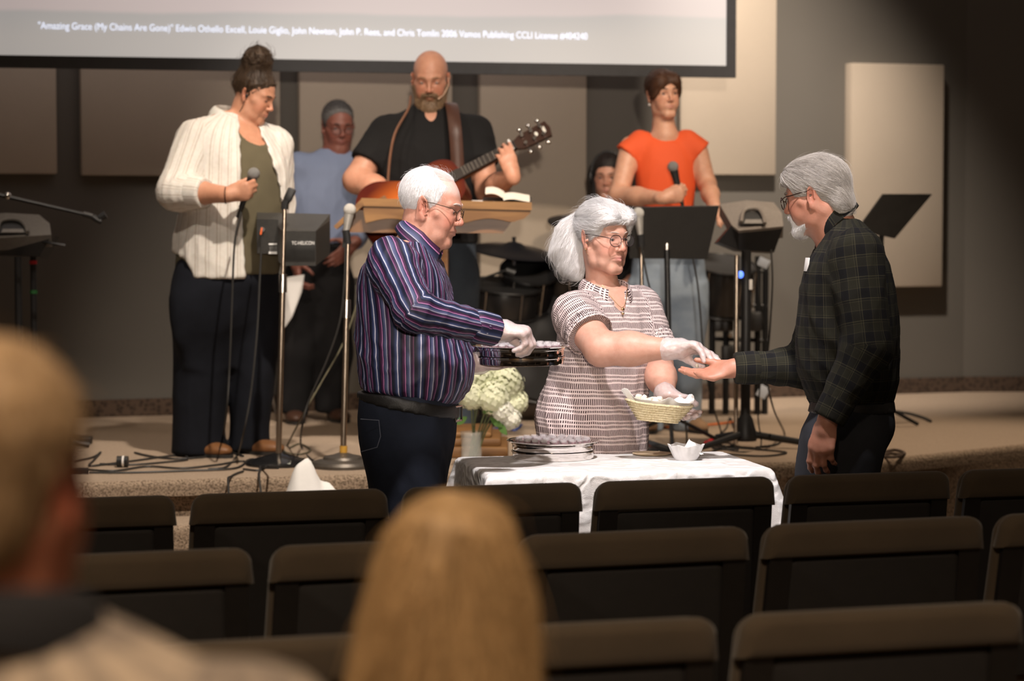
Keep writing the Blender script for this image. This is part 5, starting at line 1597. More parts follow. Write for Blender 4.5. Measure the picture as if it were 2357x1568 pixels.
for hip_, k_, a_ in ((P(462, 720, D), kR, aR), (P(575, 720, D + .03), kL, aL)): g.leg(hip_, k_, a_, (.09, .07, .04))
S.u(p_loft(*rings_px([(1046, 393, 521, 1), (1000, 395, 519, 1), (900, 396, 521, 1), (800, 397, 526, 1), (700, 398, 534, 1)], D - .03, -90)), .05)
S.u(p_loft(*rings_px([(1036, 527, 624, 1), (1000, 529, 622, 1), (900, 528, 632, 1), (800, 524, 640, 1), (700, 516, 645, 1)], D + .07, -90)), .05)
g.done(0.013, 0.0042, 0.0055, pink=0.5, lips=(0.36, 0.13, 0.11))
o = g.o
garment('jeans', S, M_DENIM_DK, o, 0.014, amp=0.006, freq=12, seed=31, stretch=(1, 1, .6), label='wide dark navy jeans')
shoe(o, V(aR[0] - 0.08, aR[1] + 0.03, zf), (0.88, -0.62, 0), M_SHOE_BR, 0.28, 0.052); shoe(o, V(aL[0] - 0.08, aL[1] + 0.0, zf), (0.90, -0.55, 0), M_SHOE_BR, 0.28, 0.052)
TF = rot_facing(-45); c0 = P(545, 400, D); c0z = c0.copy()
S = Sdf(); S.u(p_loft(*loft, grow=-0.014, zr=(P(600, 632, D)[2], 1.98 + 0.0)), 0.02)
S.s(p_ell(P(560, 285, D) + TF @ V(0, 0.06, 0), (0.085, 0.12, 0.095), TF), 0.01)
garment('tank_top', S, M_OLIVE, o, 0.010, amp=0.004, freq=16, seed=33, label='olive knit top with small buttons')
S = Sdf(); pt = p_loft(*loft, pw=2.1); S.u(pt, 0.02)
gr = [uv_group(pt, P(540, 640, D), P(540, 260, D), (-0.1, -1, 0), 0.22)]
gr += sleeve(S, shR, elR, wrR, (0.088, 0.086, 0.060), 0.55, 0.04) + sleeve(S, shL, elL, wrL, (0.085, 0.075, 0.06), 0.6, 0.04)
S.s(h.E((0, -0.02, -0.11), (0.064, 0.064, 0.06)), 0.01)
# the shirt hangs open down the front: cut the opening as a slab facing forward
top, bot = P(566, 315, D), P(600, 640, D)
fw = TF[:, 1]
for i in range(12):
    q = i / 11.0
    c = P(560 + 40 * q + 10 * math.sin(q * 3.1), 276 + 370 * q, D) ; r = 0.036 + 0.058 * math.sin(min(1, q * 1.25) * math.pi * 0.62)
    S.s(p_rc(c + V(0.015, -0.03, 0) , c + V(0.10, -0.42, 0.0), r, r), 0.004)
# curved shirt tail
lo, hi = S.bounds()
S.s(p_ell(P(392, 645, D - .05), (0.125, 0.5, 0.115)), 0.01)
garment('shirt', S, M_GAUZE, o, 0.0095, gr, amp=0.009, freq=14, stretch=(1.4, 1.4, .45), seed=35, fine_amp=0.003, label='loose white gauze shirt with faint stripes, worn open')
S = Sdf(); e_ = elR + (wrR - elR) * 0.55; b_ = elR + (wrR - elR) * 0.32; S.u(p_rc(b_, e_, 0.071, 0.066, True))
garment('rolled_cuff', S, M_GAUZE, o, 0.008, [uv_group(S.ops[0][2], elR, wrR)], amp=0.002)
collar('collar', P(538, 272, D), rot_facing(-40, 16), 0.078, 0.088, M_GAUZE, o, 0.035, 0.05, 40, spread=0.02, point=0.03)
m = MB(); m.tube([wrR - nrm(fR) * 0.012 + V(0, 0.034 * math.cos(a), 0.034 * math.sin(a)) for a in np.linspace(0, 6.28, 20)[:-1]], 0.003, 6, closed=True)
m.build('bracelet', M_LEATHER_BR, o)
eyes(h, o, (0, -0.5), lids=-0.2); eyebrow(h, o, M_BROW_B, 0.026, 0.0035)
S = Sdf(); S.u(h.E((0, -0.019, 0.048), (0.083, 0.105, 0.090)))
front_cut(S, h, (0.088, 0.078), (-0.005, -0.020)); S.s(HB(h, (0, -0.06, -0.135), (0.12, 0.12, 0.06), 0.01), 0.006)
for s_ in (-1, 1): S.s(h.E((s_ * 0.088, -0.004, -0.010), (0.022, 0.018, 0.026)), 0.006)
bn = h.w(0, -0.045, 0.160)
S.u(p_ell(bn, (0.064, 0.064, 0.058)), 0.04)
for i in range(9):
    a = i * 0.7
    S.u(p_ell(bn + h.R @ V(0.042 * math.cos(a), 0.042 * math.sin(a), 0.018 * math.sin(a * 2.3)), (0.026, 0.026, 0.024)), 0.008)
hair('hair', S, M_BROWNHAIR, o, lambda v: (bn - v), 0.006, strands=1500, slen=0.06, lift=0.006, wid=0.0006, amp=0.009, freq=42, fly=0.12, tint=0.5)
m = MB(); m.ball(h.w(0.079, 0.002, -0.004), (0.006, 0.008, 0.010), 8); m.tube(spline([h.w(0.08, 0.0, -0.012), h.w(0.078, 0.0, -0.06), h.w(0.06, -0.02, -0.13), h.w(0.065, -0.0, -0.17)], 5), 0.0016, 5)
m.build('earpiece', M_BLACK, o)

# ================================================================== older man in the blue shirt at the back
D = 12.0
h = Head(P(778, 291, D), -72, 12, 0, 0.97)
g = Fig('grey-haired man in a pale blue shirt standing behind with papers in hand', V(P(735, 900, D)[0], D, STAGE_Z), h, (0.25, 0.095, 0.07))
head_skin(g.S, h, jaw=1.06, lids=-0.2); g.neck(P(772, 385, D), 0.062, 0.08)
loft = rings_px([(560, 668, 812, .8), (500, 664, 822, .8), (450, 668, 828, .78), (410, 680, 832, .72), (380, 690, 836, .62), (358, 706, 828, .55), (342, 735, 800, .6)], D, -70)
hips = rings_px([(720, 668, 794, .45), (680, 664, 800, .62), (640, 662, 802, .75), (560, 666, 806, .8), (530, 668, 808, .8)], D, -70)
g.S.u(p_loft(*loft, grow=-0.03), .02)
shR, elR, wrR = P(690, 385, D - .05), P(668, 500, D - .02), P(680, 600, D - 0.16)
shL, elL, wrL = P(830, 392, D + .08), P(845, 490, D + .1), P(815, 560, D - .12)
g.arm(shR, elR, wrR); g.arm(shL, elL, wrL)
_, bx = hand(g.S, wrR, V(0.15, -0.2, -1), V(0.9, 0.3, 0), 'R', [(25, 45, 25)] * 4, 0.02); g.boxes.append(bx)
hand(g.S, wrL, V(-0.6, -0.5, -0.6), V(-0.3, 0.6, 0.2), 'L', None, 0.02)
S = Sdf(); S.u(p_loft(*hips), .03)
aR, aL = V(P(672, 900, D)[0], D - .02, zf + .09), V(P(760, 900, D)[0], D + .06, zf + .09)
std_legs(g, S, [(P(696, 660, D), P(684, 810, D - .02), aR, (0.105, 0.09, 0.082)), (P(768, 660, D), P(768, 810, D + .04), aL, (0.105, 0.09, 0.082))])
g.done(0.014, 0.0045, 0.006, pink=0.5, lips=(0.26, 0.09, 0.08)); o = g.o
garment('trousers', S, M_DRESSPANT, o, 0.015, amp=0.004, freq=12, seed=41)
shoe(o, V(aR[0] - 0.0, aR[1] + .08, zf), (0.15, -1, 0), plain('dark_brown_shoe', (0.07, 0.032, 0.02), 0.5), 0.28, 0.05); shoe(o, V(aL[0], aL[1] + .08, zf), (0.3, -1, 0), plain('dark_brown_shoe', (0.07, 0.032, 0.02), 0.5), 0.28, 0.05)
S = Sdf(); S.u(p_loft(*loft, pw=2.1), .02)
sleeve(S, shR, elR, wrR, (0.082, 0.07, 0.052), 0.95); sleeve(S, shL, elL, wrL, (0.082, 0.07, 0.052), 0.95)
garment('shirt', S, M_BLUESHIRT, o, 0.011, amp=0.009, freq=15, stretch=(1.2, 1, .7), seed=43, label='pale blue button-up shirt')
collar('collar', P(770, 366, D), rot_facing(-70, 14), 0.068, 0.074, M_BLUESHIRT, o, 0.032, 0.045, 26)
eyes(h, o, (0, -.4), lids=-0.2); eyebrow(h, o, M_BROW_B, 0.026, 0.004)
glasses(h, o, r=(0.022, 0.017), zc=-0.006, yf=0.107)
S = Sdf(); S.u(h.E((0, -0.018, 0.045), (0.081, 0.101, 0.090)))
front_cut(S, h, (0.072, 0.082), (0.0, -0.02)); S.s(HB(h, (0, -0.06, -0.13), (0.12, 0.12, 0.06), 0.01), 0.006)
hair('hair', S, M_GREYHAIR, o, flow_down(h), 0.006, strands=600, slen=0.025, lift=0.003, wid=0.0005, amp=0.002)
# the papers he holds
m = MB(); q = [P(652, 640, D - .22), P(700, 632, D - .25), P(694, 672, D - .26), P(672, 730, D - .25), P(655, 755, D - .22)]
m.prism(q, V(0, 0, 0), V(0.002, 0.006, 0)); 
tag(m.build('paper_sheets', M_WHITEPAPER, base=P(675, 755, D - .24), smooth=False), 'white sheets of paper in the hand of the man in blue', 'paper')

# ================================================================== bald bearded guitarist
D = 11.1
h = Head(P(991, 184, D), -92, 14, 0, 1.04)
g = Fig('bald bearded man in a black shirt playing an acoustic guitar behind the lectern', V(P(985, 900, D)[0], D, STAGE_Z), h, (0.56, 0.28, 0.185))
head_skin(g.S, h, jaw=1.05, lids=-0.3, ear=1.05); g.neck(P(990, 280, D), 0.064, 0.085)
loft = rings_px([(560, 880, 1100, .7), (500, 876, 1104, .7), (440, 872, 1110, .7), (390, 868, 1114, .68), (340, 868, 1116, .64), (300, 882, 1106, .58), (272, 903, 1082, .54), (252, 934, 1052, .54), (240, 955, 1030, .65)], D, -92)
hips = rings_px([(720, 896, 1084, .4), (670, 888, 1094, .55), (620, 885, 1096, .7), (540, 884, 1098, .72)], D, -92)
g.S.u(p_loft(*loft, grow=-0.012), .02)
shR, elR, wrR = P(888, 304, D), P(820, 415, D - .10), P(915, 455, D - .26)
shL, elL, wrL = P(1096, 304, D), P(1122, 440, D - .14), P(1180, 404, D - .43)
g.arm(shR, elR, wrR, (0.062, 0.060, 0.034)); g.arm(shL, elL, wrL, (0.062, 0.054, 0.033))
hand(g.S, wrR, V(1, -.2, -.1), V(0, 1, 0), 'R', [(20, 30, 20)] * 4, 0.03)
_, bx = hand(g.S, wrL, V(-0.32, 0.10, 1), V(-0.25, 1, 0.15), 'L', [(20, 30, 22), (26, 36, 24), (30, 38, 26), (34, 40, 26)], 0.08, (0.62, 0.10, 0.80), 0.98); g.boxes.append(bx)
S = Sdf(); S.u(p_loft(*hips), .03)
aR, aL = V(P(935, 900, D)[0], D, zf + .09), V(P(1050, 900, D)[0], D, zf + .09)
std_legs(g, S, [(P(940, 640, D), P(938, 830, D - .02), aR, (0.115, 0.095, 0.09)), (P(1042, 640, D), P(1048, 830, D), aL, (0.115, 0.095, 0.09))])
def bb(q): return np.clip(gauss(q, (0, 0.06, -0.085), (0.062, 0.06, 0.036)) * 1.2, 0, 0.75)
g.done(0.013, 0.0042, 0.0052, pink=0.6, lips=(0.40, 0.17, 0.13), beard=bb, beard_c=(0.22, 0.12, 0.06)); o = g.o
garment('jeans', S, M_DENIM_MID, o, 0.015, amp=0.004, freq=12, seed=51)
shoe(o, V(aR[0], aR[1] + .08, zf), (-0.15, -1, 0), M_LEATHER_BK, 0.28, 0.05); shoe(o, V(aL[0], aL[1] + .08, zf), (0.15, -1, 0), M_LEATHER_BK, 0.28, 0.05)
S = Sdf(); S.u(p_loft(*loft, pw=2.15), .02)
sleeve(S, shR, elR, wrR, (0.080, 0.085, .06), el_end=0.66, k=.045); sleeve(S, shL, elL, wrL, (0.080, 0.082, .06), el_end=0.55, k=.045)
nb = P(990, 262, D)
S.s(p_ell(nb + V(0, 0, .04), (0.066, 0.066, .045)), .01); S.s(p_rc(nb + V(0.005, -0.09, 0.01), nb + V(0.018, -0.16, -0.085), 0.030, 0.004), .004)
garment('shirt', S, M_BLACKSHIRT, o, 0.011, amp=0.006, freq=15, stretch=(1.2, 1, .7), seed=53, label='black short-sleeved button-up shirt')
collar('collar', nb + V(0, 0, 0.012), rot_facing(-92, 12), 0.073, 0.078, M_BLACKSHIRT, o, 0.034, 0.05, 30, spread=.02)
eyes(h, o, (0, -.9), (0.10, 0.10, 0.10), -0.3); eyebrow(h, o, plain('fair_brow_hair', (0.30, 0.16, 0.09), 0.7), 0.026, 0.0034)
S = Sdf(); S.u(h.E((0, 0.066, -0.120), (0.050, 0.042, 0.052))); S.u(h.E((0, 0.090, -0.050), (0.032, 0.013, 0.010)), .012)
for s_ in (-1, 1):
    S.u(h.C((s_ * 0.066, 0.006, -0.030), (s_ * 0.036, 0.055, -0.100), 0.016, 0.028), .02); S.u(h.C((s_ * 0.028, 0.086, -0.054), (s_ * 0.032, 0.072, -0.09), 0.010, 0.014), .012)
S.s(h.E((0, 0.112, -0.068), (0.017, 0.022, 0.007)), .004)
hair('beard', S, M_BEARD, o, lambda v: np.tile(h.R @ V(0, .25, -1), (len(v), 1)), 0.005, strands=1200, slen=0.02, lift=.003, wid=.0005, amp=.003, tint=.35)
m = MB(); m.tube(spline([h.w(-0.079, -0.005, 0.01), h.w(-0.078, 0.02, -0.02), h.w(-0.062, 0.07, -0.05), h.w(-0.042, 0.090, -0.064)], 5), 0.0022, 6); m.ball(h.w(-0.041, 0.092, -0.065), 0.005, 8)
m.build('headset_microphone', plain('skin_tone_plastic', (0.62, 0.42, 0.30), 0.5), o)

# ================================================================== woman in the orange top
D = 11.5
h = Head(P(1526, 219, D), -70, -1, -3, 0.93)
g = Fig('woman in an orange cap-sleeve top and light jeans holding a microphone', V(P(1535, 900, D)[0], D, STAGE_Z), h, (0.60, 0.33, 0.225))
head_skin(g.S, h, jaw=0.94, nose=0.95, lids=0.75, fem=True); g.neck(P(1530, 312, D), 0.047, 0.068)
loft = rings_px([(600, 1470, 1606, .72), (540, 1474, 1604, .70), (480, 1478, 1598, .68), (440, 1466, 1600, .70), (400, 1462, 1602, .72), (360, 1464, 1600, .66), (335, 1468, 1594, .58), (318, 1480, 1580, .5), (304, 1500, 1560, .55)], D, -82)
hips = rings_px([(760, 1450, 1622, .36), (720, 1446, 1627, .5), (660, 1448, 1628, .7), (600, 1456, 1622, .75), (560, 1464, 1612, .75)], D, -82)
g.S.u(p_loft(*loft, grow=-0.012), .02)
shR, elR, wrR = P(1452, 338, D), P(1424, 450, D - .10), P(1528, 456, D - .34)
shL, elL, wrL = P(1603, 338, D), P(1628, 425, D - .02), P(1645, 478, D - .28)
g.arm(shR, elR, wrR, (0.052, 0.045, 0.028)); g.arm(shL, elL, wrL, (0.050, 0.042, 0.027))
_, bx = hand(g.S, wrR, V(1, -.1, .22), V(0.05, 1, .2), 'R', [(58, 75, 40), (62, 78, 40), (66, 78, 40), (70, 78, 40)], .02, (.72, .2, .6), .92); g.boxes.append(bx)
hand(g.S, wrL, V(0.3, -1, -.3), V(0, -.3, -1), 'L', [(20, 30, 20)] * 4, .03, None, .92)
S = Sdf(); S.u(p_loft(*hips), .03); g.S.u(p_loft(*hips, grow=-.03), .02)
aR, aL = V(P(1490, 900, D)[0], D - .02, zf + .09), V(P(1585, 900, D)[0], D - .02, zf + .09)
for hip_, k_, a_ in ((P(1492, 690, D), P(1490, 830, D - .02), aR), (P(1580, 690, D), P(1584, 830, D - .02), aL)): g.leg(hip_, k_, a_, (.07, .05, .035))
S.u(p_loft(*rings_px([(992, 1456, 1528, 1), (920, 1454, 1528, 1), (830, 1450, 1530, 1), (740, 1446, 1536, .95), (650, 1447, 1545, .9)], D - .02, -90)), .04)
S.u(p_loft(*rings_px([(992, 1550, 1614, 1), (920, 1548, 1616, 1), (830, 1545, 1620, 1), (740, 1540, 1626, .95), (650, 1532, 1628, .9)], D - .02, -90)), .04)
g.done(0.013, 0.0042, 0.0055, pink=.45, lips=(0.50, 0.20, 0.17)); o = g.o
garment('jeans', S, M_DENIM_LT, o, 0.013, amp=.005, freq=14, seed=61, stretch=(1, 1, .9), label='light blue washed jeans')
shoe(o, V(aR[0], aR[1] + .07, zf), (0, -1, 0), plain('tan_suede', (0.22, 0.13, 0.07), .9), .25, .045); shoe(o, V(aL[0], aL[1] + .07, zf), (.25, -1, 0), plain('tan_suede', (0.22, 0.13, 0.07), .9), .25, .045)
S = Sdf(); S.u(p_loft(*loft, pw=2.1), .02)
nb = P(1530, 306, D); S.s(p_ell(nb + V(0, -.012, .018), (0.078, 0.085, .055)), .008)
for sh_, el_, sg in ((shR, elR, -1), (shL, elL, 1)):
    S.u(p_rc(sh_ + V(-sg * .04, 0, .030), sh_ + (el_ - sh_) * .22 + V(sg * .012, 0, 0.012), .052, .062, True), .035)
garment('top', S, M_ORANGE, o, 0.010, amp=.005, freq=14, stretch=(1.3, 1.2, .6), seed=63, label='bright orange cap-sleeve top')
eyes(h, o, (-.1, 0), (0.06, 0.04, 0.03), 0.75); eyebrow(h, o, M_BROW_B, .027, .0032)
S = Sdf(); S.u(h.E((0, -0.016, 0.047), (0.083, 0.104, 0.090))); S.u(h.E((0.04, 0.05, 0.065), (0.035, 0.045, 0.045)), .03); S.u(h.E((-0.04, 0.052, 0.065), (0.035, 0.045, 0.045)), .03)
S.u(h.E((0.062, 0.035, 0.02), (0.022, 0.035, 0.05)), .02); S.u(h.E((-0.062, 0.035, 0.02), (0.022, 0.035, 0.05)), .02)
S.s(p_ell(h.w(-0.012, 0.125, -0.035), V(0.055, 0.075, 0.098) * h.s, h.R), .010); front_cut(S, h, (0.125, 0.035), (0.012, -0.045)); S.s(HB(h, (0, -0.06, -0.13), (0.12, 0.12, .06), .01), .006)
for s_ in (-1, 1): S.s(h.E((s_ * 0.090, -0.008, -0.012), (0.022, 0.018, 0.028)), .006)
S.u(p_ell(h.w(0.0, -0.115, 0.0), (0.03, 0.03, 0.04)), .02)
hair('hair', S, M_AUBURN, o, lambda v: np.tile(h.R @ V(0, -1, -.3), (len(v), 1)) + (v - h.w(0, .06, .12)) * 6, .006, strands=1400, slen=.055, lift=.003, wid=.0005, amp=.003, freq=45, fly=.04, tint=.4)
m = MB(); m.ball(h.w(0.077, -0.002, -0.046), .006, 8); m.build('earring', plain('pearl', (0.75, 0.72, 0.68), .25), o)

# ================================================================== drummer glimpsed behind her
D = 12.3
h = Head(P(1400, 408, D), -100, 5, 0, 0.93)
g = Fig('dark-haired drummer in headphones half hidden behind the woman in orange', V(P(1412, 900, D)[0], D, STAGE_Z), h, (0.52, 0.27, 0.19))
head_skin(g.S, h, lids=.4, fem=True); g.neck(P(1402, 490, D + .02), .048, .065)
loft = rings_px([(700, 1345, 1470, .7), (620, 1350, 1468, .7), (560, 1345, 1470, .65), (520, 1350, 1465, .55), (495, 1375, 1438, .5)], D, -95)
g.S.u(p_loft(*loft, grow=-.02), .02)
shR, elR, wrR = P(1352, 530, D), P(1335, 610, D - .1), P(1360, 650, D - .3); shL, elL, wrL = P(1462, 530, D), P(1480, 610, D - .1), P(1450, 650, D - .3)
g.arm(shR, elR, wrR); g.arm(shL, elL, wrL)
hand(g.S, wrR, V(.2, -1, 0), V(0, 0, -1), 'R', [(50, 60, 30)] * 4); hand(g.S, wrL, V(-.2, -1, 0), V(0, 0, -1), 'L', [(50, 60, 30)] * 4)
S = Sdf(); S.u(p_loft(*rings_px([(760, 1335, 1480, .9), (720, 1338, 1478, .9), (690, 1342, 1474, .85)], D, -95)), .03)
kz = zf + 0.5
specs = [(P(1375, 730, D), V(P(1350, 700, D)[0], D - .42, kz), V(P(1350, 700, D)[0], D - .45, zf + .08), (.085, .075, .065)), (P(1440, 730, D), V(P(1470, 700, D)[0], D - .42, kz), V(P(1472, 700, D)[0], D - .45, zf + .08), (.085, .075, .065))]
std_legs(g, S, specs); g.done(.015, .005, .007); o = g.o
garment('trousers', S, M_DRESSPANT, o, .016, amp=.003, seed=71)
for sp_ in specs: shoe(o, V(sp_[2][0], sp_[2][1] + .08, zf), (0, -1, 0), M_LEATHER_BK, .26, .048)
S = Sdf(); S.u(p_loft(*loft), .02); sleeve(S, shR, elR, wrR, (.075, .06, .045), .9); sleeve(S, shL, elL, wrL, (.075, .06, .045), .9)
garment('shirt', S, M_BLACKSHIRT, o, .013, amp=.004, seed=73)
eyes(h, o); eyebrow(h, o, M_BROW_B, .026, .003)
S = Sdf(); S.u(h.E((0, -0.018, 0.046), (.085, .106, .092))); S.s(HB(h, (0, .118, -.03), (.12, .062, .085), .03), .012); S.s(HB(h, (0, .06, -.09), (.05, .1, .08), .02), .01)
for s_ in (-1, 1): S.u(p_rc(h.w(s_ * .075, -.01, -.02), h.w(s_ * .078, 0, -.13), .026, .016), .02)
hair('hair', S, M_BLACKHAIR, o, flow_down(h, .2), .007, strands=400, slen=.05, lift=.004, wid=.0006, amp=.003)
m = MB(); m.tube([h.w(.092 * math.sin(a), -.005, .03 + .108 * math.cos(a)) for a in np.linspace(-1.75, 1.75, 20)], .008, 8)
for s_ in (-1, 1): m.ball(h.w(s_ * .094, -.005, .0), (.016, .03, .036), 10, h.R)
m.build('headphones', M_BLACK, o)
# drum stool
t_ = thing('drum_stool', V(P(1412, 900, D)[0], D + .03, STAGE_Z), 'round black drum stool under the seated drummer', 'stool')
c = BASE[t_.name]; m = MB(); m.lathe([(0.02, .40), (.155, .40), (.17, .43), (.16, .455), (.02, .46)], c, 24); m.build('seat', M_LEATHER_BK, t_)
m = MB(); m.cyl(c + V(0, 0, .12), c + V(0, 0, .40), .016); m.build('post', M_CHROME, t_)
for k in range(3):
    a = k * 2.094; m = MB(); m.tube([c + V(0, 0, .16), c + V(.22 * math.cos(a), .22 * math.sin(a), .008)], .008); m.build('leg', M_CHROME, t_)

# ================================================================== two listeners in the seats, seen from behind
D = 2.6
h = Head(P(1037, 1362, D + .04), 92, 0, 0, 0.83)
g = Fig('long-haired blonde listener sitting with back to the camera', V(P(1035, 1400, D)[0], D + .05, 0.0), h, (.58, .33, .24))
head_skin(g.S, h, fem=True); b0 = h.c.copy()
g.neck(V(b0[0], D + .0, b0[2] - .19), .05, .065)
RB = rot_facing(90); tz = b0[2] - .19
rg = [(-.50, 0, -.02, .17, .13), (-.3, 0, -.02, .15, .115), (-.12, 0, -.01, .18, .12), (-.03, 0, 0, .19, .10), (.02, 0, 0, .12, .08), (.05, 0, 0, .06, .06)]
g.S.u(p_loft(V(b0[0], D, tz), RB, rg, grow=-.02), .02)
L0 = V(b0[0], D, tz)
arms = []
for s_, sd in ((1, 'R'), (-1, 'L')):
    a, b, c = L0 + V(s_ * .18, 0, -.06), L0 + V(s_ * .22, .06, -.33), L0 + V(s_ * .12, .30, -.42); g.arm(a, b, c); hand(g.S, c, V(-s_ * .3, 1, 0), V(0, 0, -1), sd); arms.append((a, b, c))
hp = [V(b0[0] + s_ * .09, D + .02, .52) for s_ in (1, -1)]; kn = [V(b0[0] + s_ * .11, D + .44, .50) for s_ in (1, -1)]; an = [V(b0[0] + s_ * .11, D + .42, .09) for s_ in (1, -1)]
for i in (0, 1): g.leg(hp[i], kn[i], an[i])
g.done(.016, .008, .012); o = g.o
S = Sdf(); S.u(p_loft(L0, RB, rg, pw=2.2), .02)
for a, b, c in arms: sleeve(S, a, b, c, (.075, .06, .045), .9)
garment('jumper', S, fabric('dark_brown_knit', (.06, .04, .03), .95), o, .014, amp=.004, seed=81)
S = Sdf(); S.u(p_ell(L0 + V(0, .03, -.47), (.18, .17, .11)), .02)
for i in (0, 1): S.u(p_rc(hp[i], kn[i], .095, .078), .03); S.u(p_rc(kn[i], an[i] - V(0, 0, .05), .075, .065, True), .03)
garment('jeans', S, M_DENIM_MID, o, .018, amp=.003, seed=82)
for q in an: shoe(o, V(q[0], q[1] - .06, 0), (0, 1, 0), M_LEATHER_BK, .25)
ha = [(1620, 784, 1250), (1568, 792, 1246), (1500, 806, 1240), (1400, 826, 1229), (1300, 857, 1214), (1250, 876, 1200), (1200, 903, 1180), (1165, 938, 1146), (1145, 968, 1114), (1134, 1002, 1076)]
S = Sdf(); lf = rings_px([(y, a, b, .88) for y, a, b in ha], D - .0, 90); S.u(p_loft(*lf, pw=2.0), .02)
hair('hair', S, M_BLONDE, o, lambda v: np.tile(V(0, 0, -1.0), (len(v), 1)) + (v - P(1040, 1200, D)) * V(3, 0, 0), .008, strands=2500, slen=.12, lift=.004, wid=.0006, amp=.010, freq=26, fly=.03, tint=.45)

D = 1.92
h = Head(P(-14, 1120, D), 72, 2, 0, 0.90)
g = Fig('sandy-haired listener in a pale checked shirt at the left foreground edge', V(P(-14, 1200, D)[0], D, 0.0), h, (.50, .19, .11))
head_skin(g.S, h); b0 = h.c.copy(); g.neck(V(b0[0], D - .02, b0[2] - .2), .062, .08)
RB = rot_facing(80); tz = b0[2] - .150; L0 = V(b0[0], D, tz)
rg = [(-.66, 0, -.0, .19, .15), (-.4, 0, -.02, .19, .14), (-.15, 0, -.01, .225, .15), (-.04, 0, 0, .222, .125), (.02, 0, 0, .15, .10), (.055, 0, 0, .07, .07)]
g.S.u(p_loft(L0, RB, rg, grow=-.02), .02); arms = []
for s_, sd in ((1, 'R'), (-1, 'L')):
    a, b, c = L0 + RB @ V(s_ * .21, 0, -.065), L0 + RB @ V(s_ * .25, .06, -.36), L0 + RB @ V(s_ * .12, .30, -.48); g.arm(a, b, c); hand(g.S, c, RB @ V(-s_ * .3, 1, 0), V(0, 0, -1), sd); arms.append((a, b, c))
sz_ = L0[2] - .62
hp = [L0 + RB @ V(s_ * .09, .02, -.62) for s_ in (1, -1)]; kn = [L0 + RB @ V(s_ * .12, .46, -.64) for s_ in (1, -1)]; an = [V(q[0], q[1], .09) for q in kn]
for i in (0, 1): g.leg(hp[i], kn[i], an[i])
g.done(.016, .008, .014, pink=.9); o = g.o
S = Sdf(); S.u(p_loft(L0, RB, rg, pw=2.2), .02); pt = S.ops[0][2]; gr = [uv_group(pt, L0 - V(0, 0, .6), L0, (0, -1, 0), .2)]
for a, b, c in arms: gr += sleeve(S, a, b, c, (.085, .07, .05), .9)
t = NT('pale_check_shirt'); uu = t.attr('cuv'); sp = t.n('ShaderNodeSeparateXYZ'); t.l(uu, sp.inputs[0])
cc = t.mix(.5, t.ramp(fract(t, sp.outputs[0], .06), [(0, (.30, .23, .165)), (.45, (.30, .23, .165)), (.55, (.09, .07, .06)), (.9, (.12, .095, .075)), (1, (.30, .23, .165))]), t.ramp(fract(t, sp.outputs[1], .06), [(0, (.30, .23, .165)), (.45, (.30, .23, .165)), (.55, (.09, .07, .06)), (.9, (.12, .095, .075)), (1, (.30, .23, .165))]))
t.base(cc); t.set(Roughness=.9)
garment('shirt', S, t.m, o, .014, gr, amp=.006, freq=12, seed=91)
collar('collar', L0 + V(0, -.01, .025), rot_facing(80, 10), .074, .078, fabric('dark_collar_cloth', (.012, .011, .012), .9), o, .045, .035, 24, spread=.016)
S = Sdf(); S.u(p_ell(L0 - V(0, 0, .60), (.19, .19, .13)), .02)
for i in (0, 1): S.u(p_rc(hp[i], kn[i], .10, .082), .03); S.u(p_rc(kn[i], an[i] - V(0, 0, .05), .08, .07, True), .03)
garment('trousers', S, M_CHINO, o, .018, amp=.003, seed=92)
for q in an: shoe(o, V(q[0], q[1] - .06, 0), (0, 1, 0), M_LEATHER_BK)
S = Sdf(); S.u(h.E((0, -0.018, 0.045), (.083, .104, .092))); S.u(h.E((0, -.055, -.03), (.066, .052, .06)), .03); front_cut(S, h, (.075, .075), (.0, -.03)); S.s(HB(h, (0, -.06, -.145), (.12, .12, .06), .03), .01)
for s_ in (-1, 1): S.s(h.E((s_ * .088, -.008, -.010), (.022, .022, .034)), .006)
hair('hair', S, M_SANDY, o, flow_down(h), .007, strands=1200, slen=.03, lift=.004, wid=.0006, amp=.002, tint=.3)

# ================================================================== lectern
D = 10.35
M_LECT = wood('lectern_oak', (0.150, 0.066, 0.018), (0.245, 0.122, 0.038), 2.2, (1, 9, 9), .55)
M_LECT_DK = wood('lectern_walnut_box', (0.110, 0.045, 0.014), (0.17, 0.076, 0.026), 2.2, (1, 9, 9), .42)
lc = V(P(1000, 900, D)[0], D + .15, STAGE_Z)
le = thing('lectern', lc, 'oak lectern with a scalloped front in front of the guitarist', 'lectern')
def pp(pts, d): return [P(x, y, d) for x, y in pts]
# sloping reading top: a thick board, its front edge towards the hall, lower edge towards the speaker
m = MB(); q0 = pp([(832, 456), (1224, 466), (1224, 484), (832, 474)], D)
m.add(q0 + [p + V(-.03 if i in (0, 3) else .0, .46, .0) for i, p in enumerate(q0)], [(0, 1, 2, 3), (7, 6, 5, 4), (0, 4, 5, 1), (3, 2, 6, 7), (0, 3, 7, 4), (1, 5, 6, 2)])
m.build('top_board', M_LECT, le, smooth=False)
m = MB(); q0 = pp([(832, 458), (768, 521), (775, 528), (838, 472)], D); m.prism(q0, V(0, -.004, 0), V(-.02, .40, 0)); m.build('side_board', M_LECT, le, smooth=False)
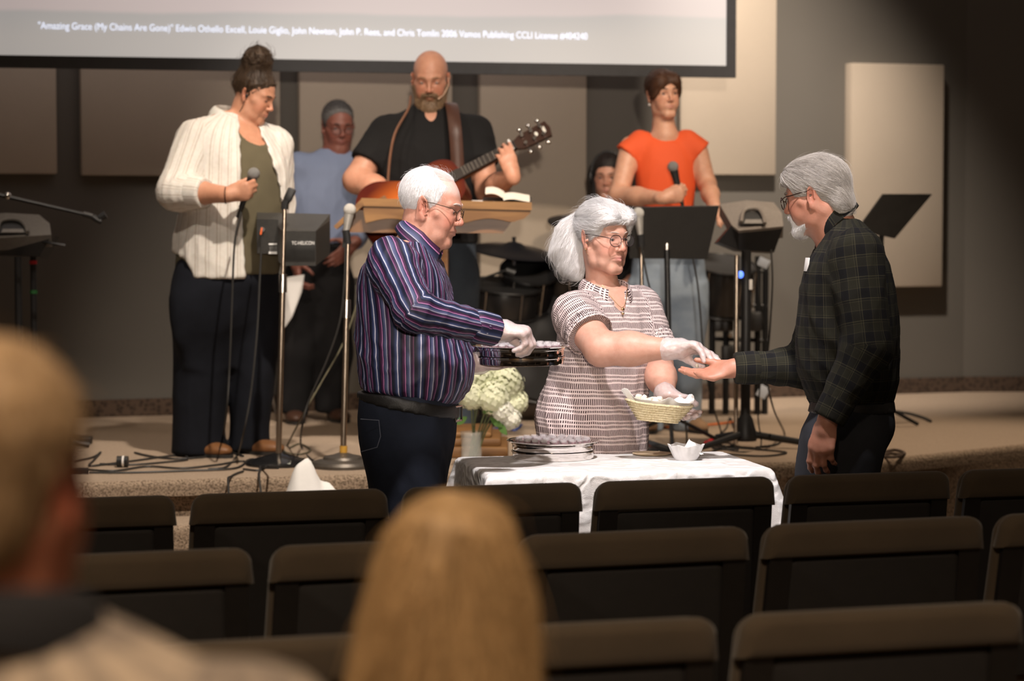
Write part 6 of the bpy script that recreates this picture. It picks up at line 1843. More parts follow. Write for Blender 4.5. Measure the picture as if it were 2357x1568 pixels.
# apron with scalloped lower edge
sc = [(836, 474), (1222, 482), (1221, 490), (1207, 503), (1182, 511)]
for k in range(1, 29):
    x = 1182 - (1182 - 842) * k / 28; sc.append((x, 511 - 11 * abs(math.sin((x - 842) / 340 * math.pi * 3)) + 3))
sc += [(838, 492)]
m = MB(); m.prism(pp(sc, D + .02), V(0, -.012, 0), V(0, .02, 0)); m.build('scalloped_apron', M_LECT, le, smooth=False)
m = MB(); q0 = pp([(806, 484), (1196, 486), (1158, 537), (786, 535)], D + .05); m.prism(q0, V(0, 0, 0), V(0, .30, 0)); m.build('book_box', M_LECT_DK, le, smooth=False)
m = MB(); a, b = P(912, 535, D + .2), P(1032, 535, D + .2); m.box(((a[0] + b[0]) / 2, D + .2, (STAGE_Z + .06 + a[2]) / 2), (b[0] - a[0], .2, a[2] - STAGE_Z - .06)); m.build('column', M_LECT_DK, le, smooth=False)
m = MB(); b0 = P(1170, 1040, D)[0]; a0 = P(860, 1040, D)[0]
for i, (ins, z0, z1) in enumerate(((0, 0, .05), (.03, .05, .085), (.07, .085, .11))):
    m.rbox(((a0 + b0) / 2, D + .12, STAGE_Z + (z0 + z1) / 2), (b0 - a0 - ins * 2, .48 - ins, z1 - z0), .012)
m.build('foot', M_LECT, le)
# open book on the lectern
bp = P(1165, 452, D + .12)
bo = thing('open_book', P(1165, 466, D + .12), 'open book with black cover lying on the right of the lectern', 'book')
def page(sgn):
    def fn(u, w):
        lift = .026 * math.sin(u * math.pi * .62) * (1 - .45 * u) if sgn < 0 else .012 * math.sin(min(1, u * 1.3) * math.pi * .7) * (1.1 - u)
        return P(1158, 462, D + .06) + V(sgn * (.115 if sgn > 0 else .075) * u, .20 * w, .010 + lift + .022 * w - (.008 * u if sgn > 0 else -.004 * u))
    return fn
for sgn in (-1, 1):
    m = MB(); m.grid(page(sgn), 12, 6, .009); m.build('page_block', plain('book_pages', (.78, .73, .64), .85, var=.04), bo)
m = MB(); m.grid(lambda u, w: P(1158, 467, D + .055) + V((u - .42) * .21, .21 * w, .003 + .022 * w), 12, 5, .004); m.build('cover', M_LEATHER_BK, bo)
ps = MB(); ps.grid(lambda u, w: P(1085, 466, D + .05) + V(u * .10, .15 * w, .003 + .006 * w), 4, 4, .0012)
tag(ps.build('paper_sheet', M_WHITEPAPER, base=P(1085, 466, D + .05)), 'sheet of paper on the lectern beside the open book', 'paper')

# ================================================================== acoustic guitar
D = 10.80
gj, gd = P(1068, 413, D), nrm(P(1185, 348, D) - P(1075, 405, D))      # neck joint and neck direction
gn = nrm(V(0, -.80, .60) - gd * (V(0, -.80, .60) @ gd))            # the soundboard leans back
gu = nrm(np.cross(gn, gd)); gu = gu if gu[2] > 0 else -gu            # across the neck, upward
gt = thing('acoustic_guitar', gj - gd * .25, 'sunburst acoustic guitar in the hands of the bald man', 'guitar')
prof = [(0.0, .04), (.012, .085), (.05, .118), (.10, .128), (.16, .118), (.205, .105), (.25, .112), (.31, .150), (.37, .178), (.43, .172), (.475, .130), (.496, .06), (.50, 0.0)]
pr = spline([V(a, b, 0) for a, b in prof], 4)
out = [gj - gd * p[0] + gu * max(p[1], 0.0) for p in pr] + [gj - gd * p[0] - gu * max(p[1], 0) for p in pr[::-1][1:]]
cen = gj - gd * .31
def burst_col(pts):
    c = []
    for p in pts:
        d = p - (gj - gd * .27); r = math.hypot(d @ gd / .27, d @ gu / .17)
        k = min(1, max(0, (r - .2) / .75)); c.append(V(.48, .115, .018) * (1 - k) + V(.075, .010, .006) * k)
    return np.array(c)
t = NT('sunburst_lacquer'); t.base(t.attr('col', 'Color')); t.set(Roughness=.18, Coat__Weight=.5); M_BURST = t.m
m = MB(); n_ = len(out); rings_ = []
for k_ in (1.0, .8, .6, .4, .2, .02): rings_.append([cen + (p - cen) * k_ + gn * .05 for p in out])
vs = [p for r_ in rings_ for p in r_]
fs = [(i * n_ + j, i * n_ + (j + 1) % n_, (i + 1) * n_ + (j + 1) % n_, (i + 1) * n_ + j) for i in range(5) for j in range(n_)] + [tuple(range(5 * n_, 6 * n_))]
m.add(vs, fs); m.build('soundboard', M_BURST, gt, smooth=False, attrs={'col': ('FLOAT_COLOR', burst_col(m.v))})
m = MB(); m.prism(out, gn * .0495, -gn * .05); m.build('body', plain('mahogany_side', (.075, .016, .009), .25, scale=12), gt, sharp=30)
m = MB(); sh_ = gj - gd * .155 + gn * .0505; m.prism([sh_ + gd * .05 * math.cos(a) + gu * .05 * math.sin(a) for a in np.linspace(0, 6.283, 25)[:-1]], gn * 0, gn * .001); m.build('sound_hole', M_BLACK, gt, smooth=False)
GR = np.stack([gd, gn, gu], 1)
m = MB(); m.rbox(gj - gd * .36 + gn * .055, (.03, .012, .16), .003, GR); m.build('bridge', M_LECT_DK, gt)
nl = np.linalg.norm(P(1192, 344, D) - gj)
m = MB(); m.prism([gj - gd * .12 + gu * .028, gj + gd * nl + gu * .022, gj + gd * nl - gu * .022, gj - gd * .12 - gu * .028], gn * .05, gn * .062); m.build('fretboard', plain('rosewood', (.014, .008, .006), .6, scale=30), gt, smooth=False)
m = MB(); m.tube([gj + gn * .035, gj + gd * nl + gn * .042], [.024, .019], 10); m.build('neck', plain('mahogany_neck', (.10, .035, .015), .3), gt)
for i in range(12):
    fx = nl - nl * 1.9 * (1 - 2 ** (-(i + 1) / 12.0))
    if fx < -.1: break
    m = MB(); m.box(gj + gd * fx + gn * .0628, (.003, .002, .047), GR); m.build('fret', M_CHROME, gt, smooth=False)
m = MB(); h0 = gj + gd * nl; hd = nrm(gd + V(0, .18, 0))
m.prism([h0 + gu * .024, h0 + hd * .03 + gu * .038, h0 + hd * .165 + gu * .042, h0 + hd * .175 - gu * .0, h0 + hd * .165 - gu * .042, h0 + hd * .03 - gu * .038, h0 - gu * .024], gn * .04, gn * .056); m.build('headstock', plain('dark_headstock', (.040, .018, .012), .3), gt, smooth=False)
for i in range(3):
    for s in (-1, 1):
        c_ = h0 + hd * (.045 + .045 * i) + gu * s * .022 + gn * .058
        m = MB(); m.cyl(c_, c_ + gn * .012, .008, n=12); m.cyl(h0 + hd * (.045 + .045 * i) + gu * s * .04 + gn * .048, h0 + hd * (.045 + .045 * i) + gu * s * .06 + gn * .048, .004, n=8); m.ball(h0 + hd * (.045 + .045 * i) + gu * s * .066 + gn * .048, (.011, .006, .009), 8); m.build('tuner', M_CHROME, gt)
m = MB()
for k in (-1, 0, 1): m.box(h0 + hd * (.145 + .004 * k) + gn * .057 + gu * .004 * k, (.006, .001, .03), GR)
m.ball(h0 + hd * .105 + gn * .057, (.008, .001, .012), 8, GR); m.build('headstock_emblem', plain('pearl_inlay', (.7, .68, .62), .3), gt)
for i in range(6):
    y_ = (i - 2.5) * .0072; m = MB(); m.tube([gj - gd * .36 + gu * y_ * 1.3 + gn * .064, h0 + gu * y_ + gn * .0655], .0006, 4); m.build('string', M_CHROME, gt)
m = MB(); cp_ = gj + gd * (nl * .93) + gn * .066; m.rbox(cp_, (.013, .010, .052), .003, GR); m.rbox(cp_ + gu * .030 - gn * .014, (.012, .036, .008), .003, GR); m.build('capo', plain('white_capo', (.72, .70, .68), .4), gt)
# strap over the left shoulder
Db = 11.1
m = MB(); sp_ = spline([P(1032, 236, Db + .02), P(1040, 244, Db - .10), P(1047, 290, Db - .20), P(1051, 340, Db - .225), P(1054, 396, Db - .235)], 6)
def strap_pt(u, w):
    k = u * (len(sp_) - 1); i = min(int(k), len(sp_) - 2); p = sp_[i] * (1 - (k - i)) + sp_[i + 1] * (k - i)
    return p + V((w - .5) * .058, -.004 - .01 * (1 - (2 * w - 1) ** 2), 0)
m.grid(strap_pt, 25, 5, .004); m.build('strap', M_LEATHER_BR, gt)
m = MB(); m.ball(P(1054, 396, Db - .245), (.022, .010, .022), 10); m.build('strap_button', plain('red_brown_leather', (.30, .07, .04), .5), gt)
o = [x for x in COL.objects if x.get('label', '').startswith('bald bearded')][0]
m = MB(); m.tube(spline([P(945, 222, Db - .02), P(940, 250, Db - .13), P(912, 300, Db - .19), P(900, 345, Db - .215), P(894, 400, Db - .225), P(892, 440, Db - .225)], 6), .006, 6); m.build('shoulder_cord', plain('tan_cord', (.17, .075, .04), .7), o)

# ================================================================== microphones
M_GRILL = plain('steel_mesh_grill', (.24, .235, .23), .55, .2, scale=400, bump=.6)
M_GRILL_S = plain('silver_mesh_grill', (.62, .60, .57), .5, .2, scale=400, bump=.6)
M_SILVER = plain('satin_silver', (.50, .48, .45), .4, .5)
def mic(a, b, label, name='handheld_microphone', body=None, sc=1.0, glow=None):
    """a ball of the grill, b cable end"""
    d = nrm(b - a); o = thing(name, b, label, 'microphone'); L_ = np.linalg.norm(b - a)
    up_ = -d; x_ = nrm(np.cross(up_, V(0, 1, .1))); R_ = np.stack([x_, np.cross(up_, x_), up_], 1)
    m = MB(); m.ball(a, .026 * sc, 14); m.build('grill', M_GRILL_S if body is not None else M_GRILL, o)
    m = MB(); m.lathe([(.0245, -.004), (.0255, 0), (.0245, .004)], a, 20, R_); m.build('grill_band', M_CHROME, o)
    m = MB(); m.tube([a + d * .018, a + d * .05, a + d * (L_ * .8), b], [.021 * sc, .0175 * sc, .0125 * sc, .011 * sc], 14); m.build('handle', body or M_BLACK, o)
    m = MB(); m.cyl(b, b + d * .045, .009, .007, 10); m.build('plug', M_RUBBER, o)
    return o
mic(P(584, 400, 10.06), P(555, 478, 10.09), 'black handheld microphone in the hand of the woman in white')
mic(P(1549, 384, 11.19), P(1569, 464, 11.21), 'black handheld microphone in the hand of the woman in orange')

def disc_base(c, r, mat, o, steps=True):
    m = MB(); m.lathe([(r, 0), (r, .012), (r * .93, .024), (r * .62, .034), (r * .58, .044), (r * .3, .052), (.016, .06)] if steps else [(r, 0), (r, .010), (r * .9, .020), (r * .35, .042), (.018, .05)], c, 40)
    return m.build('base', mat, o)
def mic_stand(bpx, D, top, label, base_mat, steps, r, name='microphone_stand'):
    bx_ = P(bpx, 900, D)[0]; c = V(bx_, D, STAGE_Z); o = thing(name, c, label, 'microphone stand')
    disc_base(c, r, base_mat, o, steps)
    tp = top; mid = c + (tp - c) * .70
    m = MB(); m.cyl(c + V(0, 0, .03), mid, .0125, n=14); m.build('lower_pole', M_STEEL, o)
    m = MB(); m.cyl(mid - nrm(tp - c) * .02, tp, .0085, n=12); m.build('upper_pole', M_STEEL, o)
    m = MB(); m.cyl(mid - nrm(tp - c) * .03, mid + nrm(tp - c) * .045, .0185, .0165, 14); m.build('clutch', M_CHROME, o)
    return o, c
# stand carrying the vocal monitor
D1 = 9.98
s1, c1 = mic_stand(640, D1, P(655, 478, D1), 'straight microphone stand with black base carrying the vocal monitor box', plain('gloss_black_base', (.012, .012, .013), .18), False, .135)
m = MB(); m.tube([P(655, 482, D1), P(656, 468, D1), P(664, 456, D1)], .016, 10); m.rbox(P(667, 448, D1), (.034, .034, .055), .006, Ry(25)); m.build('clip', M_BLACK, s1)
m = MB(); m.box(c1 + V(.035, -.098, .021), (.05, .035, .002), Rx(14)); m.build('base_label', plain('pale_sticker', (.62, .66, .58), .5), s1, smooth=False)
# stand with the silver microphone
D2 = 9.90
s2, c2 = mic_stand(789, D2, P(801, 560, D2), 'microphone stand with stepped grey base and silver microphone', plain('cast_grey_base', (.13, .115, .10), .42, .6, bump=.15), True, .135)
m = MB(); m.cyl(c2 + (P(801, 560, D2) - c2) * .055, c2 + (P(801, 560, D2) - c2) * .095, .016, n=14); m.build('yellow_tape', plain('yellow_tape', (.62, .34, .05), .5), s2)
m = MB(); m.tube([P(800, 562, D2), P(798, 545, D2), P(796, 530, D2)], .016, 10); m.build('clip', M_BLACK, s2)
mic(P(805, 483, D2), P(795, 545, D2), 'silver microphone standing upright left of the lectern', 'stand_microphone', M_SILVER)
D3 = 10.55
s3, c3 = mic_stand(1482, D3, P(1476, 566, D3), 'microphone stand behind the white-haired woman', plain('gloss_black_base', (.012, .012, .013), .18), False, .13)
m = MB(); m.tube([P(1476, 568, D3), P(1476, 552, D3), P(1474, 540, D3)], .016, 10); m.build('clip', M_BLACK, s3)
mic(P(1469, 491, D3), P(1475, 552, D3), 'silver microphone just right of the white-haired woman', 'stand_microphone', M_SILVER)

# ================================================================== monitors on stands
DM = 10.04
mo = thing('vocal_monitor', P(675, 612, DM), 'small black vocal monitor box clamped on the stand, white lettering', 'speaker')
back, front = DM + .20, DM
top = [P(592, 489, back), P(760, 493, back), P(759, 508, back - .03), P(727, 532, front), P(649, 532, front), P(640, 521, front + .03), P(641, 506, front + .10), P(591, 504, front + .10)]
dn = P(700, 612, front + .03) - P(700, 532, front)
m = MB(); m.prism(top[::-1], V(0, 0, 0), dn); m.build('cabinet', plain('charcoal_cabinet', (.034, .033, .031), .5, bump=.1, scale=80), mo, smooth=False)
fn_ = nrm(np.cross(dn, V(1, 0, 0))); fn_ = fn_ if fn_[1] < 0 else -fn_
m = MB(); fc = (P(688, 532, front) + dn * .55) + fn_ * .003; FRm = np.stack([V(1, 0, 0), fn_, nrm(-dn)], 1)
m.rbox(fc, (.135, .004, .085), .001, FRm); m.build('name_plate', plain('dark_plate', (.016, .016, .016), .5), mo)
M_WTXT = plain('white_print', (.80, .80, .80), .6, var=.02)
text_mesh('brand_lettering', 'TC-HELICON', P(672, 561, front) + fn_ * .018 + V(0, .004, 0), V(1, 0, 0), nrm(-dn), .020, M_WTXT, mo, .094, bold=.012)
lc_ = front + .10
for (x, y, w, hh_) in ((628, 562, .034, .006), (628, 582, .034, .010)):
    m = MB(); m.box(P(x, y, lc_ - .004) , (w, .002, hh_)); m.build('printed_label', M_WTXT, mo, smooth=False)
m = MB()
for i in range(3):
    for j in range(4): m.box(P(622 + j * 4.5, 569 + i * 4, lc_ - .003), (.0025, .002, .003))
m.build('indicator_dots', plain('grey_print', (.45, .45, .45), .6), mo, smooth=False)['kind'] = 'stuff'
m = MB(); m.cyl(P(604, 528, lc_ + .0), P(604, 528, lc_ - .03), .010, n=14); m.build('cable_plug', M_BLACKM, mo)
m = MB(); m.tube([P(603, 524, lc_ - .045), P(600, 540, lc_ - .045)], .004, 6); m.build('plug_light', plain('orange_sleeve', (.80, .16, .05), .4), mo)

def handle_monitor(mx, D, label, shell):
    """moulded stage monitor leaning back: pale top with a carry-handle recess, dark grille below. mx maps the measured outline"""
    Q = lambda x, y, d: P(*mx(x, y), d)
    f, k = D, D + .19
    low = Q(1735, 581, f + .03)
    o = thing('stage_monitor', low, label, 'speaker')
    up = [Q(1656, 470, k), Q(1720, 461, k), Q(1781, 466, k), Q(1800, 490, (f + k) / 2), Q(1803, 521, f), Q(1700, 531, f), Q(1684, 518, f + .03)]
    nn = nrm(np.cross(up[2] - up[0], up[4] - up[0])); nn = nn if nn[1] < 0 else -nn
    m = MB(); m.prism(up, V(0, 0, 0), -nn * .06); m.build('top_shell', shell, o, smooth=False)
    dk = [Q(1684, 519, f + .03), Q(1700, 532, f), Q(1803, 522, f), Q(1782, 581, f + .03), Q(1700, 576, f + .03), Q(1652, 557, f + .07)]
    m = MB(); m.prism(dk, V(0, .003, 0), V(0, .20, -.01)); m.build('grille', M_BLACK, o, smooth=False)
    c = lambda x, y: (lambda p: p + nn * .004)(up[0] + (lambda q: q - up[0] - nn * ((q - up[0]) @ nn))(Q(x, y, f + .1)))
    rc_ = [on_plane(*mx(x, y), up[0] + nn * .004, nn) for x, y in ((1713, 486), (1728, 482), (1745, 485), (1754, 497), (1758, 516), (1707, 517))]
    m = MB(); m.prism(rc_, V(0, 0, 0), -nn * .006); m.build('handle_recess', M_BLACK, o, smooth=False)
    hb = [on_plane(*mx(x, y), up[0] + nn * .012, nn) for x, y in ((1706, 512), (1711, 487), (1728, 480), (1747, 484), (1757, 499), (1760, 515))]
    m = MB(); m.tube(spline(hb, 4), .009, 8); m.build('handle', shell, o)
    ct = [on_plane(*mx(x, y), up[0] + nn * .009, nn) for x, y in ((1716, 505), (1752, 505), (1755, 514), (1713, 514))]
    m = MB(); m.prism(ct, V(0, 0, 0), -nn * .004); m.build('control_panel', plain('grey_control_panel', (.20, .19, .18), .5), o, smooth=False)
    return o, low
SHELL = plain('moulded_grey_shell', (.17, .15, .135), .55, bump=.15, scale=90)
hm, hcR = handle_monitor(lambda x, y: (x, y), 10.75, 'grey-black stage monitor with handle, right of the wide music stand', SHELL)
hm2, hcL = handle_monitor(lambda x, y: (118 + (x - 1803) * 1.28, 490 + (y - 461) * .84), 10.6, 'black stage monitor with handle at the left edge of the stage', plain('moulded_dark_shell', (.12, .11, .10), .55, bump=.15, scale=90))
hcR = hcR + V(0, 0, .05); hcL = hcL + V(0, 0, .05)
def tripod_stand(px, D, ztop, label, mat, r=.018, foot=.33, name='speaker_stand', legs=3, rot=.3):
    c = V(P(px, 900, D)[0], D, STAGE_Z); o = thing(name, c, label, 'stand')
    m = MB(); m.cyl(c + V(0, 0, .10), V(c[0], c[1], ztop), r, n=14); m.build('pole', mat, o)
    m = MB(); m.lathe([(.05, .03), (.055, .05), (.032, .13), (.022, .15)], c, 16); m.build('hub', M_BLACK, o)
    for k in range(legs):
        a = rot + k * 2 * math.pi / legs; m = MB(); m.tube([c + V(.03 * math.cos(a), .03 * math.sin(a), .06), c + V(foot * math.cos(a), foot * math.sin(a), .014)], [.017, .013], 8); m.build('leg', M_BLACK, o)
    return o, c
o_, c_ = tripod_stand(1716, 10.7, hcR[2] - .04, 'black tripod stand under the grey-black stage monitor', M_BLACK, .022, .36, rot=-.25)
m = MB(); m.cyl(c_ + V(-.045, -.03, .02), V(c_[0] - .045, c_[1] - .03, hcR[2] - .06), .010, n=12); m.build('side_rod', M_STEEL, o_)
m = MB(); m.ball(V(c_[0] - .026, c_[1] - .020, P(1702, 632, 10.7)[2]), (.013, .008, .016), 10); m.build('blue_light', emit('blue_indicator', (.10, .22, 1.0), 2.0), o_)
m = MB(); m.rbox(V(c_[0] + .018, c_[1] - .026, P(1716, 655, 10.7)[2]), (.014, .006, .045), .002); m.build('white_tag', M_WHITEPAPER, o_)
tripod_stand(45, 10.6, hcL[2] - .05, 'left black pole stand under the monitor at the left edge', M_BLACK, .016, .3)
o_, c_ = tripod_stand(80, 10.72, hcL[2] - .05, 'black pole stand with a red marker under the left monitor', M_BLACK, .014, .3, rot=.9)
m = MB(); m.cyl(V(c_[0], c_[1], P(80, 604, 10.72)[2] - .008), V(c_[0], c_[1], P(80, 604, 10.72)[2] + .008), .017, n=12); m.build('red_marker', plain('red_plastic', (.6, .02, .03), .4), o_)
m = MB(); m.cyl(V(c_[0], c_[1], P(80, 672, 10.72)[2] - .008), V(c_[0], c_[1], P(80, 672, 10.72)[2] + .008), .017, n=12); m.build('green_marker', plain('green_tape', (.02, .12, .03), .5), o_)
m = MB(); m.tube([P(95, 556, 10.62), P(118, 560, 10.6), P(150, 565, 10.6)], .006, 8); m.build('tilt_lever', M_BLACKM, hm2)
# boom microphone stand reaching in from the left
D = 10.3
bs = thing('boom_stand', V(P(-190, 900, D)[0], D, STAGE_Z), 'black boom arm with empty clip reaching in from the left edge', 'microphone stand')
m = MB(); m.tube([P(-230, 395, D), P(0, 449, D), P(192, 493, D)], [.010, .010, .008], 10); m.build('boom_arm', M_BLACKM, bs)
m = MB(); m.cyl(P(192, 493, D), P(214, 499, D), .013, n=12); m.build('arm_tip', M_BLACK, bs)
m = MB(); m.tube(spline([P(214, 499, D), P(224, 506, D), P(234, 510, D)], 4), .014, 10); m.tube([P(228, 503, D), P(243, 494, D)], [.014, .018], 10); m.build('clip', M_BLACK, bs)
m = MB(); m.ball(P(18, 451, D), .016, 10); m.build('knob', M_CHROME, bs)
cb_ = BASE[bs.name]; m = MB(); m.cyl(cb_ + V(0, 0, .03), V(cb_[0], cb_[1], P(-190, 404, D)[2]), .012, n=12); m.build('pole', M_BLACKM, bs); disc_base(cb_, .13, M_BLACKM, bs, False)

# ================================================================== music stands
def music_stand(corners, D, post_top, base_px, label, lip=True, thick=.012):
    c = V(P(base_px, 900, D)[0], D, STAGE_Z); o = thing('music_stand', c, label, 'music stand')
    q = corners; n = nrm(np.cross(q[1] - q[0], q[3] - q[0])); n = n if n[1] < 0 else -n
    m = MB(); m.prism(q, n * thick / 2, -n * thick / 2); m.build('desk', plain('matte_black_desk', (.016, .015, .014), .55, scale=20), o, smooth=False)
    if lip:
        m = MB(); d_ = nrm(q[2] - q[3]); m.prism([q[3] - n * .0, q[2], q[2] - n * .05, q[3] - n * .05], V(0, 0, 0), V(0, 0, .010)); m.build('lip', plain('matte_black_desk', (.016, .015, .014), .55), o, smooth=False)
    m = MB(); m.cyl(c + V(0, 0, .10), post_top, .013, n=12); m.build('post', M_BLACKM, o)
    m = MB(); m.cyl(post_top, post_top + V(0, 0, .03), .02, n=12); m.build('knuckle', M_CHROME, o)
    for k in range(3):
        a = .5 + k * 2.094; m = MB(); m.tube([c + V(0, 0, .14), c + V(.27 * math.cos(a), .27 * math.sin(a), .010)], .009, 8); m.build('leg', M_BLACKM, o)
    return o
D = 10.75
music_stand([P(1452, 477, D - .02), P(1655, 474, D - .02), P(1627, 596, D + .06), P(1449, 594, D + .06)], D, P(1535, 575, D + .05), 1543, 'wide black music stand in front of the woman in orange')
D = 11.6
music_stand([P(2032, 447, D - .12), P(2144, 447, D - .02), P(2058, 549, D - .06), P(1972, 530, D - .14)], D, P(2030, 520, D), 2010, 'tilted black music stand behind the man in plaid', lip=False)

# ================================================================== drum kit behind the lectern
D = 12.2
M_DRUM = plain('black_drum_shell', (.012, .011, .011), .25, scale=15)
M_CYM = plain('black_rubber_cymbal', (.008, .009, .013), .32, .1, scale=25)
def cymbal(cx, cy, D, r, tilt, roll, label):
    c = P(cx, cy, D); foot = V(c[0], D, STAGE_Z); o = thing('cymbal', foot, label, 'cymbal', 'black cymbals of the drum kit')
    R_ = Ry(roll) @ Rx(tilt)
    m = MB(); m.lathe([(r, 0), (r * .8, .012), (r * .3, .026), (r * .16, .045), (.01, .05), (.01, .044), (r * .15, .036), (r * .3, .019), (r, -.004)], c, 48, R_); m.build('disc', M_CYM, o)
    m = MB(); m.cyl(c + V(0, 0, .03), c + V(0, 0, .075), .010, n=10); m.build('wing_nut', M_BLACKM, o)
    m = MB(); m.cyl(foot + V(0, 0, .2), c, .010, n=10); m.build('post', M_CHROME, o)
    for k in range(3):
        a = .4 + k * 2.094; m = MB(); m.tube([foot + V(0, 0, .3), foot + V(.22 * math.cos(a), .22 * math.sin(a), .008)], .008, 8); m.build('leg', M_CHROME, o)
cymbal(1183, 580, 12.0, .215, 9, 7, 'wide black cymbal between the lectern and the white-haired woman')
cymbal(1345, 515, 12.4, .19, 13, 5, 'black cymbal partly hidden behind the white hair')
def drum(cx, cy, D, r, dep, axis, label, name='tom_drum'):
    c = P(cx, cy, D); o = thing(name, c - V(0, 0, r), label, 'drum', 'drums of the kit')
    z_ = nrm(axis); x_ = nrm(np.cross(z_, V(.1, .2, 1))); R_ = np.stack([x_, np.cross(z_, x_), z_], 1)
    m = MB(); m.lathe([(r * .98, -dep / 2), (r, -dep / 2 + .01), (r, dep / 2 - .01), (r * .98, dep / 2)], c, 32, R_); m.build('shell', M_DRUM, o, sharp=40)
    m = MB(); m.lathe([(.001, dep / 2 + .001), (r * .96, dep / 2 + .004), (r * .97, dep / 2 - .004)], c, 32, R_); m.build('head', plain('dark_drum_head', (.010, .010, .011), .6), o)
    for s in (-1, 1):
        m = MB(); m.tube([c + R_ @ V(r * 1.03 * math.cos(a), r * 1.03 * math.sin(a), s * (dep / 2)) for a in np.linspace(0, 6.283, 33)[:-1]], .007, 6, closed=True); m.build('hoop', M_BLACKM, o)
    for k in range(6):
        a = k * 1.047; m = MB(); m.tube([c + R_ @ V(r * 1.04 * math.cos(a), r * 1.04 * math.sin(a), -dep / 2), c + R_ @ V(r * 1.04 * math.cos(a), r * 1.04 * math.sin(a), dep / 2)], .004, 6); m.build('lug', M_CHROME, o)
    return o
drum(1215, 660, 12.0, .14, .18, V(.1, -.45, .9), 'black tom drum under the wide cymbal')
drum(1295, 655, 12.1, .15, .20, V(-.1, -.45, .9), 'black tom drum beside the white-haired woman')
drum(1160, 690, 11.9, .17, .14, V(.1, -.2, 1), 'low black snare drum right of the guitarist', 'snare_drum')
bd = drum(1250, 800, 12.15, .27, .40, V(.05, -1, .05), 'large black bass drum on the stage floor', 'bass_drum')
drum(1660, 660, 12.3, .16, .24, V(.1, -.3, 1), 'black floor tom behind the stage monitor stand', 'floor_tom')
# boom microphone over the snare
ms = thing('drum_microphone', V(P(1106, 900, 11.8)[0], 11.8, STAGE_Z), 'thin boom microphone aimed at the drums right of the guitarist', 'microphone stand')
c_ = BASE[ms.name]
m = MB(); m.cyl(c_ + V(0, 0, .02), P(1106, 640, 11.8), .010, n=10); m.build('post', M_BLACKM, ms)
m = MB(); m.tube([P(1098, 646, 11.8), P(1165, 622, 11.8)], .006, 8); m.build('arm', M_BLACKM, ms)
m = MB(); m.tube([P(1165, 622, 11.8), P(1185, 630, 11.8)], [.016, .022], 10); m.build('microphone_head', M_BLACK, ms)
m = MB(); m.ball(P(1102, 640, 11.77), .011, 8); m.build('chrome_knob', M_CHROME, ms)
disc_base(c_, .11, M_BLACKM, ms, False)
# equipment rack behind the right-hand stands
rk = thing('equipment_rack', V(P(1680, 900, 12.4)[0], 12.4, STAGE_Z), 'dark rack of drum hardware with blue lights behind the monitor stand', 'rack')
c_ = BASE[rk.name]
for x, y1 in ((1640, 590), (1672, 600), (1745, 590), (1762, 600)):
    m = MB(); a = P(x, y1, 12.4); m.cyl(V(a[0], 12.4, STAGE_Z + .002), a, .017, n=10); m.build('upright', M_BLACKM, rk)
for y in (620, 700, 780, 850):
    m = MB(); m.cyl(P(1632, y, 12.4), P(1768, y + 4, 12.4), .012, n=10); m.build('crossbar', M_BLACKM, rk)
for x, y, w_, h_ in ((1660, 625, .07, .06), (1700, 690, .12, .10), (1665, 745, .10, .08), (1735, 740, .08, .10), (1690, 815, .13, .09), (1740, 830, .07, .07)):
    m = MB(); m.rbox(P(x, y, 12.33), (w_, .07, h_), .01); m.build('module', M_BLACK, rk)
for x, y in ((1645, 628), (1668, 625), (1690, 636)):
    m = MB(); m.ball(P(x, y, 12.28), .014, 8); m.build('blue_light', emit('soft_blue_indicator', (.12, .3, .9), .9), rk)
for x, y in ((1652, 660), (1730, 668), (1680, 772), (1722, 800), (1650, 700)):
    m = MB(); m.ball(P(x, y, 12.29), .012, 8); m.build('clamp', M_STEEL, rk)
for i, (x, y, w_, h_, ry) in enumerate(((1757, 605, .055, .045, 25), (1756, 902, .05, .06, 30))):
    m = MB(); m.rbox(P(x, y, 11.9), (w_, .004, h_), .001, Ry(ry)); m.build('paper_tag', plain('bluish_paper', (.52, .58, .68), .8), rk)

# ================================================================== flowers in a glass vase on the stage edge
D = 9.86
vb = V(P(1085, 900, D)[0], D, STAGE_Z)
va = thing('flower_vase', vb, 'clear glass vase of white hydrangeas and stems beside the table', 'vase')
t = NT('vase_glass'); t.base(t.ramp(t.noise(9, 2, .5, t.obj()), [(0, (.72, .74, .72)), (1, (.8, .82, .8))])); t.set(Roughness=.04, Alpha=.22); M_VASE = t.m
m = MB(); m.lathe([(.045, 0), (.047, .005), (.043, .06), (.042, .11), (.048, .15), (.046, .15), (.040, .11), (.041, .06), (.042, .012), (.001, .012)], vb, 32); m.build('glass', M_VASE, va)
M_PETAL = plain('cream_hydrangea_petal', (.80, .83, .62), .7, var=.15, scale=9)
M_PETALW = plain('white_petal', (.80, .80, .72), .7, var=.1, scale=9)
M_LEAF = plain('green_leaf', (.09, .19, .045), .5, var=.3, scale=12)
M_STEM = plain('flower_stem', (.10, .12, .05), .6, var=.3)
heads = [(1100, 872, .078, 0), (1165, 885, .075, .02), (1135, 915, .070, -.06), (1085, 910, .06, -.05), (1185, 925, .055, .03), (1130, 862, .065, .05), (1175, 965, .042, -.05), (1158, 948, .045, -.06)]
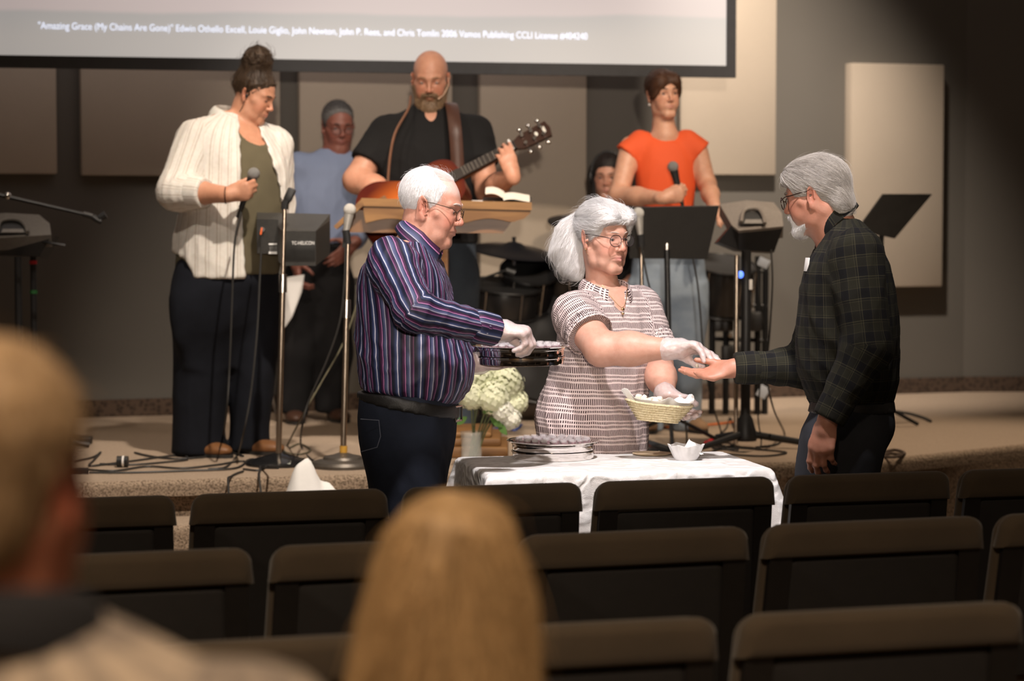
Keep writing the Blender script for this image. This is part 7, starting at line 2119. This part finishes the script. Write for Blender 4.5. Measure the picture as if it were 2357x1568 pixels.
for i, (x, y, r, dd) in enumerate(heads):
    c = P(x, y, D + dd); m = MB(); nfl = int(r * 1300)
    for k in range(nfl):
        z_ = 1 - 2 * (k + .5) / nfl; a = k * 2.399; n = V(math.sqrt(1 - z_ * z_) * math.cos(a), math.sqrt(1 - z_ * z_) * math.sin(a), z_)
        p0 = c + n * r * random.uniform(.86, 1.02); u_ = nrm(np.cross(n, V(.3, .2, .9))); w_ = np.cross(n, u_); sp2 = random.random() * 6
        s_ = .0135 * random.uniform(.8, 1.25)
        for j in range(4):
            a2 = sp2 + j * 1.5708; d_ = u_ * math.cos(a2) + w_ * math.sin(a2); e_ = np.cross(n, d_)
            m.add([p0, p0 + d_ * s_ * .6 + e_ * s_ * .5 + n * .003, p0 + d_ * s_ * 1.15 + n * .001, p0 + d_ * s_ * .6 - e_ * s_ * .5 + n * .003], [(0, 1, 2, 3)])
    f_ = m.build('flower_head', M_PETAL if i < 6 else M_PETALW, va, sharp=None); f_['kind'] = 'stuff'
    m = MB(); m.ball(c, r * .86, 10); m.build('flower_core', M_PETAL, va)
    m = MB(); m.tube(spline([c, (c * .5 + vb * .5) + V(.01 * math.sin(i), .0, .08), vb + V(.014 * math.cos(i * 2), .014 * math.sin(i * 2), .02)], 5), .0035, 6); m.build('stem', M_STEM, va)
for i, (x, y, l_, a) in enumerate(((1128, 962, .07, -.6), (1145, 972, .07, -.9), (1110, 950, .06, .3), (1075, 960, .06, -2.6))):
    c = P(x, y, D - .06); d_ = V(math.cos(a), -.4, math.sin(a)); d_ = nrm(d_); w_ = nrm(np.cross(d_, V(0, 1, .3)))
    m = MB(); m.grid(lambda u, w: c + d_ * l_ * u + w_ * (w - .5) * .030 * math.sin(min(1, u * .95 + .05) * math.pi) + V(0, -.01 * math.sin(u * 3), 0), 8, 4, .0006); m.build('leaf', M_LEAF, va)

# ================================================================== cables and small things on the stage floor
def cable(pts, label, r=.0045, mat=None, name='cable', n=7):
    m = MB(); sp2 = spline(pts, n); m.tube(sp2, r, 6)
    lowest = min(sp2, key=lambda p: p[2])
    tag(m.build(name, mat or M_RUBBER, base=lowest), label, 'cable', 'cables on the stage')
def G(px, py, z=.006):
    """point on the stage floor under a photo pixel"""
    return on_plane(px, py, V(0, 0, STAGE_Z + z), V(0, 0, 1))
cable([G(170, 1062), G(215, 1052), G(232, 1041), G(215, 1060), G(205, 1072), G(235, 1070), G(300, 1062), G(372, 1052), G(420, 1048), G(430, 1058), G(380, 1064), G(300, 1070), G(230, 1068)], 'tangled black cable at the far left of the stage floor')
cable([G(190, 1080), G(260, 1084), G(340, 1074), G(420, 1078), G(500, 1070), G(560, 1062), G(600, 1076), G(640, 1078, .07)], 'black cable running from the left to the monitor stand base')
cable([G(205, 1088), G(300, 1088), G(420, 1084), G(540, 1078), G(575, 1058), G(620, 1062), G(600, 1082), G(560, 1080)], 'black cable looping at the front edge left of the stand')
cable([G(310, 1042), G(345, 1050), G(400, 1056), G(470, 1052), G(520, 1040), G(560, 1050)], 'thin black cable passing behind the brown shoes')
cable([P(603, 545, 10.08), P(598, 640, 10.05), P(592, 760, 10.0), P(578, 900, 9.95), P(560, 1000, 9.93), G(545, 1050), G(520, 1075), G(480, 1080)], 'black cable hanging from the vocal monitor box')
cable([P(555, 488, 10.02), P(540, 560, 10.0), P(534, 700, 10.0), P(528, 850, 9.98), P(520, 960, 9.98), G(505, 1030), G(470, 1050)], 'black cable hanging from the microphone of the woman in white')
cable([P(795, 560, 9.88), P(793, 640, 9.87), P(782, 740, 9.88), P(752, 830, 9.9), P(712, 920, 9.92), P(695, 985, 9.95), G(694, 1030), G(720, 1060), G(745, 1064)], 'black cable drooping from the silver microphone stand')
cable([P(822, 700, 10.2), P(790, 790, 10.15), P(740, 880, 10.1), P(700, 950, 10.1), G(662, 1024), G(655, 1040), G(690, 1046), G(715, 1036), G(690, 1022), G(668, 1030)], 'green-brown cable coiled behind the monitor stand', .004, plain('olive_cable', (.10, .09, .055), .6))
cable([G(560, 1085), G(545, 1090), G(530, 1098), G(525, 1104), V(*(G(522, 1110) + SN * .06 - V(0, 0, .06))), V(*(G(520, 1112) + SN * .07 - V(0, 0, .11)))], 'black cable falling over the stage edge')
cable([G(600, 1070), G(598, 1085), G(596, 1095), V(*(G(596, 1100) + SN * .06 - V(0, 0, .07))), V(*(G(594, 1104) + SN * .07 - V(0, 0, .12)))], 'second black cable falling over the stage edge')
cable([P(1475, 562, 10.5), P(1490, 640, 10.48), P(1510, 720, 10.46), P(1530, 800, 10.46), P(1550, 880, 10.46), P(1575, 960, 10.44), G(1580, 1030), G(1560, 1045)], 'black cable from the microphone beside the white-haired woman')
cable([P(1595, 595, 10.8), P(1605, 650, 10.8), P(1612, 720, 10.8), P(1620, 820, 10.8), P(1640, 930, 10.8), G(1660, 1000), G(1640, 1030), G(1700, 1035)], 'black cable before the light jeans')
cable([P(1775, 575, 10.7), P(1778, 650, 10.66), P(1772, 760, 10.64), P(1765, 860, 10.62), P(1780, 940, 10.6), G(1806, 1000), G(1790, 1022), G(1740, 1030)], 'black cable hanging from the right monitor')
cable([P(1740, 590, 10.7), P(1748, 680, 10.7), P(1760, 780, 10.7), P(1750, 880, 10.7), P(1745, 960, 10.68), G(1750, 1030), G(1700, 1040), G(1640, 1025)], 'thin black cable beside the monitor stand pole', .0035)
cable([G(1625, 1020), G(1690, 1030), G(1760, 1036), G(1810, 1042), G(1760, 1050), G(1680, 1046), G(1640, 1040), G(1690, 1024)], 'loop of black cable round the tripod feet')
cable([G(1500, 984), G(1560, 982), G(1640, 977), G(1720, 968)], 'orange cable across the stage carpet', .006, plain('orange_cable', (.62, .16, .04), .6))
cable([G(1630, 1018), G(1650, 1005), G(1672, 985), G(1680, 962), G(1690, 985)], 'thin black cable ending in a red plug', .004)
m = MB(); m.cyl(G(1625, 1021, .014), G(1645, 1012, .014), .012, n=10); tag(m.build('cable_plug', plain('red_plastic', (.6, .02, .03), .4), base=G(1635, 1017, .003)), 'small red plug lying on the stage carpet', 'plug')
cable([G(2065, 948), G(2095, 953), G(2125, 962), G(2142, 970)], 'black cable on the carpet right of the man in plaid', .008)
cable([G(2030, 1042), G(2060, 1036), G(2082, 1044), G(2060, 1052), G(2030, 1050), G(2050, 1044), G(2080, 1048)], 'coil of dark cable at the right stage edge', .007, plain('brown_cable', (.07, .045, .03), .7))
cable([G(1130, 990), G(1160, 985), G(1185, 990), G(1200, 978)], 'blue cable behind the flower vase', .006, plain('blue_cable', (.03, .09, .38), .5))
p_ = G(281, 1076, 0); o = thing('floor_plug', p_, 'round black plug with a white band on the left stage floor', 'plug')
m = MB(); m.cyl(p_ + V(-.02, 0, .024), p_ + V(.025, .0, .024), .023, n=16); m.build('body', M_BLACK, o)
m = MB(); m.cyl(p_ + V(.002, -.0, .024), p_ + V(.010, 0, .024), .0238, n=16); m.build('white_band', M_WHITEPAPER, o)
p_ = G(192, 1022, 0); m = MB(); m.rbox(p_ + V(0, 0, .017), (.075, .06, .034), .006); tag(m.build('floor_box', M_BLACK, base=p_), 'small black box on the carpet behind the foreground head', 'box')
p_ = G(172, 1090, 0); m = MB(); m.prism([p_ + V(-.12, -.03, 0), p_ + V(.06, -.03, 0), p_ + V(.045, .05, 0), p_ + V(-.12, .05, 0)], V(0, 0, 0), V(0, 0, .018)); tag(m.build('foot_pedal', M_BLACK, base=p_, smooth=False), 'flat black pedal at the front left of the stage', 'pedal')
# drumsticks leaning behind the shoes of the woman in white
p_ = P(624, 900, 11.2); m = MB(); m.tube([P(620, 890, 11.3), G(636, 950)], .007, 8)
tag(m.build('drumstick', plain('pale_stick', (.45, .47, .50), .6), base=G(636, 950)), 'thin pale stick leaning behind the monitor stand', 'stick')
